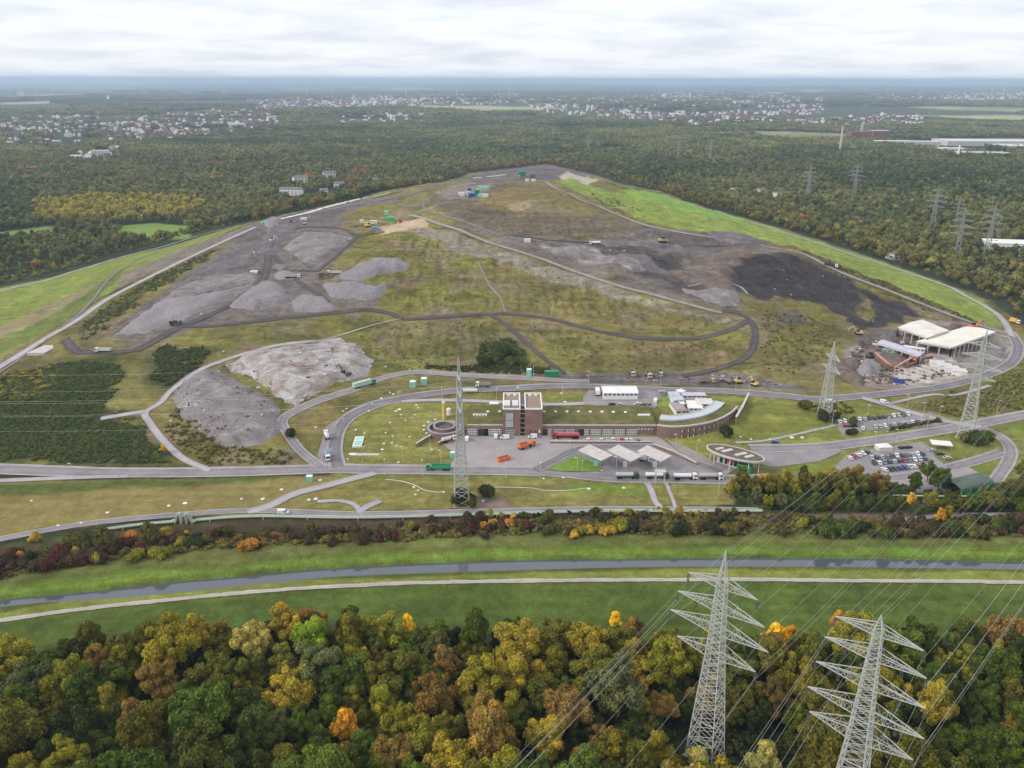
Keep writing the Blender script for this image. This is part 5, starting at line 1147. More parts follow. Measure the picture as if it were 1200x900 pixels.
def wall_line(pts, h, th, label, mat_, capm, name='retaining_wall', cap=.35):
    P = [gz(*p) for p in pts]; T = thing(name, label, 'wall', P[0]); w1, w2 = MB(), MB()
    for p, q in zip(P[:-1], P[1:]):
        d = np.array(q[:2]) - p[:2]; l_ = np.linalg.norm(d); an = math.atan2(d[1], d[0]); m2_ = (np.array(p[:2]) + q[:2]) / 2 - np.array(P[0][:2])
        w1.box(m2_[0], m2_[1], -.8, l_, th, h + .8, an); w2.box(m2_[0], m2_[1], h + .002, l_ + .1, th + .3, cap, an)
    w1.build('wall', mat_, T); w2.build('cap', capm, T); return T
wall_line([(488, 524), (498, 517), (507, 511)], 2.2, .7, 'sloping pale wall beside the round basin', BRICK, PALE)
wall_line([(514, 522), (524, 515)], 1.6, .5, 'short ramp wall in front of the round basin', BRICK, PALE)
wall_line([(645, 519.5), (690, 519.8), (763, 519.5)], 1.2, .6, 'long low brick wall along the upper yard', BRICK, PALE)
wall_line([(767, 524), (790, 533), (816, 546)], 1.6, .5, 'low brick wall beside the ramp down to the forecourt', BRICK, PALE)
# white hall ---------------------------------------------------------------------------------
def hall(name, label, corner_px, ww, dd, h, rise, rz, wallm, roofm, z=None, wins=True, cat='building'):
    X, Y, Z = gz(*corner_px); T = thing(name, label, cat, (X, Y, Z), rz)
    MB().box(ww / 2, dd / 2, -.8, ww, dd, h + .8).build('wall', wallm, T)
    m_ = MB(); P = [(-.3, -.4, h + .003), (ww + .3, -.4, h + .003), (ww + .3, dd + .4, h + .003), (-.3, dd + .4, h + .003), (-.3, dd / 2, h + rise + .2), (ww + .3, dd / 2, h + rise + .2), (-.3, -.4, h + .2), (ww + .3, -.4, h + .2), (-.3, dd + .4, h + .2), (ww + .3, dd + .4, h + .2)]
    m_.add(P, [(3, 2, 1, 0), (0, 1, 7, 6), (6, 7, 5, 4), (4, 5, 9, 8), (8, 9, 2, 3), (0, 6, 4, 8, 3), (1, 2, 9, 5, 7)]); rf = m_.build('roof', roofm, T)
    if rise > .3:
        r_ = MB()
        for i in range(1, int(ww / 2.2)): r_.bar((i * 2.2, -.4, h + .24), (i * 2.2, dd / 2, h + rise + .24), .05)
        r_.build('seam', roofm, rf)
    if wins:
        n = max(2, int(ww / 2.6))
        for i in range(n): MB().box(ww * (i + .5) / n, -.02, h * .66, ww / n * .6, .2, h * .2).build('window', DARK, T)
    return T
hall('white_hall', 'long white hall with pale roof behind the garage wing', (707, 468.6), 21, 12, 4.4, 1.2, 0, WHITE, WHITE)
hall('site_cabin', 'small white cabin beside the lamp behind the brick tower', (574, 478.5), 5, 3, 2.8, .1, 0, WHITE, WHITE, wins=False)
for k, (a, b_, ww, dd, h, rz, wm, rm, lab) in enumerate((
    (792, 488, 6.5, 14, 3.4, .12, WHITE, GREYM, 'white container office with grey roof and red end stripe'), (789, 475, 6.5, 7, 3.2, .1, WHITE, LAVR, 'white container cabin behind the red-striped office'), (785.5, 469, 6, 6, 3, .1, TEAL, LAVR, 'pale teal container cabin at the top of the cabin row'),
    (807, 484.5, 8, 12, 3.4, -.05, WHITE, WHITE, 'white container office beside the red-striped one'), (817, 479.5, 9.5, 9, 3.4, -.05, WHITE, OFFW, 'pale grey container office at the east end of the cabins'), (800, 469, 14, 5, 3, 0, OFFW, LAVR, 'long low lavender-roofed cabin behind the white offices'), (797, 465, 4, 4, 3, .5, WHITE, WHITE, 'small white cube cabin behind the cabin rows'), (797.5, 478, 2.6, 3, 2.6, .1, WHITE, WHITE, 'small white cube between the two cabin rows'), (772, 463.5, 4, 2.6, 2.6, 0, GREYM, GREYM, 'small grey switch cabin at the corner of the lawn'))):
    T = hall('container_cabin', lab, (a, b_), ww, dd, h, .08, rz, wm, rm, wins=k < 6, cat='cabin')
    if k == 0: MB().box(3.25, 2.4, h + .3, 6.6, 1.6, .12).build('roof_stripe', pmat('faded_red', S(214, 130, 118), .6), T)
# three canopies over the weighbridges ------------------------------------------------------
CZ = 7.0
for k, q in enumerate((((677.7, 528), (690.7, 521), (718.3, 533.5), (704.5, 540.2)), ((712, 528), (724.6, 521.2), (752.4, 534.5), (739.4, 541.2)), ((746.7, 528.7), (758.5, 522), (787.3, 534.5), (774.5, 541.2)))):
    P = [np.array([float(v) for v in at_z(a, b_, CZ)]) for a, b_ in q]; c0 = sum(P) / 4
    T = thing('weighbridge_canopy', f'{("western","middle","eastern")[k]} of the three pale folded canopies in the forecourt', 'canopy', (c0[0], c0[1], 0), 0, 'canopies over the weighbridges')
    L0 = [p - c0 for p in P]; L0 = L0[::-1] if np.cross(L0[1] - L0[0], L0[2] - L0[1]) < 0 else L0
    MB().prism(L0, [CZ - .15] * 4, [CZ + .2] * 4).build('roof', PALE, T)
    u = [p * .86 for p in L0]; fr = MB()
    for i in range(4): fr.bar((*u[i], CZ - .3), (*u[(i + 1) % 4], CZ - .3), .14)
    for f_ in (.25, .5, .75):
        a, b_ = u[0] + (u[1] - u[0]) * f_, u[3] + (u[2] - u[3]) * f_; fr.bar((*a, CZ - .35), (*b_, CZ - .35), .1)
    fr.build('frame', GREYM, T)
    for p in u: MB().tube([(p[0], p[1], 0), (p[0], p[1], CZ - .2)], .16, 8).build('post', GREYM, T)
    for p in (u[0] * .2, u[2] * .4): MB().box(p[0], p[1], .1, 2.2, 2.2, 2.8).build('booth', (TEAL, OFFW, OFFW)[k], T)
# building under the oval roof ---------------------------------------------------------------
OZ = 7.5
e1, e2 = [np.array([float(v) for v in at_z(a, b_, OZ)]) for a, b_ in ((829, 523), (895, 540.5))]; cc = (e1 + e2) / 2; ax = (e2 - e1) / 2; A_ = np.linalg.norm(ax); an = math.atan2(ax[1], ax[0]); B_ = A_ * .46
T = thing('entrance_building', 'entrance building under a large brown oval roof with pale skylight strips', 'building', (cc[0], cc[1], 0), an)
el = [(A_ * math.cos(i * math.pi / 24), B_ * math.sin(i * math.pi / 24)) for i in range(48)]
rf = MB().prism(el, OZ - .1, OZ + .45).build('roof', BROWNR, T); m_ = MB()
for i in range(48):
    p, q = el[i], el[(i + 1) % 48]; m_.prism([(p[0] * .97, p[1] * .95), (p[0] * 1.02, p[1] * 1.03), (q[0] * 1.02, q[1] * 1.03), (q[0] * .97, q[1] * .95)], OZ - .3, OZ + .62)
m_.build('rim', PALE, rf)
for f_ in (-.55, -.28, .2, .5): MB().box(A_ * f_, 0, OZ + .46, 2.2, B_ * (1.25 - abs(f_)) * .95, .35, -.5).build('skylight', PALE, rf)
for i in range(0, 48, 6): MB().tube([(el[i][0] * .86, el[i][1] * .86, 0), (el[i][0] * .86, el[i][1] * .86, OZ)], .2, 8).build('post', WHITE, T)
MB().box(-2, 1.5, 0, A_ * .9, B_ * .8, 5.4).build('office', GLASSW, T)
for i in range(6): MB().box(-A_ * .42 + i * A_ * .17, 1.5 - B_ * .4 - .06, 1.0, 1.6, .15, 3).build('window', DARK, T)
o = MB().box(-1.0, -B_ * .52, 3.2, 2.8, .3, 1.8).build('sign', REDP, T); o['label'] = 'red notice panel under the oval roof'
MB().box(A_ * .45, -B_ * .35, 0.1, 7, 3.4, 4.2).build('ticket_booth', GREEN, T); MB().box(A_ * .45, -B_ * .35 - 1.78, 1.6, 5.6, .12, 1.6).build('booth_window', DARK, T)
# recycling sheds -------------------------------------------------------------------------------
def quad_shed(label, q, z, th, open_sides, wallm, roofm, wall_sides, zg=None):
    P = [np.array([float(v) for v in at_z(a, b_, z)]) for a, b_ in q]; c0 = sum(P) / 4; g0 = float(zs(*c0)) if zg is None else zg
    T = thing('recycling_shed', label, 'shed', (c0[0], c0[1], g0)); u = [p - c0 for p in P]
    if np.cross(u[1] - u[0], u[2] - u[1]) < 0: u = u[::-1]; flip = True
    hz = z - g0; m0 = (u[0] + u[1]) / 2; m1_ = (u[2] + u[3]) / 2
    m_ = MB(); rz_ = [hz, hz, hz, hz]
    P2 = [(*p, hz) for p in u] + [(*p, hz + th) for p in u] + [(*m0, hz + th + 1.0), (*m1_, hz + th + 1.0)]
    m_.add(P2, [(3, 2, 1, 0), (4, 8, 9, 7), (8, 5, 6, 9), (0, 1, 5, 8, 4), (2, 3, 7, 9, 6), (1, 2, 6, 5), (3, 0, 4, 7)]); rf = m_.build('roof', roofm, T)
    se = MB()
    for i in range(1, 14):
        f_ = i / 14
        for s0, s1 in ((u[0], u[3]), (u[1], u[2])):
            a = s0 + (s1 - s0) * f_; b_ = m0 + (m1_ - m0) * f_; se.bar((*a, hz + th + .03), (*b_, hz + th + 1.03), .06)
    se.build('seam', roofm, rf)
    for i in range(4):
        a, b_ = u[i] * .97, u[(i + 1) % 4] * .97; l_ = np.linalg.norm(b_ - a)
        if i in wall_sides:
            d = (b_ - a) / l_; mm = (a + b_) / 2; MB().box(mm[0], mm[1], -.5, l_, .3, hz + .4, math.atan2(d[1], d[0])).build('wall', wallm, T)
        else:
            n = max(3, int(l_ / 6))
            for k in range(n + 1): p = a + (b_ - a) * k / n; MB().box(p[0], p[1], -.5, .6, .6, hz + .4).build('column', PALE, T)
            d = (b_ - a) / l_; mm = (a + b_) / 2; MB().box(mm[0], mm[1], hz - 1.2, l_, .4, 1.15, math.atan2(d[1], d[0])).build('beam', PALE, T)
    return T
quad_shed('large white-roofed open shed in the recycling yard', ((1073.5, 400.4), (1114.8, 407.8), (1167, 389.4), (1132, 383)), 12.5, .4, [], WHITE, WROOF, (0, 1, 2) if False else (3, 2))
quad_shed('smaller white-roofed shed behind the large one in the recycling yard', ((1052, 384), (1081, 375), (1112, 387.6), (1087, 396)), 14.5, .4, [], OFFW, WROOF, (1,))
quad_shed('narrow pale-lavender-roofed shed in the recycling yard', ((1028, 402), (1036, 398.5), (1083, 413.5), (1078, 417.5)), 9.5, .35, [], OFFW, LAVR, (2,))
hall('site_cabin', 'long white container block between the recycling sheds', (1058, 413), 14, 4, 4.2, .1, -.45, WHITE, WHITE, cat='cabin')
hall('site_cabin', 'small grey cabin beside the lavender shed', (1034, 414.5), 9, 3, 3.0, .1, -.35, TEAL, GREYM, cat='cabin')
for k, (p, lab) in enumerate((([(1062, 431), (1075, 426), (1093, 419)], 'dark red retaining wall before the recycling sheds'), ([(1018, 414), (1030, 425), (1040, 433)], 'rust-brown conveyor wall beside the grey heap'), ([(1040, 433), (1058, 426), (1080, 418)], 'rust-brown wall along the recycling bays'))):
    wall_line(p, 1.8 if k < 3 else 3.6, 1.2, lab, RUST, RUST, 'bay_wall', .2)
for k in range(5):
    wall_line([(1052 + k * 7, 440 - k * 2.6), (1074 + k * 7, 446 - k * 2.4)], 1.3, 1.0, f'low concrete block row, {("first", "second", "third", "fourth", "fifth")[k]} from the west in the recycling yard', PALE, PALE, 'block_row', .1)
rg = random.Random(3)
for k in range(4):
    T = hall('container_row', f'whitish flat-roofed container {("first","second","third","fourth")[k]} from the west in the recycling yard', (1090 + k * 8.5, 430 + k * 3.2), 9, 7.5, 3.0, .06, -.3, WHITE, OFFW, wins=False, cat='container')
# green curtain-sided hall by the lower trees
X, Y, Z = gz(1117, 577); T = thing('green_hall', 'open-ended shed with bright green side wall and dark roof among trees', 'building', (X, Y, Z), math.radians(22))
n = 9; pr = [(math.cos(math.pi * (1 - i / n)) * 5.5, 3.2 + math.sin(math.pi * i / n) * 2.0) for i in range(n + 1)]
for sy, nm in ((-5.5, 'wall'), (5.5, 'wall')): MB().box(9, sy, -.5, 22, .3, 4.2).build(nm, GREEN, T)
m_ = MB(); V_ = []; F_ = []
for xx in (-2.2, 20.2):
    for a, z in pr: V_.append((xx, a, z + .5))
for i in range(n): F_.append((i, i + 1, n + 2 + i, n + 1 + i)); 
m_.add(V_ + [(x, y, z + .15) for x, y, z in V_], F_ + [tuple(reversed([j + 2 * (n + 1) for j in q])) for q in F_]); m_.build('roof', pmat('dark_roof', S(92, 104, 92), .7, .15, .4), T)
MB().box(20, 0, -.5, .3, 10.6, 4.5).build('end_wall', GREEN, T); 
for k in range(4): MB().box(k * 6 - 1.8, -5.75, -.3, .35, .3, 4.2).build('post', GREYM, T)
# car-park canopy and white tent
X, Y, Z = gz(1103, 527); T = thing('carport', 'white flat carport roof on posts beside the lower car park', 'carport', (X, Y, Z), -.22)
MB().box(0, 2, 3.0, 10.5, 6.5, .35).build('roof', WHITE, T)
for a in (-4.6, 4.6):
    for b_ in (-.8, 4.8): MB().tube([(a, b_, 0), (a, b_, 3.0)], .14, 8).build('post', GREYM, T)
X, Y, Z = gz(1035, 527); T = thing('marquee', 'white peaked marquee at the edge of the lower car park', 'tent', (X, Y, Z), .1); m_ = MB()
m_.add([(-4, -2.5, 2.4), (4, -2.5, 2.4), (4, 2.5, 2.4), (-4, 2.5, 2.4), (-1.5, 0, 3.9), (1.5, 0, 3.9)], [(0, 1, 5, 4), (1, 2, 5), (2, 3, 4, 5), (3, 0, 4), (3, 2, 1, 0)]).build('roof', WHITE, T); MB().box(0, 0, 0, 7.8, 4.8, 2.38).build('side_wall', OFFW, T)
# pale slab in the west, plastic-covered strip along the rim
X, Y, Z = gz(50, 411); tag(MB().prism([(-6, -9), (6, -9), (7.5, 9), (-3, 9)], -.8, 1.4).build('concrete_slab', PALE), 'pale sloping concrete slab beside the western road', 'slab').location = (X, Y, Z)
def strip_thing(name, label, pts, w_, h, mat_, cat):
    ln = smoothline(PW(pts), 3); tg = np.gradient(ln, axis=0); tg /= np.linalg.norm(tg, axis=1)[:, None]; nn_ = np.stack([-tg[:, 1], tg[:, 0]], 1); V_, F_ = [], []; gg = random.Random(1)
    x0, y0 = ln[0]; z0 = float(zs(x0, y0))
    for i, p in enumerate(ln):
        wv = w_ * (1 + .18 * math.sin(i * 1.3) + gg.uniform(-.12, .12))
        for o_, hz in ((-wv / 2, -.4), (-wv * .3, h), (wv * .3, h * gg.uniform(.7, 1.2)), (wv / 2, -.4)):
            q = p + nn_[i] * o_; V_.append((q[0] - x0, q[1] - y0, max(float(zs(*q)), float(zs(*q, ZR))) + hz - z0))
    for i in range(len(ln) - 1):
        for k in range(3): F_.append((i * 4 + k, i * 4 + k + 4, i * 4 + k + 5, i * 4 + k + 1))
    o = MB().add(V_, F_).build(name, mat_); o.location = (x0, y0, z0); return tag(o, label, cat)
strip_thing('sheet_cover', 'long white plastic sheeting along the western landfill rim', [(312, 261), (330, 257), (360, 250), (392, 241), (420, 234)], 6.5, .8, WHITE, 'sheeting')
strip_thing('sheet_cover', 'pale sheeting strip by the summit road', [(555, 209), (575, 207), (592, 205)], 5, .7, PALE, 'sheeting')
strip_thing('sheet_cover', 'thin white pipe row along the upper rim', [(425, 233.5), (440, 230), (458, 226)], 2, .7, WHITE, 'sheeting')
# pipeline along the service road
PIPE = pmat('pipe_lagging', S(168, 180, 162), .5, .1, .5)
def pipeline(label, pts, offs, h=1.3):
    W_ = [gz(*p) for p in pts]; ln = smoothline([p[:2] for p in W_], 4); x0, y0 = ln[0]; z0 = float(zs(x0, y0)); T = thing('pipeline', label, 'pipe', (x0, y0, z0))
    tg = np.gradient(ln, axis=0); tg /= np.linalg.norm(tg, axis=1)[:, None]; nn_ = np.stack([-tg[:, 1], tg[:, 0]], 1)
    for o_ in offs: MB().tube([(*(p + nn_[i] * o_ - [x0, y0]), float(zs(*p)) + h - z0) for i, p in enumerate(ln)], .42, 8).build('pipe', PIPE, T)
    for i in range(2, len(ln), 5): p = ln[i] - [x0, y0]; zz = float(zs(*ln[i])) - z0; MB().box(p[0], p[1], zz - .3, .35, 2.4, h + .1, math.atan2(tg[i][1], tg[i][0])).build('support', PALE, T)
    return T
pipeline('pale green twin pipeline on low supports along the western service road', [(118, 624), (160, 618), (203, 614)], (-.6, .6))
pipeline('pale green twin pipeline on low supports along the central service road', [(230, 612), (300, 607.5), (420, 609), (560, 605.5), (700, 601.5), (800, 601.5), (893, 601)], (-.6, .6))
pipeline('pale green pipeline passing behind the eastern trees', [(1045, 587), (1100, 588), (1150, 588)], (0,), 3)
T = thing('pipe_loop', 'raised pale green expansion loops in the pipeline', 'pipe', gz(216, 613))
for s_ in (-1, 1):
    for o_ in (-.7, .7): MB().tube([(s_ * 5.5, o_, 1.3), (s_ * 3.5, o_, 1.3), (s_ * 2.6, o_, 4.2), (s_ * 2.0, o_, 5.0), (s_ * .8, o_, 5.0)], .42, 8).build('pipe', PIPE, T)
for a in (-4, -1.2, 1.2, 4): MB().box(a, 0, -.3, .3, 2.6, 1.6 if abs(a) > 2 else 5.0).build('support', PALE, T)
# footbridge/platform south of the forecourt
X, Y, Z = gz(773, 566); T = thing('gantry', 'pale steel gantry straddling the site road', 'gantry', (X, Y, Z))
for a in (-2.2, 2.2):
    for b_ in (-1, 1): MB().tube([(a, b_, 0), (a, b_, 6.5)], .14, 6).build('post', PALE, T)
MB().box(0, 0, 6.5, 5.6, 3, .35).build('deck', PALE, T)
for b_ in (-1.45, 1.45): MB().bar((-2.7, b_, 7.6), (2.7, b_, 7.6), .06).build('rail', PALE, T)
MB().box(3.8, -2.5, 0, .5, 6.5, .3).build('stair', PALE, T)
# wind-blown litter fence and tanks along the ring road
X, Y, Z = gz(551, 460); T = thing('storage_tank', 'long pale horizontal tank on the lawn behind the pylon', 'tank', (X, Y, Z)); MB().tube([(-4.6, 0, 1.5), (-4.4, 0, 1.5), (4.4, 0, 1.5), (4.6, 0, 1.5)], [.4, 1.2, 1.2, .4], 14).build('tank', pmat('tank_cream', S(206, 208, 190), .5), T)
for a in (-3, 3): MB().box(a, 0, -.2, .5, 1.8, .9).build('saddle', PALE, T)
for k, (a, b_, w_, d_, h, mt_, lab) in enumerate(((484, 453, 3.6, 3.6, 3.6, TEAL, 'pale teal cube container on the slope, left of its twin'), (497, 450, 3.6, 3.6, 4.0, TEAL, 'pale teal cube container on the slope, right of its twin'), (530.5, 536, 2.4, 2, 3, TEAL, 'small teal cabinet at the corner of the yard'), (363, 564, 3, 2.4, 3, TEAL, 'teal cabinet on the meadow below the road junction'), (646.5, 440.5, 9, 3.4, 3.4, GREEN, 'green container beside the ring road above the tower'), (620, 441, 3, 3, 5, TEAL, 'pale teal container on end beside the ring road'))):
    X, Y, Z = gz(a, b_); T = thing('container', lab, 'container', (X, Y, Z), rg.uniform(-.2, .2)); MB().box(0, 0, -.3, w_, d_, h + .3).build('body', mt_, T)
    m_ = MB()
    for i in range(int(w_ / .6)): m_.box(-w_ / 2 + .3 + i * .6, -d_ / 2 - .06, .2, .22, .12, h - .4)
    m_.build('rib', mt_, T); MB().box(0, 0, h + .002, w_ + .1, d_ + .1, .15).build('lid', WHITE if mt_ is TEAL else mt_, T)
X, Y, Z = gz(419, 522); T = thing('basin_tank', 'rectangular teal water basin on the west lawn', 'basin', (X, Y, Z), .05)
MB().box(0, 4, -1, 5, 13, 1.9).build('rim', WHITE, T); MB().box(0, 1.2, .903, 3.8, 5.2, .1).build('water', TEAL, T); MB().box(0, 7.2, .903, 3.6, 5, .1).build('cover', pmat('pale_teal', S(176, 210, 200), .6), T)
X, Y, Z = gz(419, 533); T = thing('pump_cover', 'flat concrete slab with white lids on the west lawn', 'slab', (X, Y, Z)); MB().box(4, 0, -.4, 15, 2.4, .8).build('slab', PALE, T); MB().box(-2.5, 0, .402, 4, 2, .25).build('lid', WHITE, T)

CONV = pmat('conveyor_pink', S(196, 150, 130), .7, .15, .4)
for p, q, h0, h1, lab in (((1024, 424), (1046, 432), 7, 1, 'pinkish sloping conveyor over the gravel pile'), ((1048, 433), (1078, 421), 1.5, 5, 'long pinkish conveyor rising towards the lavender shed'), ((1070, 427), (1090, 420), 4, 2, 'short orange-brown conveyor in the recycling yard')):
    A1, A2 = gz(*p), gz(*q); T = thing('conveyor', lab, 'conveyor', A1); d = np.array(A2) - np.array(A1)
    MB().bar((0, 0, h0), (d[0], d[1], h1 + d[2]), .55).build('belt', CONV, T)
    for f_ in (.2, .5, .8):
        for s_ in (-.8, .8): MB().bar((d[0] * f_ + s_, d[1] * f_, -.3), (d[0] * f_, d[1] * f_, h0 + (h1 + d[2] - h0) * f_), .1).build('leg', GREYM, T)
def hose(label, pts):
    P = [gz(*p) for p in pts]; ln = smoothline([p[:2] for p in P], 1.5); o = MB().tube([(x, y, float(zs(x, y)) + .15) for x, y in ln], .16, 5).build('hose', WHITE); tag(o, label, 'hose')
hose('thin white hose snaking over the meadow west of the slim pylon', [(452, 562), (470, 564), (487, 569), (496, 574), (512, 577), (520, 576)])
hose('thin white hose snaking over the meadow below the yard', [(580, 571), (620, 572), (640, 575), (662, 575), (690, 572)])
# ---------------------------------------------------------------- heaps of waste, rubble and soil
def heap_mat(name, cols, s1, s2, rough=.95, bd=.5):
    m, t, b = nmat(name, rough, .1); geo = mk(t, 'ShaderNodeNewGeometry')
    a = noise(t, geo.outputs['Position'], s1, 6, .65, .8); f = noise(t, geo.outputs['Position'], s2, 4, .7)
    mp = mk(t, 'ShaderNodeMapping'); mp.inputs['Scale'].default_value = (.5, .5, .12); t.links.new(geo.outputs['Position'], mp.inputs[0]); st = noise(t, mp.outputs[0], 1.0, 4, .6, .5)
    n = len(cols); c = ramp(t, a, [(.28 + .44 * i / (n - 1), S(*q)) for i, q in enumerate(cols)])
    t.links.new(mulc(t, mulc(t, c, ramp(t, f, [(.3, .62), (.7, 1.32)])), ramp(t, st, [(.3, .88), (.7, 1.12)])), b.inputs['Base Color']); bump(t, b, f, bd, .8); return m
HW = heap_mat('mixed_waste', [(126, 107, 95), (148, 132, 122), (176, 170, 167), (208, 206, 205)], .09, 1.6)
HG = heap_mat('compacted_rubble', [(108, 99, 97), (128, 119, 118), (142, 135, 134), (176, 171, 170)], .07, 1.1)
HP = heap_mat('pale_grey_spoil', [(128, 122, 123), (140, 134, 135), (150, 145, 146)], .05, .9, bd=.3)
HD = heap_mat('dark_spoil', [(92, 86, 88), (112, 105, 106), (136, 130, 130)], .07, .8)
HB = heap_mat('brown_spoil', [(98, 84, 76), (114, 100, 92), (134, 122, 114)], .1, 1.0)
HS = heap_mat('pale_sand', [(176, 150, 118), (190, 166, 136), (202, 184, 158)], .06, .8)
def heap(name, label, poly, h, mat_, amp=.6, edge=12, cat='heap', step=1.6, seed=0, wob=3.0, flat=0.35):
    pw = np.array(PW(poly)); x0, y0 = pw.mean(0); xs = np.arange(pw[:, 0].min() - 3, pw[:, 0].max() + 3, step); ys = np.arange(pw[:, 1].min() - 3, pw[:, 1].max() + 3, step)
    X, Y = np.meshgrid(xs, ys); wx_ = (fbm(X, Y, 9, seed, 3) - .5) * wob * 2; wy_ = (fbm(X + 77, Y, 9, seed + 5, 3) - .5) * wob * 2
    P = [tuple(p) for p in pw]; d = dpoly(X + wx_, Y + wy_, P) * np.where(inpoly(X + wx_, Y + wy_, P), 1, -1)
    k = smooth(0, edge, d); Z = zs(X, Y) + .25 + h * (k * (1 - flat) + flat * smooth(0, edge * .4, d)) + (fbm(X, Y, 7, seed + 2, 4) - .5) * amp * 2 * smooth(0, 3, d) + (fbm(X, Y, 26, seed + 3, 2) - .5) * amp * 2.2 * smooth(0, 6, d)
    Z = np.where(d < 0, zs(X, Y) - .5, Z); idx = np.arange(X.size).reshape(X.shape)
    m_ = (d[:-1, :-1] > -1.2) | (d[1:, 1:] > -1.2) | (d[:-1, 1:] > -1.2) | (d[1:, :-1] > -1.2)
    F = np.stack([idx[:-1, :-1][m_], idx[:-1, 1:][m_], idx[1:, 1:][m_], idx[1:, :-1][m_]], 1); used = np.unique(F); re = np.zeros(X.size, int); re[used] = np.arange(len(used))
    z0 = float(zs(x0, y0)); V = np.stack([X.ravel()[used] - x0, Y.ravel()[used] - y0, Z.ravel()[used] - z0], 1)
    o = mesh_obj(name, V, re[F], mat_, None, True); o.location = (x0, y0, z0); return tag(o, label, cat)
heap('waste_heap', 'large heap of white and brown mixed rubbish beside the green truck', [(262,430),(300,413),(360,403),(400,398.5),(422,406),(440,428),(428,443),(392,450),(345,476),(322,462),(292,442)], 5, HW, .9, 14, seed=1)
heap('rubble_heap', 'wide grey mound of compacted rubble below the white rubbish heap', [(202,468),(212,447),(238,433),(260,434),(296,456),(330,480),(328,506),(300,523),(264,526),(236,508),(210,486)], 5.5, HG, .7, 20, seed=2)
for k, (pl_, h, lab, mt_) in enumerate((
 ([(267,360),(287,344),(306,332),(328,333),(338,349),(328,358),(297,364)], 5, 'smooth pale grey heap beside the muddy haul track', HP),
 ([(399,321),(416,312),(436,304),(471,303),(481,311),(470,318),(443,322),(420,330),(399,327)], 4, 'long flat-topped pale grey heap against the yellow slope', HP),
 ([(377,334),(416,331),(440,335),(451,327),(453,344),(430,353),(388,349)], 3, 'low grey heap in front of the long flat-topped one', HP),
 ([(330,291),(355,274),(388,273),(414,278),(374,303),(358,308)], 2.5, 'ploughed grey spread of spoil near the upper rim', HG),
 ([(342,352),(352,346),(380,347),(392,360),(372,366),(344,366)], 2.5, 'small grey heap with rutted face above the dark track', HP),
 ([(134,393),(158,374),(182,356),(232,347),(286,337),(300,325),(290,340),(246,360),(206,380),(168,392)], 3.0, 'long pale grey spoil tip on the western slope', HP),
 ([(188,352),(214,334),(256,324),(302,319),(301,327),(250,342),(206,350)], 3.0, 'middle grey spoil tip on the western slope', HG),
 ([(216,330),(244,308),(276,294),(304,292),(304,306),(280,318),(240,324)], 3.5, 'dark grey terraced tip at the top of the western slope', HD),
 ([(300,300),(316,262),(345,257),(352,264),(330,280),(322,300)], .8, 'flat dark spoil patch near the western rim', HD),
 ([(320,326),(326,318),(340,317),(348,322),(344,327),(326,328)], 2, 'little pale heap beside the parked tipper trucks', HP),
 ([(318,313),(326,309),(336,311),(336,315),(324,317)], 1.8, 'small heap of pale rubble lumps by the track junction', HG),
 ([(308,262),(318,254),(332,256),(330,264),(316,270)], 2, 'broken rubble heap by the white sheeting', HG))):
    heap('spoil_heap', lab, pl_, h, mt_, .35 if mt_ is HP else .7, 9, seed=10 + k, wob=2)
heap('sand_heap', 'pale sandy spread beside the contractor containers on the hill', [(445,269),(470,259),(498,256),(502,263),(480,269),(455,274)], 1.2, HS, .4, 6, seed=30)
heap('spoil_heap', 'grey gravel pile in the corner of the recycling yard', [(1002,432),(1012,422),(1028,423),(1034,434),(1022,440),(1008,440)], 4.5, HP, .3, 8, seed=31)
heap('spoil_heap', 'brown earth pile behind the rust-red wall', [(984,426),(996,418),(1008,424),(1006,436),(996,438)], 3, HB, .6, 6, seed=32)
heap('rubble_heap', 'crumbled brick rubble between the recycling sheds', [(1108,388),(1116,380),(1128,381),(1120,390),(1112,392)], 3, HB, .8, 4, seed=33)
heap('rubble_heap', 'pale demolition rubble spread east of the large shed', [(1126,425),(1140,412),(1166,402),(1184,408),(1168,424),(1140,434)], 1.5, HG, .8, 6, seed=34)
heap('rubble_heap', 'cluttered dark scrap pile between the wall and the lavender shed', [(1008,412),(1028,404),(1060,416),(1070,424),(1046,430),(1020,420)], 1.6, HB, 1.0, 4, seed=41, wob=4)
heap('rubble_heap', 'mixed brown and white scrap in front of the large shed', [(1086,416),(1110,416),(1126,424),(1110,430),(1092,426)], 1.5, HW, 1.0, 4, seed=42, wob=4)
heap('spoil_heap', 'dark brown bank curving round the gravel pile', [(976,432),(986,421),(992,424),(1000,437),(1014,447),(1010,452),(992,447)], 3.2, HB, .8, 5, seed=43)
heap('spoil_heap', 'dark earth bank in front of the smaller shed', [(1030,395),(1048,386),(1056,394),(1044,402)], 2.5, HD, .7, 5, seed=35)
heap('spoil_heap', 'dark muddy berm in the central basin', [(720,300),(740,298),(770,312),(790,322),(770,320),(744,312)], 2.2, HD, .8, 5, seed=36)
heap('spoil_heap', 'brown terrace edge above the black slope', [(800,303),(850,299),(880,296),(884,301),(850,308),(806,312)], 2.5, HB, .8, 6, seed=37)

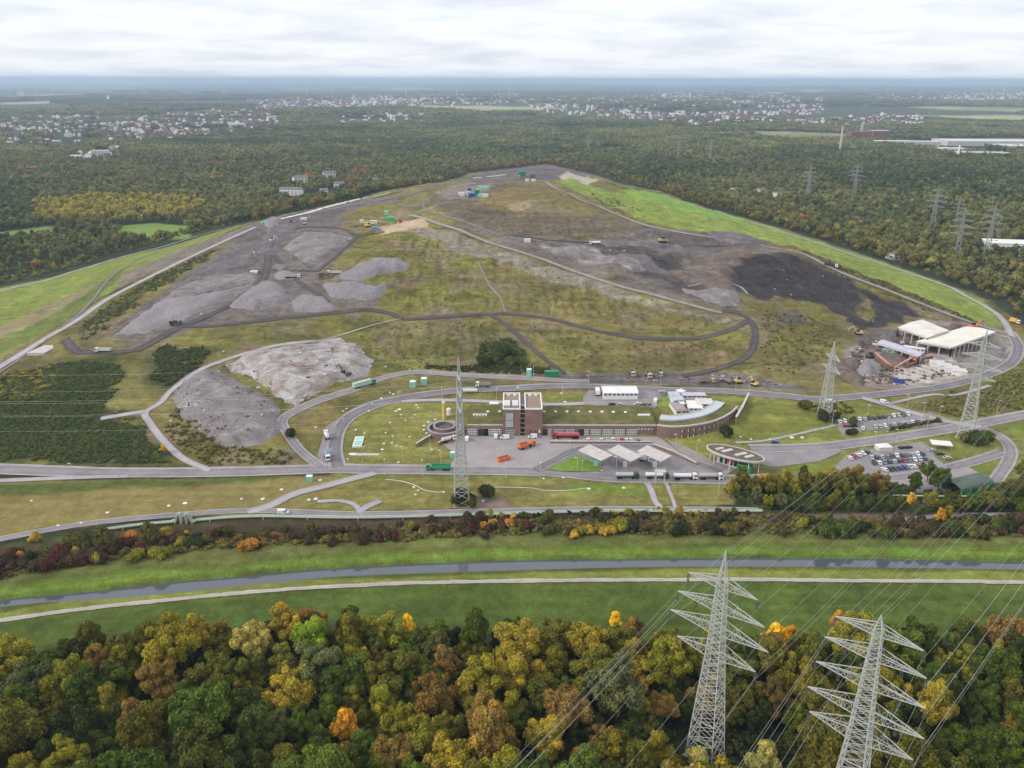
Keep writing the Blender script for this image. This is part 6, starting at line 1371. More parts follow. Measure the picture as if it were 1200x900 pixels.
for k, (pl_, h, mt_, lab) in enumerate((
 ([(640,291),(680,290),(720,300),(760,316),(740,318),(700,306),(650,298)], 2.5, HG, 'pale grey bank along the foot of the ridge road'),
 ([(700,283),(740,281),(790,288),(860,290),(850,294),(780,293),(710,289)], 2.0, HD, 'long dark spoil bank across the basin'),
 ([(786,318),(820,318),(856,330),(866,342),(830,338),(800,330)], 3.0, HB, 'brown stepped bank above the haul track'),
 ([(800,340),(840,338),(868,350),(866,358),(830,354)], 2.0, HG, 'grey bank beside the haul track bend'),
 ([(830,272),(870,276),(900,286),(880,290),(840,282)], 2.2, HD, 'dark spoil bank below the descending haul road'))):
    heap('spoil_heap', lab, pl_, h, mt_, .9, 7, seed=60 + k, wob=4)
# ---------------------------------------------------------------- vehicles
PAINT = pmat('vehicle_paint', (1, 1, 1), .3, .04, .8, .5, 0, True)
GLS = DARK; TYRE = BLACK
def wheel_mesh(r, w_):
    m_ = MB(); m_.tube([(0, -w_ / 2, r), (0, w_ / 2, r)], r, 12); return m_.mesh('wheel', TYRE)
W_CAR, W_TRK = wheel_mesh(.34, .24), wheel_mesh(.52, .5)
def _round(prof): return prof
car_body = MB().side([(-2.15, .28), (2.15, .28), (2.2, .62), (2.1, .80), (1.15, .92), (.55, 1.36), (-1.25, 1.42), (-1.95, .98), (-2.2, .90), (-2.22, .5)], -.86, .86).mesh('body', PAINT)
car_glass = MB().add([(1.2, -.72, .93), (1.2, .72, .93), (.56, .66, 1.40), (.56, -.66, 1.40), (-1.98, -.72, .99), (-1.98, .72, .99), (-1.3, .66, 1.46), (-1.3, -.66, 1.46)], [(0, 1, 2, 3), (5, 4, 7, 6)])
for s_ in (-1, 1): car_glass.add([(1.0, s_ * .875, .94), (-1.8, s_ * .875, .98), (-1.2, s_ * .875, 1.34), (.5, s_ * .875, 1.30)], [(0, 1, 2, 3) if s_ < 0 else (3, 2, 1, 0)])
car_glass = car_glass.mesh('windows', GLS)
van_body = MB().side([(-2.6, .3), (2.5, .3), (2.6, .7), (2.5, 1.05), (1.75, 1.25), (1.15, 2.0), (.8, 2.2), (-2.5, 2.25), (-2.6, 2.1)], -.98, .98).mesh('body', PAINT)
van_glass = MB().add([(1.8, -.82, 1.27), (1.8, .82, 1.27), (1.2, .78, 2.0), (1.2, -.78, 2.0)], [(0, 1, 2, 3)])
for s_ in (-1, 1): van_glass.add([(1.6, s_ * .995, 1.25), (.4, s_ * .995, 1.25), (.4, s_ * .995, 1.9), (1.1, s_ * .995, 1.9)], [(0, 1, 2, 3) if s_ < 0 else (3, 2, 1, 0)])
van_glass = van_glass.mesh('windows', GLS)
lamp_me = MB().box(0, 0, 0, .12, .34, .16).mesh('headlight', WHITE)
PC = {'white': S(232, 232, 230), 'silver': S(186, 190, 196), 'grey': S(122, 126, 132), 'dark grey': S(70, 73, 80), 'black': S(34, 36, 40), 'blue': S(52, 76, 128), 'red': S(168, 40, 44), 'pale blue': S(150, 170, 196)}
def auto(kind, x, y, rz, cn, label, group=None, z=None):
    T = thing('parked_car' if kind == 'car' else 'van', label, kind, (x, y, (max(float(zs(x, y)), float(zs(x, y, ZR)) - .25) + .26) if z is None else z), rz, group)
    put('body', car_body if kind == 'car' else van_body, T, PC[cn]); put('windows', car_glass if kind == 'car' else van_glass, T)
    a = 1.36 if kind == 'car' else 1.65
    for sx in (-a, a):
        for sy in (-.78, .78): put('wheel', W_CAR, T, None, (sx, sy * (1 if kind == 'car' else 1.12), 0))
    for sy in (-.6, .6): put('headlight', lamp_me, T, None, (2.14 if kind == 'car' else 2.54, sy, .62))
    return T
ORD = ['first', 'second', 'third', 'fourth', 'fifth', 'sixth', 'seventh', 'eighth', 'ninth', 'tenth', 'eleventh', 'twelfth', 'thirteenth', 'fourteenth', 'fifteenth', 'sixteenth']
def car_row(p0, p1, n, ang, cols, where, skip=()):
    a, b_ = np.array(gz(*p0)[:2]), np.array(gz(*p1)[:2]); gg = random.Random(int(p0[0]))
    for i in range(n):
        if i in skip: continue
        p = a + (b_ - a) * i / max(n - 1, 1); cn = cols[i % len(cols)]
        auto('car', p[0] + gg.uniform(-.1, .1), p[1] + gg.uniform(-.3, .3), ang + (math.pi if gg.random() < .4 else 0) + gg.uniform(-.04, .04), cn, f'{cn} car, {ORD[i]} from west in {where}', 'cars in the car parks')
car_row((978, 496), (1064, 486.5), 16, math.radians(78), ['black', 'white', 'white', 'grey', 'dark grey', 'white', 'silver', 'black', 'dark grey', 'black', 'dark grey', 'grey', 'white', 'silver', 'dark grey', 'white'], 'top row, upper car park')
car_row((1026, 501.5), (1080, 494.5), 11, math.radians(78), ['silver', 'silver', 'white', 'grey', 'silver', 'grey', 'silver', 'silver', 'white', 'grey', 'silver'], 'lower row, upper car park')
car_row((996, 538), (1016, 531), 5, math.radians(100), ['white', 'red', 'white', 'white', 'dark grey'], 'short western row, lower car park')
car_row((1021, 537.5), (1081, 533), 11, math.radians(80), ['silver', 'dark grey', 'silver', 'grey', 'dark grey', 'white', 'dark grey', 'grey', 'silver', 'white', 'dark grey'], 'upper middle row, lower car park')
car_row((1024, 544), (1084, 539), 11, math.radians(80), ['black', 'white', 'grey', 'dark grey', 'silver', 'dark grey', 'red', 'grey', 'white', 'silver', 'dark grey'], 'lower middle row, lower car park')
car_row((1037, 552), (1082, 546.5), 9, math.radians(110), ['white', 'black', 'dark grey', 'blue', 'blue', 'silver', 'white', 'red', 'grey'], 'bottom row, lower car park')
for a, b_, rz, cn, lab in ((992, 500.5, .1, 'red', 'red car parked alone at the entrance of the upper car park'), (1000, 500.5, .1, 'black', 'black car just behind the red one in the upper car park'), (1011, 503, 1.2, 'white', 'white car parked alone below the upper row'), (1057, 526, .3, 'black', 'black car by the hedge, left of another black one'), (1064.5, 525.5, .3, 'black', 'black car by the hedge, right of another black one'), (1092, 529, .1, 'silver', 'silver car beside the white carport'), (1101, 533, .05, 'dark grey', 'dark grey car below the white carport'), (1110, 538, .1, 'silver', 'silver car parked on the grass edge of the lower car park'), (908, 519.5, 0, 'blue', 'blue car driving past the oval-roofed building'),
    (704.7, 517, 1.5, 'white', 'small white car in the yard, westernmost before the garage doors'), (718.5, 516.5, 1.6, 'white', 'white car second along the garage doors'), (728.8, 517, 1.5, 'red', 'dark red car parked before the garage doors'), (733.9, 517, 1.55, 'white', 'white car right beside the dark red one in the yard'), (739.4, 517, 1.55, 'white', 'second white car east of the dark red one in the yard'), (747.8, 517.5, 1.5, 'grey', 'grey car at the east end of the yard'), (689, 517, 1.5, 'white', 'white pickup-like car by the low wall in the upper yard'),
    (717, 475, .4, 'dark grey', 'dark car parked left of the silver frame behind the planted roof'), (747, 474.5, .3, 'white', 'white car parked south-east of the white hall'), (754, 475.5, .8, 'dark grey', 'dark grey car parked beside the white one behind the roof'), (760, 475, .8, 'grey', 'grey car at the east end behind the planted roof'), (727, 475.5, .2, 'silver', 'silver car behind the planted roof')):
    X, Y, Z = gz(a, b_); auto('car', X, Y, rz, cn, lab)
for a, b_, rz, cn, lab in ((581, 513, 1.57, 'white', 'white van parked nose-in before the garages'), (591.5, 514.5, 3.1, 'white', 'white van lying across before the brick tower'), (624, 513.5, 3.1, 'white', 'white van before the eastern block of the brick tower'), (547.5, 516, 1.5, 'white', 'white van half hidden behind the slim pylon'), (332, 602.5, .05, 'white', 'white van driving on the pipeline road'), (1036, 473, -.5, 'white', 'white van at the bend of the ring road'), (768, 471, 1.3, 'white', 'white van at the corner of the asphalt yard'), (1004, 556, .15, 'white', 'long white van under the trees at the lower car park'), (973, 472.5, -.1, 'white', 'white van on the lawn edge of the ring road')):
    X, Y, Z = gz(a, b_); auto('van', X, Y, rz, cn, lab)
# trucks: local x forwards, cab at the front
cab_me = MB().side([(0, .6), (2.3, .6), (2.35, 1.4), (2.3, 1.9), (2.05, 3.0), (1.7, 3.15), (0, 3.2)], -1.22, 1.22).mesh('cab', PAINT)
cabg_me = MB().add([(2.33, -1.1, 1.85), (2.33, 1.1, 1.85), (2.09, 1.05, 2.9), (2.09, -1.05, 2.9)], [(0, 1, 2, 3)])
for s_ in (-1, 1): cabg_me.add([(2.1, s_ * 1.235, 1.85), (.7, s_ * 1.235, 1.85), (.7, s_ * 1.235, 2.75), (1.9, s_ * 1.235, 2.75)], [(0, 1, 2, 3) if s_ < 0 else (3, 2, 1, 0)])
cabg_me = cabg_me.mesh('windscreen', GLS)
def trough(l_, w_, h, t_=.18, inner=True):
    m_ = MB(); m_.box(0, 0, 0, l_, w_, .2)
    for s_ in (-1, 1): m_.box(0, s_ * (w_ / 2 - t_ / 2), .202, l_, t_, h)
    for s_ in (-1, 1): m_.box(s_ * (l_ / 2 - t_ / 2), 0, .204, t_, w_ - 2 * t_ - .004, h)
    return m_
def tank(l_, r):
    return MB().tube([(-l_ / 2, 0, r), (-l_ / 2 + .35, 0, r), (l_ / 2 - .35, 0, r), (l_ / 2, 0, r)], [r * .55, r, r, r * .55], 16)
def truck(label, px, rz, cabc, bodyc, kind, length=14.0, cat='truck', load=None, z=None, scale=1.0):
    X, Y, Z = gz(*px); T = thing('truck', label, cat, (X, Y, max(float(zs(X, Y)), float(zs(X, Y, ZR)) - .25) + .26), rz); T.scale = (scale,) * 3
    L2 = length / 2; cx_ = L2 - 2.35
    put('cab', cab_me, T, cabc, (cx_, 0, 0)); put('windscreen', cabg_me, T, None, (cx_, 0, 0))
    MB().box(-.6, 0, .75, length - 2.0, 1.0, .35).build('chassis', BLACK, T)
    bl = length - 3.0; bc = -L2 + bl / 2
    if kind == 'tank': o = tank(bl, 1.15).build('tank', PAINT, T); o.location = (bc, 0, 1.15)
    elif kind == 'tipper': o = trough(bl, 2.5, 1.5).build('tipper_body', PAINT, T); o.location = (bc, 0, 1.25)
    elif kind == 'box': o = MB().box(0, 0, 0, bl, 2.5, 2.7).build('trailer', PAINT, T); o.location = (bc, 0, 1.1)
    elif kind == 'hook': o = trough(5.8, 2.4, 1.9).build('skip', PAINT, T); o.location = (bc - .6, 0, 1.2)
    o.color = (*bodyc, 1)
    if kind in ('tipper', 'hook') and load is not None: MB().box(0, 0, .3, (bl if kind == 'tipper' else 5.8) - .5, 2.0, .9).build('load', load, o)
    if kind == 'box':
        m_ = MB()
        for i in range(int(bl / 1.2)): m_.box(-bl / 2 + .6 + i * 1.2, 0, .1, .08, 2.56, 2.45)
        m_.build('rib', PAINT, o).color = (*bodyc, 1)
    if kind == 'tank': MB().box(0, 0, 2.2, bl * .8, .5, .12).build('walkway', GREYM, o)
    xs = [cx_ + 1.2] + ([cx_ - 1.0] if length > 9.5 else []) + ([-L2 + 1.2, -L2 + 2.5, -L2 + 3.8] if length > 12 else [-L2 + 1.3, -L2 + 2.6])
    for a in xs:
        for s_ in (-1.0, 1.0): put('wheel', W_TRK, T, None, (a, s_, 0))
    return T
gr_, wh_, dg_ = S(52, 150, 104), S(228, 228, 226), S(42, 84, 66)
truck('green tipper lorry on the site road below the west lawn', (514, 551), math.pi, gr_, gr_, 'tipper', 13)
truck('silver tanker lorry with green cab, westernmost in the queue on the site road', (735, 561), 0, dg_, S(190, 190, 188), 'tank', 12)
truck('white tanker lorry with dark green cab, second in the queue', (770, 561), 0, S(40, 70, 66), wh_, 'tank', 12)
truck('white tanker lorry with white cab, third in the queue', (803, 562), 0, wh_, wh_, 'tank', 12)
truck('pale tanker lorry at the eastern head of the queue', (833, 562), 0, wh_, S(178, 176, 172), 'tank', 12)
truck('green-cabbed lorry with long pale trailer beside the rubbish heap', (427, 453), math.radians(43), gr_, S(176, 206, 190), 'box', 16)
truck('grey tipper lorry on the ring road behind the pylon', (566, 453.5), math.pi, wh_, S(150, 148, 142), 'tipper', 9.5, load=HG)
truck('red tanker lorry parked before the garage wing', (663, 514), math.pi, S(176, 46, 56), S(188, 70, 80), 'tank', 15.5)
truck('orange hook-lift lorry carrying an orange skip in the yard', (617, 525), math.radians(36), S(226, 122, 62), S(226, 118, 60), 'hook', 11, load=HD)
truck('white tanker lorry in the lay-by beside the ring road', (383, 513), math.radians(110), wh_, wh_, 'tank', 9)
truck('blue-tanked lorry at the lower end of the lay-by', (383.5, 538), math.radians(-70), wh_, S(92, 150, 196), 'tank', 8)
truck('white tipper lorry on the muddy track bend in the west', (121, 413), math.pi, wh_, S(206, 202, 192), 'tipper', 11)
truck('pale tipper lorry parked among the grey heaps', (343, 326), 0, wh_, S(176, 172, 166), 'tipper', 13)
truck('white-cabbed tipper lorry reversing by the flat-topped heap', (392, 322), math.pi, wh_, S(196, 194, 190), 'tipper', 13)
truck('dark articulated dumper beside the white-cabbed tipper', (380, 327.5), .2, S(110, 106, 92), S(96, 92, 86), 'tipper', 9)
truck('small dark dumper on the track below the grey heaps', (206, 381), .5, S(120, 116, 110), S(74, 70, 70), 'tipper', 9)
truck('tipper lorry with black body on the haul road beside the grass', (974, 313), math.radians(-35), wh_, S(60, 58, 60), 'tipper', 12)
truck('white tanker lorry in the central basin', (697, 287), math.pi, wh_, wh_, 'tank', 11)
truck('brown dump truck in the muddy strip behind the ring road', (829, 449), 0, S(202, 178, 116), S(142, 122, 104), 'tipper', 9.5)
truck('grey tipper lorry facing the ring road in the muddy strip', (851, 448), math.radians(120), S(176, 172, 164), S(140, 130, 124), 'tipper', 9.5)
truck('dusty lorry nose-out in the muddy strip above the white hall', (741, 440), math.radians(-85), S(190, 182, 168), S(130, 124, 118), 'tipper', 8)
truck('dusty lorry beside another in the muddy strip', (760, 442), math.radians(-80), S(200, 196, 186), S(128, 120, 112), 'tipper', 8)
truck('brown lorry third along the muddy strip', (774, 440.5), math.radians(-95), S(172, 164, 150), S(110, 104, 98), 'tipper', 8)
truck('white lorry with yellow crane body beside the white hall', (700, 462), math.pi / 2, S(230, 184, 66), wh_, 'box', 9)
truck('white box lorry under the eastern canopy', (756, 541), math.radians(-25), wh_, wh_, 'box', 8)
truck('white lorry beside the round basin', (526, 518), math.radians(35), wh_, S(222, 200, 196), 'tank', 9)
truck('yellow-white lorry at the bend of the perimeter road', (1189, 379), math.radians(-55), S(236, 232, 226), S(232, 176, 60), 'box', 8)
def skip_thing(label, px, rz, mt_, l_=6, w_=2.5, h=1.8, load=None):
    X, Y, Z = gz(*px); T = thing('skip_container', label, 'container', (X, Y, max(Z, 0) + .2), rz); trough(l_, w_, h).build('hull', mt_, T)
    m_ = MB()
    for i in range(5):
        for s_ in (-1, 1): m_.box(-l_ / 2 + .7 + i * (l_ - 1.4) / 4, s_ * (w_ / 2 + .06), .1, .18, .14, h)
    m_.build('rib', mt_, T)
    if load: MB().box(0, 0, .25, l_ - .5, w_ - .5, h * .6).build('load', load, T)
skip_thing('orange open skip standing on the yard', (590, 540), math.radians(32), ORNG, 7, 2.6, 2.0, HD)
skip_thing('blue open skip at the edge of the recycling yard', (1053, 448.5), -.3, BLUE, 7, 2.6, 2, HG)
skip_thing('dark skip on the lawn strip behind the west lawn', (548, 505), .2, GREYM, 4, 2, 1.6)
# tracked and wheeled earth movers
def digger(label, px, rz, mt_, kind='excavator', sc=1.0):
    X, Y, Z = gz(*px); T = thing(kind, label, kind, (X, Y, float(zs(X, Y)) + .05), rz); T.scale = (sc,) * 3
    for s_ in (-1.1, 1.1): MB().side([(-1.7, .1), (1.7, .1), (2.0, .45), (1.7, .85), (-1.7, .85), (-2.0, .45)], s_ - .3, s_ + .3).build('track', BLACK, T)
    MB().side([(-2.0, .95), (1.3, .95), (1.3, 1.6), (-.2, 1.9), (-2.0, 2.0)], -1.2, 1.2).build('body', mt_, T)
    MB().side([(-.2, 1.6), (1.3, 1.6), (1.2, 2.3), (.9, 3.0), (-.2, 3.0)], .1, 1.2).build('cab', DARK, T)
    if kind == 'excavator':
        MB().bar((1.0, -.4, 1.6), (3.2, -.4, 4.4), .22).build('boom', mt_, T); MB().bar((3.2, -.4, 4.4), (5.4, -.4, 2.6), .18).build('stick', mt_, T); MB().side([(5.1, 2.6), (5.7, 2.5), (5.5, 1.4), (4.7, 1.7)], -1.0, .2).build('bucket', GREYM, T)
    else:
        for s_ in (-1.2, 1.2): MB().bar((1.0, s_, 1.0), (2.6, s_, .7), .14).build('arm', mt_, T)
        MB().side([(2.5, .1), (3.1, .1), (2.8, .7), (3.0, 1.4), (2.5, 1.4)], -1.6, 1.6).build('blade', GREYM, T)
digger('yellow loader in the muddy strip behind the ring road', (865, 449), .2, YELL, 'bulldozer', 1.3)
digger('yellow excavator at the east end of the muddy strip', (884, 452), 2.2, YELL, 'excavator', 1.2)
digger('red-brown bulldozer by the white sheeting', (341, 262), .4, pmat('dusty_red', S(150, 92, 84), .7), 'bulldozer', 1.3)
digger('grey excavator on the dark spoil near the western rim', (319, 283), 1.0, OFFW, 'excavator', 1.2)
digger('pale bulldozer on the track near the rim', (357, 263), 2.0, OFFW, 'bulldozer', 1.2)
digger('excavator with dark arm at the foot of the rubbish heap', (405, 442), 2.6, pmat('dusty_dark', S(86, 78, 74), .8), 'excavator', 1.7)
digger('sand-yellow excavator at the foot of the black slope', (1006, 392), 2.9, pmat('sand_paint', S(206, 176, 128), .6), 'excavator', 1.4)
digger('orange excavator between the recycling bays', (1074, 424), .8, ORNG, 'excavator', 1.5)
digger('green-yellow bulldozer in the eastern basin', (776, 284), .3, pmat('lime_paint', S(178, 184, 96), .6), 'bulldozer', 1.8)
digger('white excavator working on the grey terraces', (298, 302), 2.0, OFFW, 'excavator', 1.2)
digger('yellow-white excavator at the contractor compound', (432, 266), .5, YELL, 'excavator', 1.4)
digger('red excavator on the sandy spread', (470, 262), 1.5, REDP, 'excavator', 1.2)
digger('dark excavator in the recycling yard by the gravel pile', (1020, 420), .4, pmat('dusty_dark', S(86, 78, 74), .8), 'excavator', 1.5)
digger('orange crusher behind the white shed', (1140, 386), .2, ORNG, 'excavator', 1.8)
# ---------------------------------------------------------------- compounds on the hill
def compound(items, group):
    for a, b_, w_, d_, h, mt_, rz, lab in items:
        X, Y, Z = gz(a, b_); T = thing('container', lab, 'container', (X, Y, Z), rz, group); MB().box(0, 0, -.6, w_, d_, h + .6).build('body', mt_, T)
        m_ = MB(); n = max(2, int(w_ / 1.0))
        for i in range(n): m_.box(-w_ / 2 + (i + .5) * w_ / n, -d_ / 2 - .06, .2, .25, .14, h - .4)
        m_.build('rib', mt_, T); MB().box(0, 0, h + .002, w_ + .12, d_ + .12, .14).build('roof', mt_, T)
compound([(541, 229, 7, 3.5, 3.5, WHITE, .1, 'white container at the west of the gas compound on the summit'), (549, 228.5, 5, 4, 4, OFFW, .3, 'off-white container next along in the summit gas compound'), (553, 231, 7, 3.5, 4, BLUE, .1, 'blue container at the front of the summit gas compound'), (559, 228, 5, 5, 5, GREEN, .2, 'green block in the middle of the summit gas compound'), (563, 231, 5, 3, 3.5, TEAL, -.2, 'pale teal cabin in the summit gas compound'), (569, 230.5, 6, 3, 3, WHITE, .1, 'white cabin at the east of the summit gas compound'), (560, 225.5, 4, 3, 4, YELL, .1, 'yellow unit in the summit gas compound'), (567, 221.5, 12, 4, 3, TEAL, -.05, 'long dark teal container behind the summit gas compound'), (554, 218, 8, 3, 3, GREYM, .05, 'grey container behind the summit compound'), (550, 225.5, 4, 3, 5, BLUE, .4, 'blue-grey block behind the summit compound')], 'containers of the summit compound')
compound([(612, 207, 9, 6, 7, GREEN, 0, 'green block by the upper rim road'), (606, 208.5, 8, 3, 3.5, GREYM, 0, 'grey container by the upper rim road'), (624, 209, 7, 4, 5, pmat('slate', S(96, 100, 108), .6), 0, 'slate-grey container by the upper rim road'), (618, 212.5, 4, 3, 3, WHITE, .2, 'white cube cabin by the upper rim road'), (625, 212.6, 5, 3, 3, WHITE, .1, 'white cabin east of the white cube by the rim road')], 'containers by the upper rim road')
compound([(458, 259, 8, 5, 4, pmat('bright_green', S(46, 186, 120), .5), .1, 'bright green container on the sandy hill compound'), (453, 251.5, 5, 4, 4, TEAL, 0, 'pale teal container behind the sandy compound'), (438, 262, 7, 3, 3, WHITE, .1, 'white cabin at the sandy compound'), (440, 270, 8, 4, 3.6, pmat('slate_blue', S(128, 148, 176), .5), .05, 'slate-blue container at the front of the sandy compound'), (430, 265, 5, 4, 4, YELL, 0, 'yellow container at the sandy compound'), (424, 261, 4, 3, 3, WHITE, .2, 'small white cabin at the west of the sandy compound')], 'containers of the sandy compound')
compound([(356, 258, 7, 4, 2.5, WHITE, .3, 'white container beside the rim sheeting'), (310, 262, 7, 3, 2.5, TEAL, .5, 'pale teal skip beside the end of the sheeting'), (618, 283, 6, 3, 2.5, WHITE, .1, 'white cabin at the foot of the summit mound'), (298, 321, 6, 4, 2.5, WHITE, .2, 'white container on the grey terraces')], 'containers about the landfill')
# ---------------------------------------------------------------- lamp posts
pole_me = MB(); pole_me.tube([(0, 0, -.3), (0, 0, 8.2)], [.13, .08], 6); pole_me = pole_me.mesh('pole', PALE)
head_me = MB(); head_me.box(.75, 0, 8.1, 1.6, .35, .18); head_me = head_me.mesh('lamp_head', WHITE)
foot_me = MB().box(0, 0, -.4, .5, .5, .6).mesh('footing', PALE)
lampsx = [(425,540,'by the west end of the site road'),(461,528,'on the west lawn by the concrete slab'),(472,540,'on the lawn below the west lawn'),(504,527,'beside the sloping basin wall'),(517,544,'at the south corner of the west lawn'),(495,557,'by the green lorry'),(409,554,'at the road junction'),(451,556,'along the site road west of the green lorry'),(467,474,'behind the curve of the ring road'),(518,468,'on the strip behind the west lawn'),(582,469,'behind the garages'),(659,469,'on the lawn behind the tower'),(593,560,'south of the yard'),(633,560,'before the forecourt bend'),(651,531,'at the forecourt entrance'),(667,532,'by the dark lane'),(676,553,'on the small green triangle, left of its twin'),(682,556,'on the small green triangle, right of its twin'),(702,545,'under the western canopy'),(722,552,'between the western canopies'),(737,547,'by the middle canopy'),(769,553,'by the eastern canopy'),(792,525,'on the lawn below the curved wing'),(816,532,'at the foot of the lawn slope'),(690,449,'on the ring road by the white hall'),(774,451,'above the container cabins'),(862,456,'on the ring road above the curved wing'),(878,459,'at the ring road beside the end wall'),(1016,489,'above the upper car park'),(1063,477,'on the side road, westmost'),(1082,487,'on the side road, middle'),(1100,491,'on the side road, eastmost'),(1086,503,'in the hedge of the upper car park'),(1040,506,'below the upper car park'),(968,492,'at the lawn path'),(975,497,'by the first parked cars'),(1025,522,'beside the marquee'),(1050,519,'along the car-park road'),(1168,484,'on the scrub east of the pylon'),(842,580,'among the trees at the meadow edge'),(86,560,'on the verge between the western lanes'),(625,444,'by the teal container above the tower')]
for a, b_, lab in lampsx:
    X, Y, Z = gz(a, b_); T = thing('street_lamp', 'slim pale lamp post ' + lab, 'street lamp', (X, Y, Z), rnd.choice((0, 1.57, 3.14, 4.7)), 'lamp posts of the site'); put('pole', pole_me, T); put('lamp_head', head_me, T); put('footing', foot_me, T)
# ---------------------------------------------------------------- white well covers on the lawns
cov_me = MB(); cov_me.tube([(0, 0, -.4), (0, 0, .35), (0, 0, .36)], [1.05, 1.05, .9], 10); cov_me = cov_me.mesh('ring', PALE)
lid_me = MB(); lid_me.tube([(0, 0, .36), (0, 0, .5)], [.95, .85], 10); lid_me = lid_me.mesh('lid', WHITE)
WL = [(464,482,1.5),(468,480,2),(470,486,1),(457,495.5,1.1),(475,493,.9),(486,486,.9),(488,475,1.2),(490,478,1),(452,507.5,.9),(480,512,.9),(450,520,1.2),(459,519,1),(448,527,1.4),(465,523,.9),(506,527,1.2),(497,499,1.3),(497,504,1.3),(500,508,1.3),(502,495,1.3),(510,492,1.2),(467,542,1),(447,467,1.4),(457,460,1.1),(461,462,1.2),(436,473,1),(406,479,.9),(402,482,.9),(370,501,1.1),(432,482,1.2),(417,504,1.2),(427,508,1),(388,448,.8),(37,587,1),(68,616,1.1),(95,613,1.1),(126,601,1.4),(217,590,1.8),(198,593,1.4),(283,585,1.1),(375,563,1.6),(362,586,1.4),(370,585,1.7),(330,574,1.4),(308,585,1.6),(490,575,1),(485,571,1.2),(487,580,1),(520,577,1),(566,587,1.3),(637,561,1),(607,454,1.4),(662,471,1.6),(658,461,1.3),(604,480,1.4),(731,572,1.4),(690,573,1.6),(865,480,1.2),(902,515,1),(880,515,1.1),(940,513,1.6),(928,513,2),(868,512,1),(702,527,1),(680,542,1.2),(669,540,1.2),(705,552,1),(1008,562,1),(660,560,1),(480,433,1),(452,430,1),(505,437,1),(398,434,.9),(200,493,1),(210,500,.8),(62,432,1.2),(262,412,1),(545,433,1),(605,437,.9)]
zones_ = ['on the west lawn', 'on the meadow below the road', 'on the lawns about the brick building', 'on the landfill slope']
for a, b_, s_ in WL:
    X, Y, Z = gz(a, b_); wh = zones_[1] if b_ > 556 else zones_[3] if (b_ < 452 or a < 400) else zones_[0] if a < 520 else zones_[2]
    T = thing('well_cover', ('large ' if s_ > 1.3 else 'small ' if s_ < 1 else '') + 'round white well cover ' + wh, 'well cover', (X, Y, Z), 0, 'white well covers'); T.scale = (s_ * .62, s_ * .62, .7); put('ring', cov_me, T); put('lid', lid_me, T)
# ---------------------------------------------------------------- litter of blocks and debris on waste ground (beyond counting)
g = np.random.RandomState(12); V_, F_ = [], []; mb = MB(); mbw = MB()
for poly, n in (([(660,438),(780,438),(860,440),(930,452),(850,450),(760,447)], 130), ([(985,425),(1010,400),(1060,400),(1100,420),(1120,440),(1060,452),(1000,448)], 620), ([(1110,425),(1160,405),(1186,412),(1150,434)], 140), ([(600,280),(700,286),(780,300),(860,330),(800,330),(700,305)], 160), ([(870,305),(930,300),(1000,340),(1050,370),(1000,385),(920,350)], 40), ([(300,300),(420,262),(400,330),(300,370),(220,380)], 150), ([(262,430),(400,400),(440,428),(392,450),(345,476)], 500), ([(205,470),(262,436),(330,480),(300,522),(240,508)], 160), ([(440,262),(500,255),(500,268),(440,275)], 40), ([(535,226),(575,224),(575,234),(535,234)], 40)):
    pw = PW(poly); a = np.array(pw); k = 0
    while k < n:
        x, y = g.uniform(a[:, 0].min(), a[:, 0].max()), g.uniform(a[:, 1].min(), a[:, 1].max())
        if not inpoly(np.array([x]), np.array([y]), pw)[0]: continue
        s_ = g.gamma(2, .22) + .2 + (g.gamma(2, .3) if n == 620 else 0); top = float(zs(x, y)) + (4.4 if n in (500, 160) and a[:, 0].max() < -60 else 0)
        if n == 500: top = float(zs(x, y)) + 5.2 * min(1, dpoly(np.array([x]), np.array([y]), pw)[0] / 14)
        (mbw if g.rand() < (.7 if n in (500,) else .25) else mb).box(x, y, top - .1, s_ * g.uniform(.6, 1.6), s_ * g.uniform(.5, 1.1), s_ * g.uniform(.3, .8), g.uniform(0, 3)); k += 1
tag(mb.build('debris', pmat('dark_debris', S(96, 84, 78), .9, .3, .3)), 'dark broken debris strewn over the waste ground', None, None, 'stuff'); tag(mbw.build('litter', pmat('pale_debris', S(200, 196, 194), .8, .15, .3)), 'pale scraps and rubble strewn over the waste ground', None, None, 'stuff')
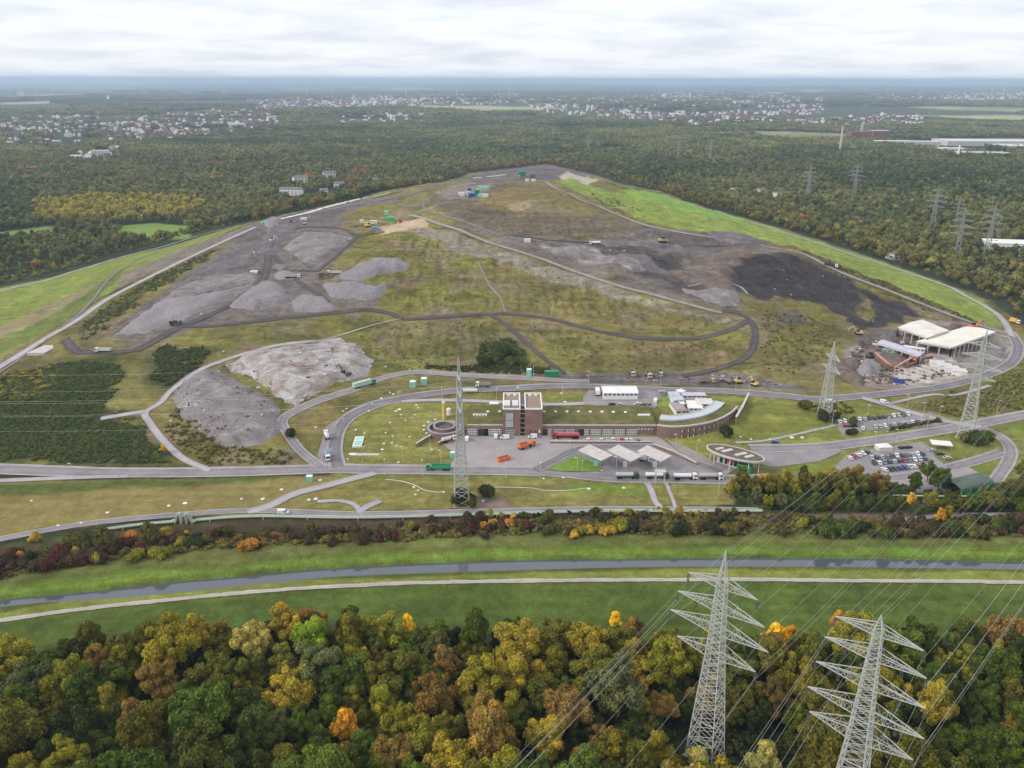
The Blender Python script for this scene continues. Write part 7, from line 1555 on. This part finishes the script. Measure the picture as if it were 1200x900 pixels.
# ---------------------------------------------------------------- bushes of the river belt, one by one
BC = {'dark red': S(104, 58, 52), 'red-brown': S(100, 74, 56), 'brown': S(94, 80, 56), 'dark green': S(64, 76, 44), 'olive': S(100, 100, 50), 'yellow-green': S(150, 150, 48), 'golden yellow': S(196, 164, 50), 'orange': S(206, 146, 56), 'green': S(84, 102, 48)}
BC = {k: tuple(desat(v, .1)) for k, v in BC.items()}
bsp = [(152,632,'orange',1,1.25,'orange round bush standing out in the red shrub belt'),(292,642,'orange',1,1.3,'single bright orange bush on the grass edge of the shrub belt'),(113,656,'yellow-green',1,1.3,'yellow-green bush on the bank, westernmost of three'),(160,654,'yellow-green',1,1.2,'yellow-green bush on the bank, middle of three'),(188,651,'yellow-green',1,1.35,'ragged yellow-green bush on the bank, easternmost of three'),(213,637,'yellow-green',0,1.3,'yellow-green bush at the end of the dark red shrubs'),(42,632,'golden yellow',0,1.3,'golden bush near the pipeline road in the far west'),(26,652,'orange',2,1.3,'small orange bush in the western dark shrubs'),(91,648,'golden yellow',2,1.4,'small golden bush below the large olive shrub'),(196,625,'golden yellow',0,1.3,'golden bush beside the pipe loops'),(218,627,'golden yellow',2,1.2,'small golden bush east of the pipe loops'),(180,500,'x',0,1,''),(483,618,'yellow-green',2,1.3,'small yellow-green bush west of the slim pylon'),(577,615,'golden yellow',0,1.2,'golden bush in the shrub belt below the slim pylon'),(598,614,'orange',0,1.2,'orange bush in the shrub belt below the slim pylon'),(566,618,'orange',2,1.3,'small orange bush beside the red shrubs'),(553,620,'dark red',1,1.1,'dark red bush left of the small orange one')]
for a, b_, cn, pr, sc, lab in bsp:
    if cn == 'x': continue
    X, Y, Z = gz(a, b_ + 3); put_bush(X, Y, pr, sc, BC[cn], lab, None)
X, Y, Z = gz(192, 532); put_tree(X, Y, 6, .42, TC['bright yellow'], 'small golden ball-shaped tree on the pale path', None)
g = np.random.RandomState(21); nb = 0
belts = [([(-30,662),(0,655),(100,642),(200,630),(250,628),(250,642),(180,648),(100,662),(0,678),(-30,684)], 46, ['dark red','red-brown','dark red','brown','dark green','olive'], 'the western red shrub belt', 1.15), ([(250,628),(420,616),(560,611),(620,612),(620,626),(560,634),(400,638),(260,646)], 52, ['red-brown','brown','brown','dark red','olive'], 'the brown shrub belt below the slim pylon', .95), ([(660,622),(735,617),(738,626),(662,632)], 12, ['yellow-green','yellow-green','golden yellow','green'], 'the yellow hedge on the bank', 1.0), ([(620,610),(860,602),(930,606),(930,626),(800,628),(640,628)], 40, ['brown','dark green','red-brown','olive','golden yellow'], 'the shrub belt below the forecourt', 1.0), ([(930,612),(1080,612),(1230,614),(1230,632),(1080,632),(930,628)], 50, ['brown','red-brown','dark green','green','olive','yellow-green','golden yellow'], 'the eastern shrub belt above the river', 1.25), ([(560,604),(740,599),(890,601),(890,606),(740,605),(560,609)], 44, ['golden yellow','yellow-green','olive','dark green'], 'the low hedge beside the pipeline', .6)]
for poly, n, cols, where, sc in belts:
    pw = PW(poly); a = np.array(pw); k = 0; pts = []; tr_ = 0
    while k < n and tr_ < 6000:
        tr_ += 1; x, y = g.uniform(a[:, 0].min(), a[:, 0].max()), g.uniform(a[:, 1].min(), a[:, 1].max())
        if not inpoly(np.array([x]), np.array([y]), pw)[0] or any((x - p) ** 2 + (y - q) ** 2 < (2.4 * sc) ** 2 for p, q in pts): continue
        pts.append((x, y)); cn = cols[int(len(cols) * min(.999, max(0, fbm(np.array([x]), np.array([y]), 22, 5, 2)[0] * 1.6 - .3 + g.normal(0, .12))))]
        f_ = g.uniform(.75, 1.25); put_bush(x, y, int(g.randint(0, 3)), sc * f_ * 1.1, tuple(np.array(BC[cn]) * g.uniform(.8, 1.2)), f'{"large" if f_ > 1.1 else "small" if f_ < .88 else "mid-sized"} {cn} bush, {("west end", "middle", "east end")[min(2, int(3 * (x - a[:, 0].min()) / (a[:, 0].max() - a[:, 0].min())))]} of {where}', 'bushes of the river belt', zsc=g.uniform(.8, 1.15)); k += 1
for a, b_, sc, cn, lab in ((545,589,1.7,'dark green','dark bush wrapped round the feet of the slim pylon'),(536,591,1.4,'dark green','dark bush at the west foot of the slim pylon'),(570,583,1.6,'dark green','round dark green bush right of the slim pylon'),(552,592,1.3,'olive','olive bush in front of the slim pylon'),(943,480,1.5,'olive','pale olive shrub on the lawn west of the shorter pylon'),(965,492,1.4,'dark green','dark shrub at the foot of the shorter pylon'),(978,490,1.2,'dark green','dark shrub east of the shorter pylon foot'),(1150,522,2.0,'green','large green bush on the pylon island'),(1140,517,1.6,'dark green','dark bush under the pylon on the island'),(1130,518,1.4,'olive','olive bush between the legs of the island pylon'),(850,512,1.2,'deep','tall narrow dark bush below the curved wing'),(998,510,1.0,'dark green','small dark bush at the corner of the upper car park'),(100,643,2.0,'olive','large olive shrub over the western shrub belt'),(85,642,1.8,'olive','olive shrub left of the large one in the belt'),(125,640,2.1,'olive','broad olive shrub right of the large one in the belt'),(178,634,1.9,'olive','tall olive shrub beside the pipe loops'),(340,512,1.3,'dark green','dark shrub beside the climbing road'),(600,428,1.5,'green','green shrub on the front slope, right of its twin'),(580,424,1.9,'green','big green shrub on the front slope'),(592,418,1.7,'dark green','dark green shrub at the top of the slope thicket'),(566,428,1.6,'dark green','dark shrub at the west of the slope thicket'),(1000,498,1.1,'olive','olive hedge bush left in the upper car park')):
    X, Y, Z = gz(a, b_); put_bush(X, Y, 1, sc, BC.get(cn, BC['dark green']), lab, None, zsc=1.5 if cn == 'deep' else 1)
for k in range(14):
    a, b_ = 1045 + k * 4.2, 504 - k * .75; X, Y, Z = gz(a, b_); put_bush(X, Y, k % 3, .62, BC[('brown', 'olive', 'dark green')[k % 3]], f'low {("brown", "olive", "dark green")[k % 3]} hedge bush, {ORD[k]} from the west below the upper car park', 'hedge of the upper car park')
# ---------------------------------------------------------------- trees between the car parks and the river
g = np.random.RandomState(33); pts = []
mid = [(856,572,'ochre',.55),(868,566,'olive',.7),(880,570,'olive',.6),(890,566,'orange',.5),(886,580,'grey-green',.5),(905,572,'olive',.7),(918,566,'ochre',.65),(930,575,'yellow-green',.6),(945,566,'olive',.65),(940,552,'dark green',.6),(958,572,'olive',.7),(970,566,'ochre',.75),(985,572,'olive',.8),(998,564,'rusty brown',.75),(1010,572,'olive',.7),(1024,568,'rusty brown',.7),(1034,578,'olive',.6),(915,588,'grey-green',.55),(935,590,'dark green',.55),(955,590,'mid green',.55),(975,590,'olive',.6),(995,590,'mid green',.6),(1015,590,'dark green',.55),(1035,592,'dark green',.6),(1070,565,'dark green',.75),(1098,564,'mid green',.72),(1086,552,'mid green',.6),(1066,584,'bright yellow',.4),(1088,588,'yellow-green',.55),(1105,592,'olive',.5),(1112,588,'dark green',.5),(1125,592,'olive',.5),(1140,588,'mid green',.55),(1160,588,'olive',.65),(1176,586,'dark green',.7),(1190,582,'dark green',.7),(1186,572,'olive',.6),(1170,574,'grey-green',.5),(1150,580,'grey-green',.5),(1100,604,'orange',.42),(1110,602,'yellow-green',.45),(1198,596,'mid green',.6),(1205,585,'dark green',.7),(1050,592,'olive',.5),(1075,596,'dark green',.5),(900,585,'yellow-green',.4),(1195,552,'olive',.6),(1204,566,'dark green',.6)]
for k, (a, b_, cn, sc) in enumerate(mid):
    X, Y, Z = gz(a, b_ + 9 + 6 * sc); wh = 'beside the oval-roofed building' if a < 935 else 'below the lower car park' if a < 1062 else 'around the green hall' if a < 1155 else 'at the eastern edge of the picture'
    put_tree(X, Y, int(g.randint(0, 7)), sc * 1.18, tuple(np.array(TC[cn]) * g.uniform(.9, 1.15)), f'{cn} {"tall" if sc > .66 else "small" if sc < .52 else "middling"} tree {wh}, {"back row" if b_ < 571 else "middle row" if b_ < 583 else "front row"}', 'trees between car parks and river')
# ---------------------------------------------------------------- scrub over slopes (beyond counting)
bcol = bpy.data.collections.new('scrub_kinds')
for k in range(5):
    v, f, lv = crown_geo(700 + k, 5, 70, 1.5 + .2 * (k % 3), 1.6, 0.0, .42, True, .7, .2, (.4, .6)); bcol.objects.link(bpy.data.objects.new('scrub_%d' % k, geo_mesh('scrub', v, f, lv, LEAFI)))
SCR = [([(-60,540),(-60,445),(20,445),(70,428),(115,420),(138,428),(136,455),(122,475),(120,488),(165,494),(185,530),(200,543),(0,541)], 9000, (66,78,46), (.4, .85)), ([(174,425),(182,413),(230,406),(248,402),(248,414),(225,438),(200,456),(190,460),(180,450)], 520, (60,70,44), (.5, 1.0)), ([(94,385),(130,354),(200,316),(250,293),(258,293),(215,320),(160,352),(115,398),(96,404)], 560, (74,82,50), (.4, .9)),
 ([(560,402),(595,396),(614,412),(620,430),(560,432)], 160, (66,80,46), (.5, 1.1)), ([(495,432),(560,437),(640,440),(650,434),(600,430),(500,428)], 240, (62,72,44), (.4, .9)), ([(0,440),(60,428),(75,440),(40,470),(0,470)], 120, (120,110,52), (.6, 1.3)), ([(930,292),(985,312),(1033,330),(1100,357),(1150,380),(1140,382),(1080,362),(1020,338),(960,312)], 240, (84,84,50), (.4, .8)), ([(1090,462),(1160,447),(1250,425),(1250,470),(1190,480),(1130,488),(1080,476)], 520, (92,94,54), (.4, 1.1)), ([(950,470),(1000,474),(1010,482),(960,490)], 60, (80,84,48), (.4, .9)), ([(-60,350),(0,333),(60,320),(130,298),(240,269),(280,262),(250,262),(130,288),(0,318),(-60,330)], 700, (88,94,54), (.6, 1.6)), ([(690,225),(720,232),(755,246),(740,248),(700,236)], 60, (86,94,54), (.4, .8)),
 ([(205,478),(225,480),(260,522),(340,532),(340,545),(240,546),(192,508)], 260, (92,92,52), (.3, .8)), ([(400,282),(480,274),(570,300),(580,360),(480,366),(440,350),(470,318)], 300, (114,112,60), (.2, .5)), ([(590,300),(700,335),(830,372),(860,380),(760,392),(640,366),(590,350)], 300, (114,108,64), (.2, .5)), ([(250,412),(440,384),(560,380),(640,430),(560,436),(450,430),(430,400)], 260, (106,104,60), (.25, .6)), ([(620,380),(760,404),(870,392),(860,420),(760,434),(660,425)], 240, (114,102,66), (.2, .55)), ([(890,360),(985,380),(985,405),(930,440),(890,430)], 240, (98,96,60), (.3, .8)), ([(840,568),(1200,565),(1200,598),(890,600)], 420, (72,84,46), (.5, 1.3)), ([(-30,662),(250,630),(620,610),(900,604),(1230,612),(1230,628),(900,626),(620,626),(250,642),(-30,680)], 1800, (92,86,52), (.45, .95)),
 ([(500,250),(560,240),(640,255),(730,268),(640,277),(580,275)], 200, (108,96,76), (.2, .5)), ([(120,487),(165,492),(150,478)], 20, (110,104,56), (.4, .8)), ([(640,488),(765,484),(765,480),(640,478)], 1, (90, 90, 50), (.5, .8)), ([(560,432),(640,440),(640,436),(560,428)], 60, (60, 74, 44), (.5, 1))]
PX, TI, SL = [], [], []; g = np.random.RandomState(44)
for poly, n, cc, (s0, s1) in SCR:
    pw = PW(poly); a = np.array(pw); x = g.uniform(a[:, 0].min(), a[:, 0].max(), n * 5); y = g.uniform(a[:, 1].min(), a[:, 1].max(), n * 5); k = inpoly(x + (fbm(x, y, 16, 71, 3) - .5) * (22 if n > 500 and n != 1800 else 6), y + (fbm(x, y, 16, 72, 3) - .5) * (30 if n > 500 and n != 1800 else 6), pw)
    dr_ = zs(x, y, droad); k &= dr_ > 2.0; x, y = x[k][:n], y[k][:n]
    PX.append(np.stack([x, y, zs(x, y) - .15], 1)); vv_ = fbm(x, y, 18, 2, 3)[:, None]; TI.append(desat(S(*cc), .1) * (1.8 if n > 500 else 1.5) * g.uniform(.8, 1.25, (len(x), 1)) * (np.array([.8, .9, .9]) + vv_ * np.array([.45, .25, .1]))); SL.append(g.uniform(s0, s1, len(x)))
pp = np.concatenate(PX); scatter('scrub', pp, g.uniform(0, 6.28, len(pp)), np.concatenate(SL), np.concatenate(TI), bcol, 'low scrub and brambles scattered over the landfill slopes')
# undergrowth between the trees of the foreground wood
n = 2600; x = g.uniform(-220, 230, n); y = g.uniform(150, 262, n); k = (y < np.interp(x, ew[:, 0], ew[:, 1]) + 2) & (np.hypot(x - 58, y - 195) > 10); x, y = x[k], y[k]
scatter('undergrowth', np.stack([x, y, zs(x, y) - .2], 1), g.uniform(0, 6.28, len(x)), g.uniform(.9, 2.2, len(x)), desat(S(60, 66, 38), .1) * g.uniform(.7, 1.3, (len(x), 1)), bcol, 'dark undergrowth beneath the foreground wood')
# ---------------------------------------------------------------- distant houses, works and turbines
g = np.random.RandomState(55)
HWALL = [WHITE, OFFW, pmat('cream_render', S(212, 204, 186), .8), pmat('brick_far', S(150, 112, 98), .9)]
HROOF = [pmat('red_tiles', S(140, 92, 78), .9, .15, .2), pmat('grey_tiles', S(120, 116, 118), .9, .12, .2), pmat('pale_roof', S(196, 196, 198), .7, .1, .2)]
house_w = [MB().box(0, 0, -1, 11, 9, 7).mesh('wall', m_) for m_ in HWALL]; house_r = []
for m_ in HROOF: house_r.append(MB().add([(-6, -5, 6.003), (6, -5, 6.003), (6, 5, 6.003), (-6, 5, 6.003), (-6, 0, 10), (6, 0, 10)], [(0, 1, 5, 4), (2, 3, 4, 5), (1, 2, 5), (3, 0, 4), (3, 2, 1, 0)]).mesh('roof', m_))
where = ['the western town', 'the far western estate', 'the large northern town', 'the north-eastern settlement', 'the hazy northern suburb', 'the clearing beyond the rim', 'the hamlet in the western wood', 'the far eastern suburb', 'the far northern outskirts']
cnt = [66, 26, 84, 22, 26, 14, 8, 18, 20]
for poly, n, wh in zip(TWW, cnt, where):
    a = np.array(poly); k = 0
    while k < n:
        x, y = g.uniform(a[:, 0].min(), a[:, 0].max()), g.uniform(a[:, 1].min(), a[:, 1].max())
        if not inpoly(np.array([x]), np.array([y]), poly)[0] or fbm(np.array([x]), np.array([y]), 300, 8, 2)[0] < .42: continue
        s_ = g.uniform(.8, 1.25) * (1 + max(0, y - 4000) / 12000); wi, ri = int(g.randint(0, 4)), int(g.randint(0, 3))
        T = thing('house', f'tiny {("white","off-white","cream","brick")[wi]} house with {("red","grey","pale")[ri]} roof in {wh}', 'house', (x, y, float(zs(x, y)) + 2.5 * s_), g.uniform(0, 3.1), 'houses of the distant towns'); T.scale = (s_ * g.uniform(.8, 1.7), s_, s_ * 1.15); put('wall', house_w[wi], T); put('roof', house_r[ri], T); k += 1
# the rest of the towns, too many and too small to count
mbs = [MB(), MB(), MB()]
for poly, n in zip(TWW, [900, 400, 3400, 600, 1200, 240, 16, 900, 1400]):
    a = np.array(poly); x = g.uniform(a[:, 0].min(), a[:, 0].max(), n * 4); y = g.uniform(a[:, 1].min(), a[:, 1].max(), n * 4); k = inpoly(x, y, poly) & (fbm(x, y, 400, 8, 3) > .44); x, y = x[k][:n], y[k][:n]
    for p, q in zip(x, y):
        s_ = g.uniform(.6, 1.15) * (1 + max(0, q - 4000) / 14000); mb = mbs[int(g.choice(3, p=[.36, .40, .24]))]; mb.box(p, q, 0, 13 * s_ * g.uniform(.7, 1.8), 10 * s_, 11 * s_ * g.uniform(.8, 1.5), g.uniform(0, 3))
for mb, mt_, lab in zip(mbs, (pmat('town_render', S(222, 218, 212), .8), HROOF[1], HROOF[0]), ('white buildings crowding the distant towns', 'grey roofs crowding the distant towns', 'reddish roofs crowding the distant towns')): tag(mb.build('distant_town', mt_), lab, None, None, 'stuff')
def far_block(label, px, w_, d_, h, wm, rm, rz=0, z0=0.0, name='building', cat='building', roofh=.6):
    X, Y = [float(v) for v in at_z(*px, h * .5)]; T = thing(name, label, cat, (X, Y, z0), rz); MB().box(0, 0, -1, w_, d_, h + 1).build('wall', wm, T); MB().box(0, 0, h + .003, w_ + .8, d_ + .8, roofh).build('roof', rm, T)
    n = max(2, int(w_ / 6))
    for i in range(n):
        for zz in np.arange(1.2, h - 1.5, 3.2): MB().box(-w_ / 2 + (i + .5) * w_ / n, -d_ / 2 - .05, zz, w_ / n * .45, .2, 1.4).build('window', DARK, T)
    return T
# houses in the trees beyond the western rim
for a, b_, w_, d_, h, rz, lab in ((342,229,38,11,9,-.1,'long white apartment row among trees beyond the western rim'),(352,215,26,12,11,.5,'white block with grey roof behind the orange trees'),(386,209,24,12,10,.4,'white block among trees, highest beyond the western rim'),(398,222,18,10,9,.3,'white house right of the orange trees beyond the rim'),(380,230,14,10,8,.2,'small pale house low in the trees beyond the rim'),(440,217,12,9,8,.2,'little white house in the treeline left of the summit')):
    T = far_block(lab, (a, b_), w_, d_, h, WHITE, HROOF[1], rz, z0=6.0); MB().add([(-w_ / 2 - .5, -d_ / 2 - .5, h + .61), (w_ / 2 + .5, -d_ / 2 - .5, h + .61), (w_ / 2 + .5, d_ / 2 + .5, h + .61), (-w_ / 2 - .5, d_ / 2 + .5, h + .61), (-w_ / 2, 0, h + 3.6), (w_ / 2, 0, h + 3.6)], [(0, 1, 5, 4), (2, 3, 4, 5), (1, 2, 5), (3, 0, 4)]).build('pitched_roof', HROOF[1], T)
far_block('red-roofed house in the western woods', (34, 200), 40, 16, 14, HROOF[0], HROOF[0], .1)
far_block('low white shed in a clearing of the western wood', (96, 185), 50, 18, 12, WHITE, WHITE, .1)
far_block('white hall in the trees of the western wood', (118, 180), 40, 20, 16, WHITE, OFFW, .3)
far_block('large white hall in the western town', (278, 147), 60, 34, 16, WHITE, WHITE, 0)
far_block('pale tower block in the hazy west', (24, 110), 60, 40, 60, OFFW, OFFW, 0)
far_block('pale shed strip in a western clearing', (255, 219), 40, 10, 7, OFFW, OFFW, .4)
for a, b_, lab in ((862,225,'house with grey roof in the woods behind the grass slope, leftmost'),(892,226,'pale house in the woods behind the grass slope, middle'),(912,230,'house in the woods behind the grass slope, rightmost'),(1048,303,'grey-roofed house in the trees behind the perimeter road')): far_block(lab, (a, b_), 16, 11, 13, HWALL[2], HROOF[1], .5)
far_block('pale warehouse at the eastern edge behind the pylons', (1186, 288), 60, 30, 9, WHITE, WHITE, -.2)
# works with chimneys in the east
far_block('red-brown power station block in the eastern woods', (1006, 159), 70, 40, 26, HROOF[0], HROOF[0], .1)
far_block('second red-brown power station block with pale roof', (1030, 158), 60, 40, 28, HROOF[0], HROOF[2], .1)
far_block('grey steel boiler house between the brown blocks', (1013, 153), 22, 22, 46, GREYM, GREYM, .1)
far_block('long white-roofed distribution hall in the eastern woods', (1158, 167), 300, 120, 14, OFFW, OFFW, -.05)
far_block('second white-roofed hall at the eastern edge', (1208, 173), 180, 90, 14, OFFW, OFFW, -.05)
far_block('low white works sheds along the eastern clearing', (1062, 168), 190, 30, 14, OFFW, WHITE, -.15)
far_block('white works building by the white chimney', (1114, 177), 60, 30, 16, WHITE, WHITE, -.1)
far_block('white shed strip in front of the distribution hall', (1150, 181), 130, 24, 12, OFFW, WHITE, -.12)
for a, b_, h, r, mt_, lab in ((988,148,70,3.2,PALE,'pale chimney left of the power station blocks'),(1125,170,34,3.5,WHITE,'white flue tower in the eastern works'),(10,100,90,5,OFFW,'pale chimney on the far western horizon')):
    X, Y = [float(v) for v in at_z(a, b_, h)]; T = thing('chimney', lab, 'chimney', (X, Y, 0)); MB().tube([(0, 0, -1), (0, 0, h)], [r, r * .7], 14).build('stack', mt_, T); MB().tube([(0, 0, h), (0, 0, h + 3)], r * .75, 14).build('crown_ring', GREYM, T)
for a, b_, h, lab in ((462,101,90,'white spire-like tower in the hazy north'),(809,107,80,'pale church spire at the edge of the large northern town'),(126,110,60,'pale church tower in the hazy west')):
    X, Y = [float(v) for v in at_z(a, b_, h)]; T = thing('tower', lab, 'tower', (X, Y, 0)); MB().box(0, 0, 0, 14, 14, h * .6).build('shaft', WHITE, T); MB().add([(-8, -8, h * .6 + .1), (8, -8, h * .6 + .1), (8, 8, h * .6 + .1), (-8, 8, h * .6 + .1), (0, 0, h)], [(0, 1, 4), (1, 2, 4), (2, 3, 4), (3, 0, 4), (3, 2, 1, 0)]).build('spire', OFFW, T)
# wind turbines on the horizon
tw = MB(); tw.tube([(0, 0, 0), (0, 0, 130)], [3.2, 1.8], 10); tw = tw.mesh('tower', WHITE); na_ = MB().box(0, 0, 129, 4, 10, 4.4).mesh('nacelle', WHITE)
bl = MB(); bl.add([(-1, -.4, 2), (1.6, -.4, 8), (.7, 0, 58), (0, 0, 58), (-1, .4, 2), (1.6, .4, 8)], [(0, 1, 2, 3), (4, 3, 2, 5), (0, 4, 5, 1), (0, 3, 4), (1, 5, 2)]); bl = bl.mesh('blade', WHITE)
for k, (a, b_, wh) in enumerate(((4,95,'at the far western edge'),(42,96,'second from the western edge'),(61,96,'third from the western edge'),(194,95,'above the western town'),(237,96,'above the western farmland'),(262,95,'beside another above the western farmland'),(360,96,'left of the spire-like tower'),(390,97,'in the hazy north-west'),(476,93,'right of the spire-like tower'),(535,97,'above the hazy forest north of the summit'),(596,95,'above the summit on the horizon'),(675,94,'right of the summit on the horizon'),(772,97,'above the large northern town'),(922,96,'beyond the north-eastern settlement'),(1040,92,'on the eastern ridge'),(1162,97,'left of a pair on the eastern horizon'),(1176,98,'right of a pair on the eastern horizon'),(1199,99,'at the far eastern edge'))):
    D_ = rnd.uniform(9500, 13500); dx, dy, dz = [float(v) for v in ray(a, b_ + 14)]; t_ = D_ / dy; X, Y = dx * t_, D_
    T = thing('wind_turbine', 'tiny white wind turbine ' + wh, 'wind turbine', (X, Y, float(zs(X, Y))), rnd.uniform(-.6, .6), 'wind turbines on the horizon'); s_ = 1.0; T.scale = (s_, s_, s_)
    put('tower', tw, T); put('nacelle', na_, T); r0 = rnd.uniform(0, 2)
    for j in range(3): o = put('blade', bl, T, None, (0, -5.5, 131)); o.rotation_euler = (0, r0 + j * 2.094, 0)
# ---------------------------------------------------------------- the hazy air over the plain
def box_geo(x0, x1, y0, y1, z0, z1):
    return [(x0, y0, z0), (x1, y0, z0), (x1, y1, z0), (x0, y1, z0), (x0, y0, z1), (x1, y0, z1), (x1, y1, z1), (x0, y1, z1)], [(3, 2, 1, 0), (4, 5, 6, 7), (0, 1, 5, 4), (1, 2, 6, 5), (2, 3, 7, 6), (3, 0, 4, 7)]
v, f = box_geo(-70000, 70000, -70000, 70000, -7.0, 232.0)
m = bpy.data.materials.new('hazy_air'); m.use_nodes = True; t = m.node_tree; t.nodes.clear()
pv = mk(t, 'ShaderNodeVolumePrincipled'); pv.inputs['Density'].default_value = 7e-5; pv.inputs['Color'].default_value = (0.62, 0.78, 1.0, 1); pv.inputs['Anisotropy'].default_value = 0.2
ou = mk(t, 'ShaderNodeOutputMaterial'); t.links.new(pv.outputs[0], ou.inputs['Volume'])
haze = mesh_obj('haze', v, f, m); tag(haze, 'pale blue haze lying over the plain', None, None, 'stuff')
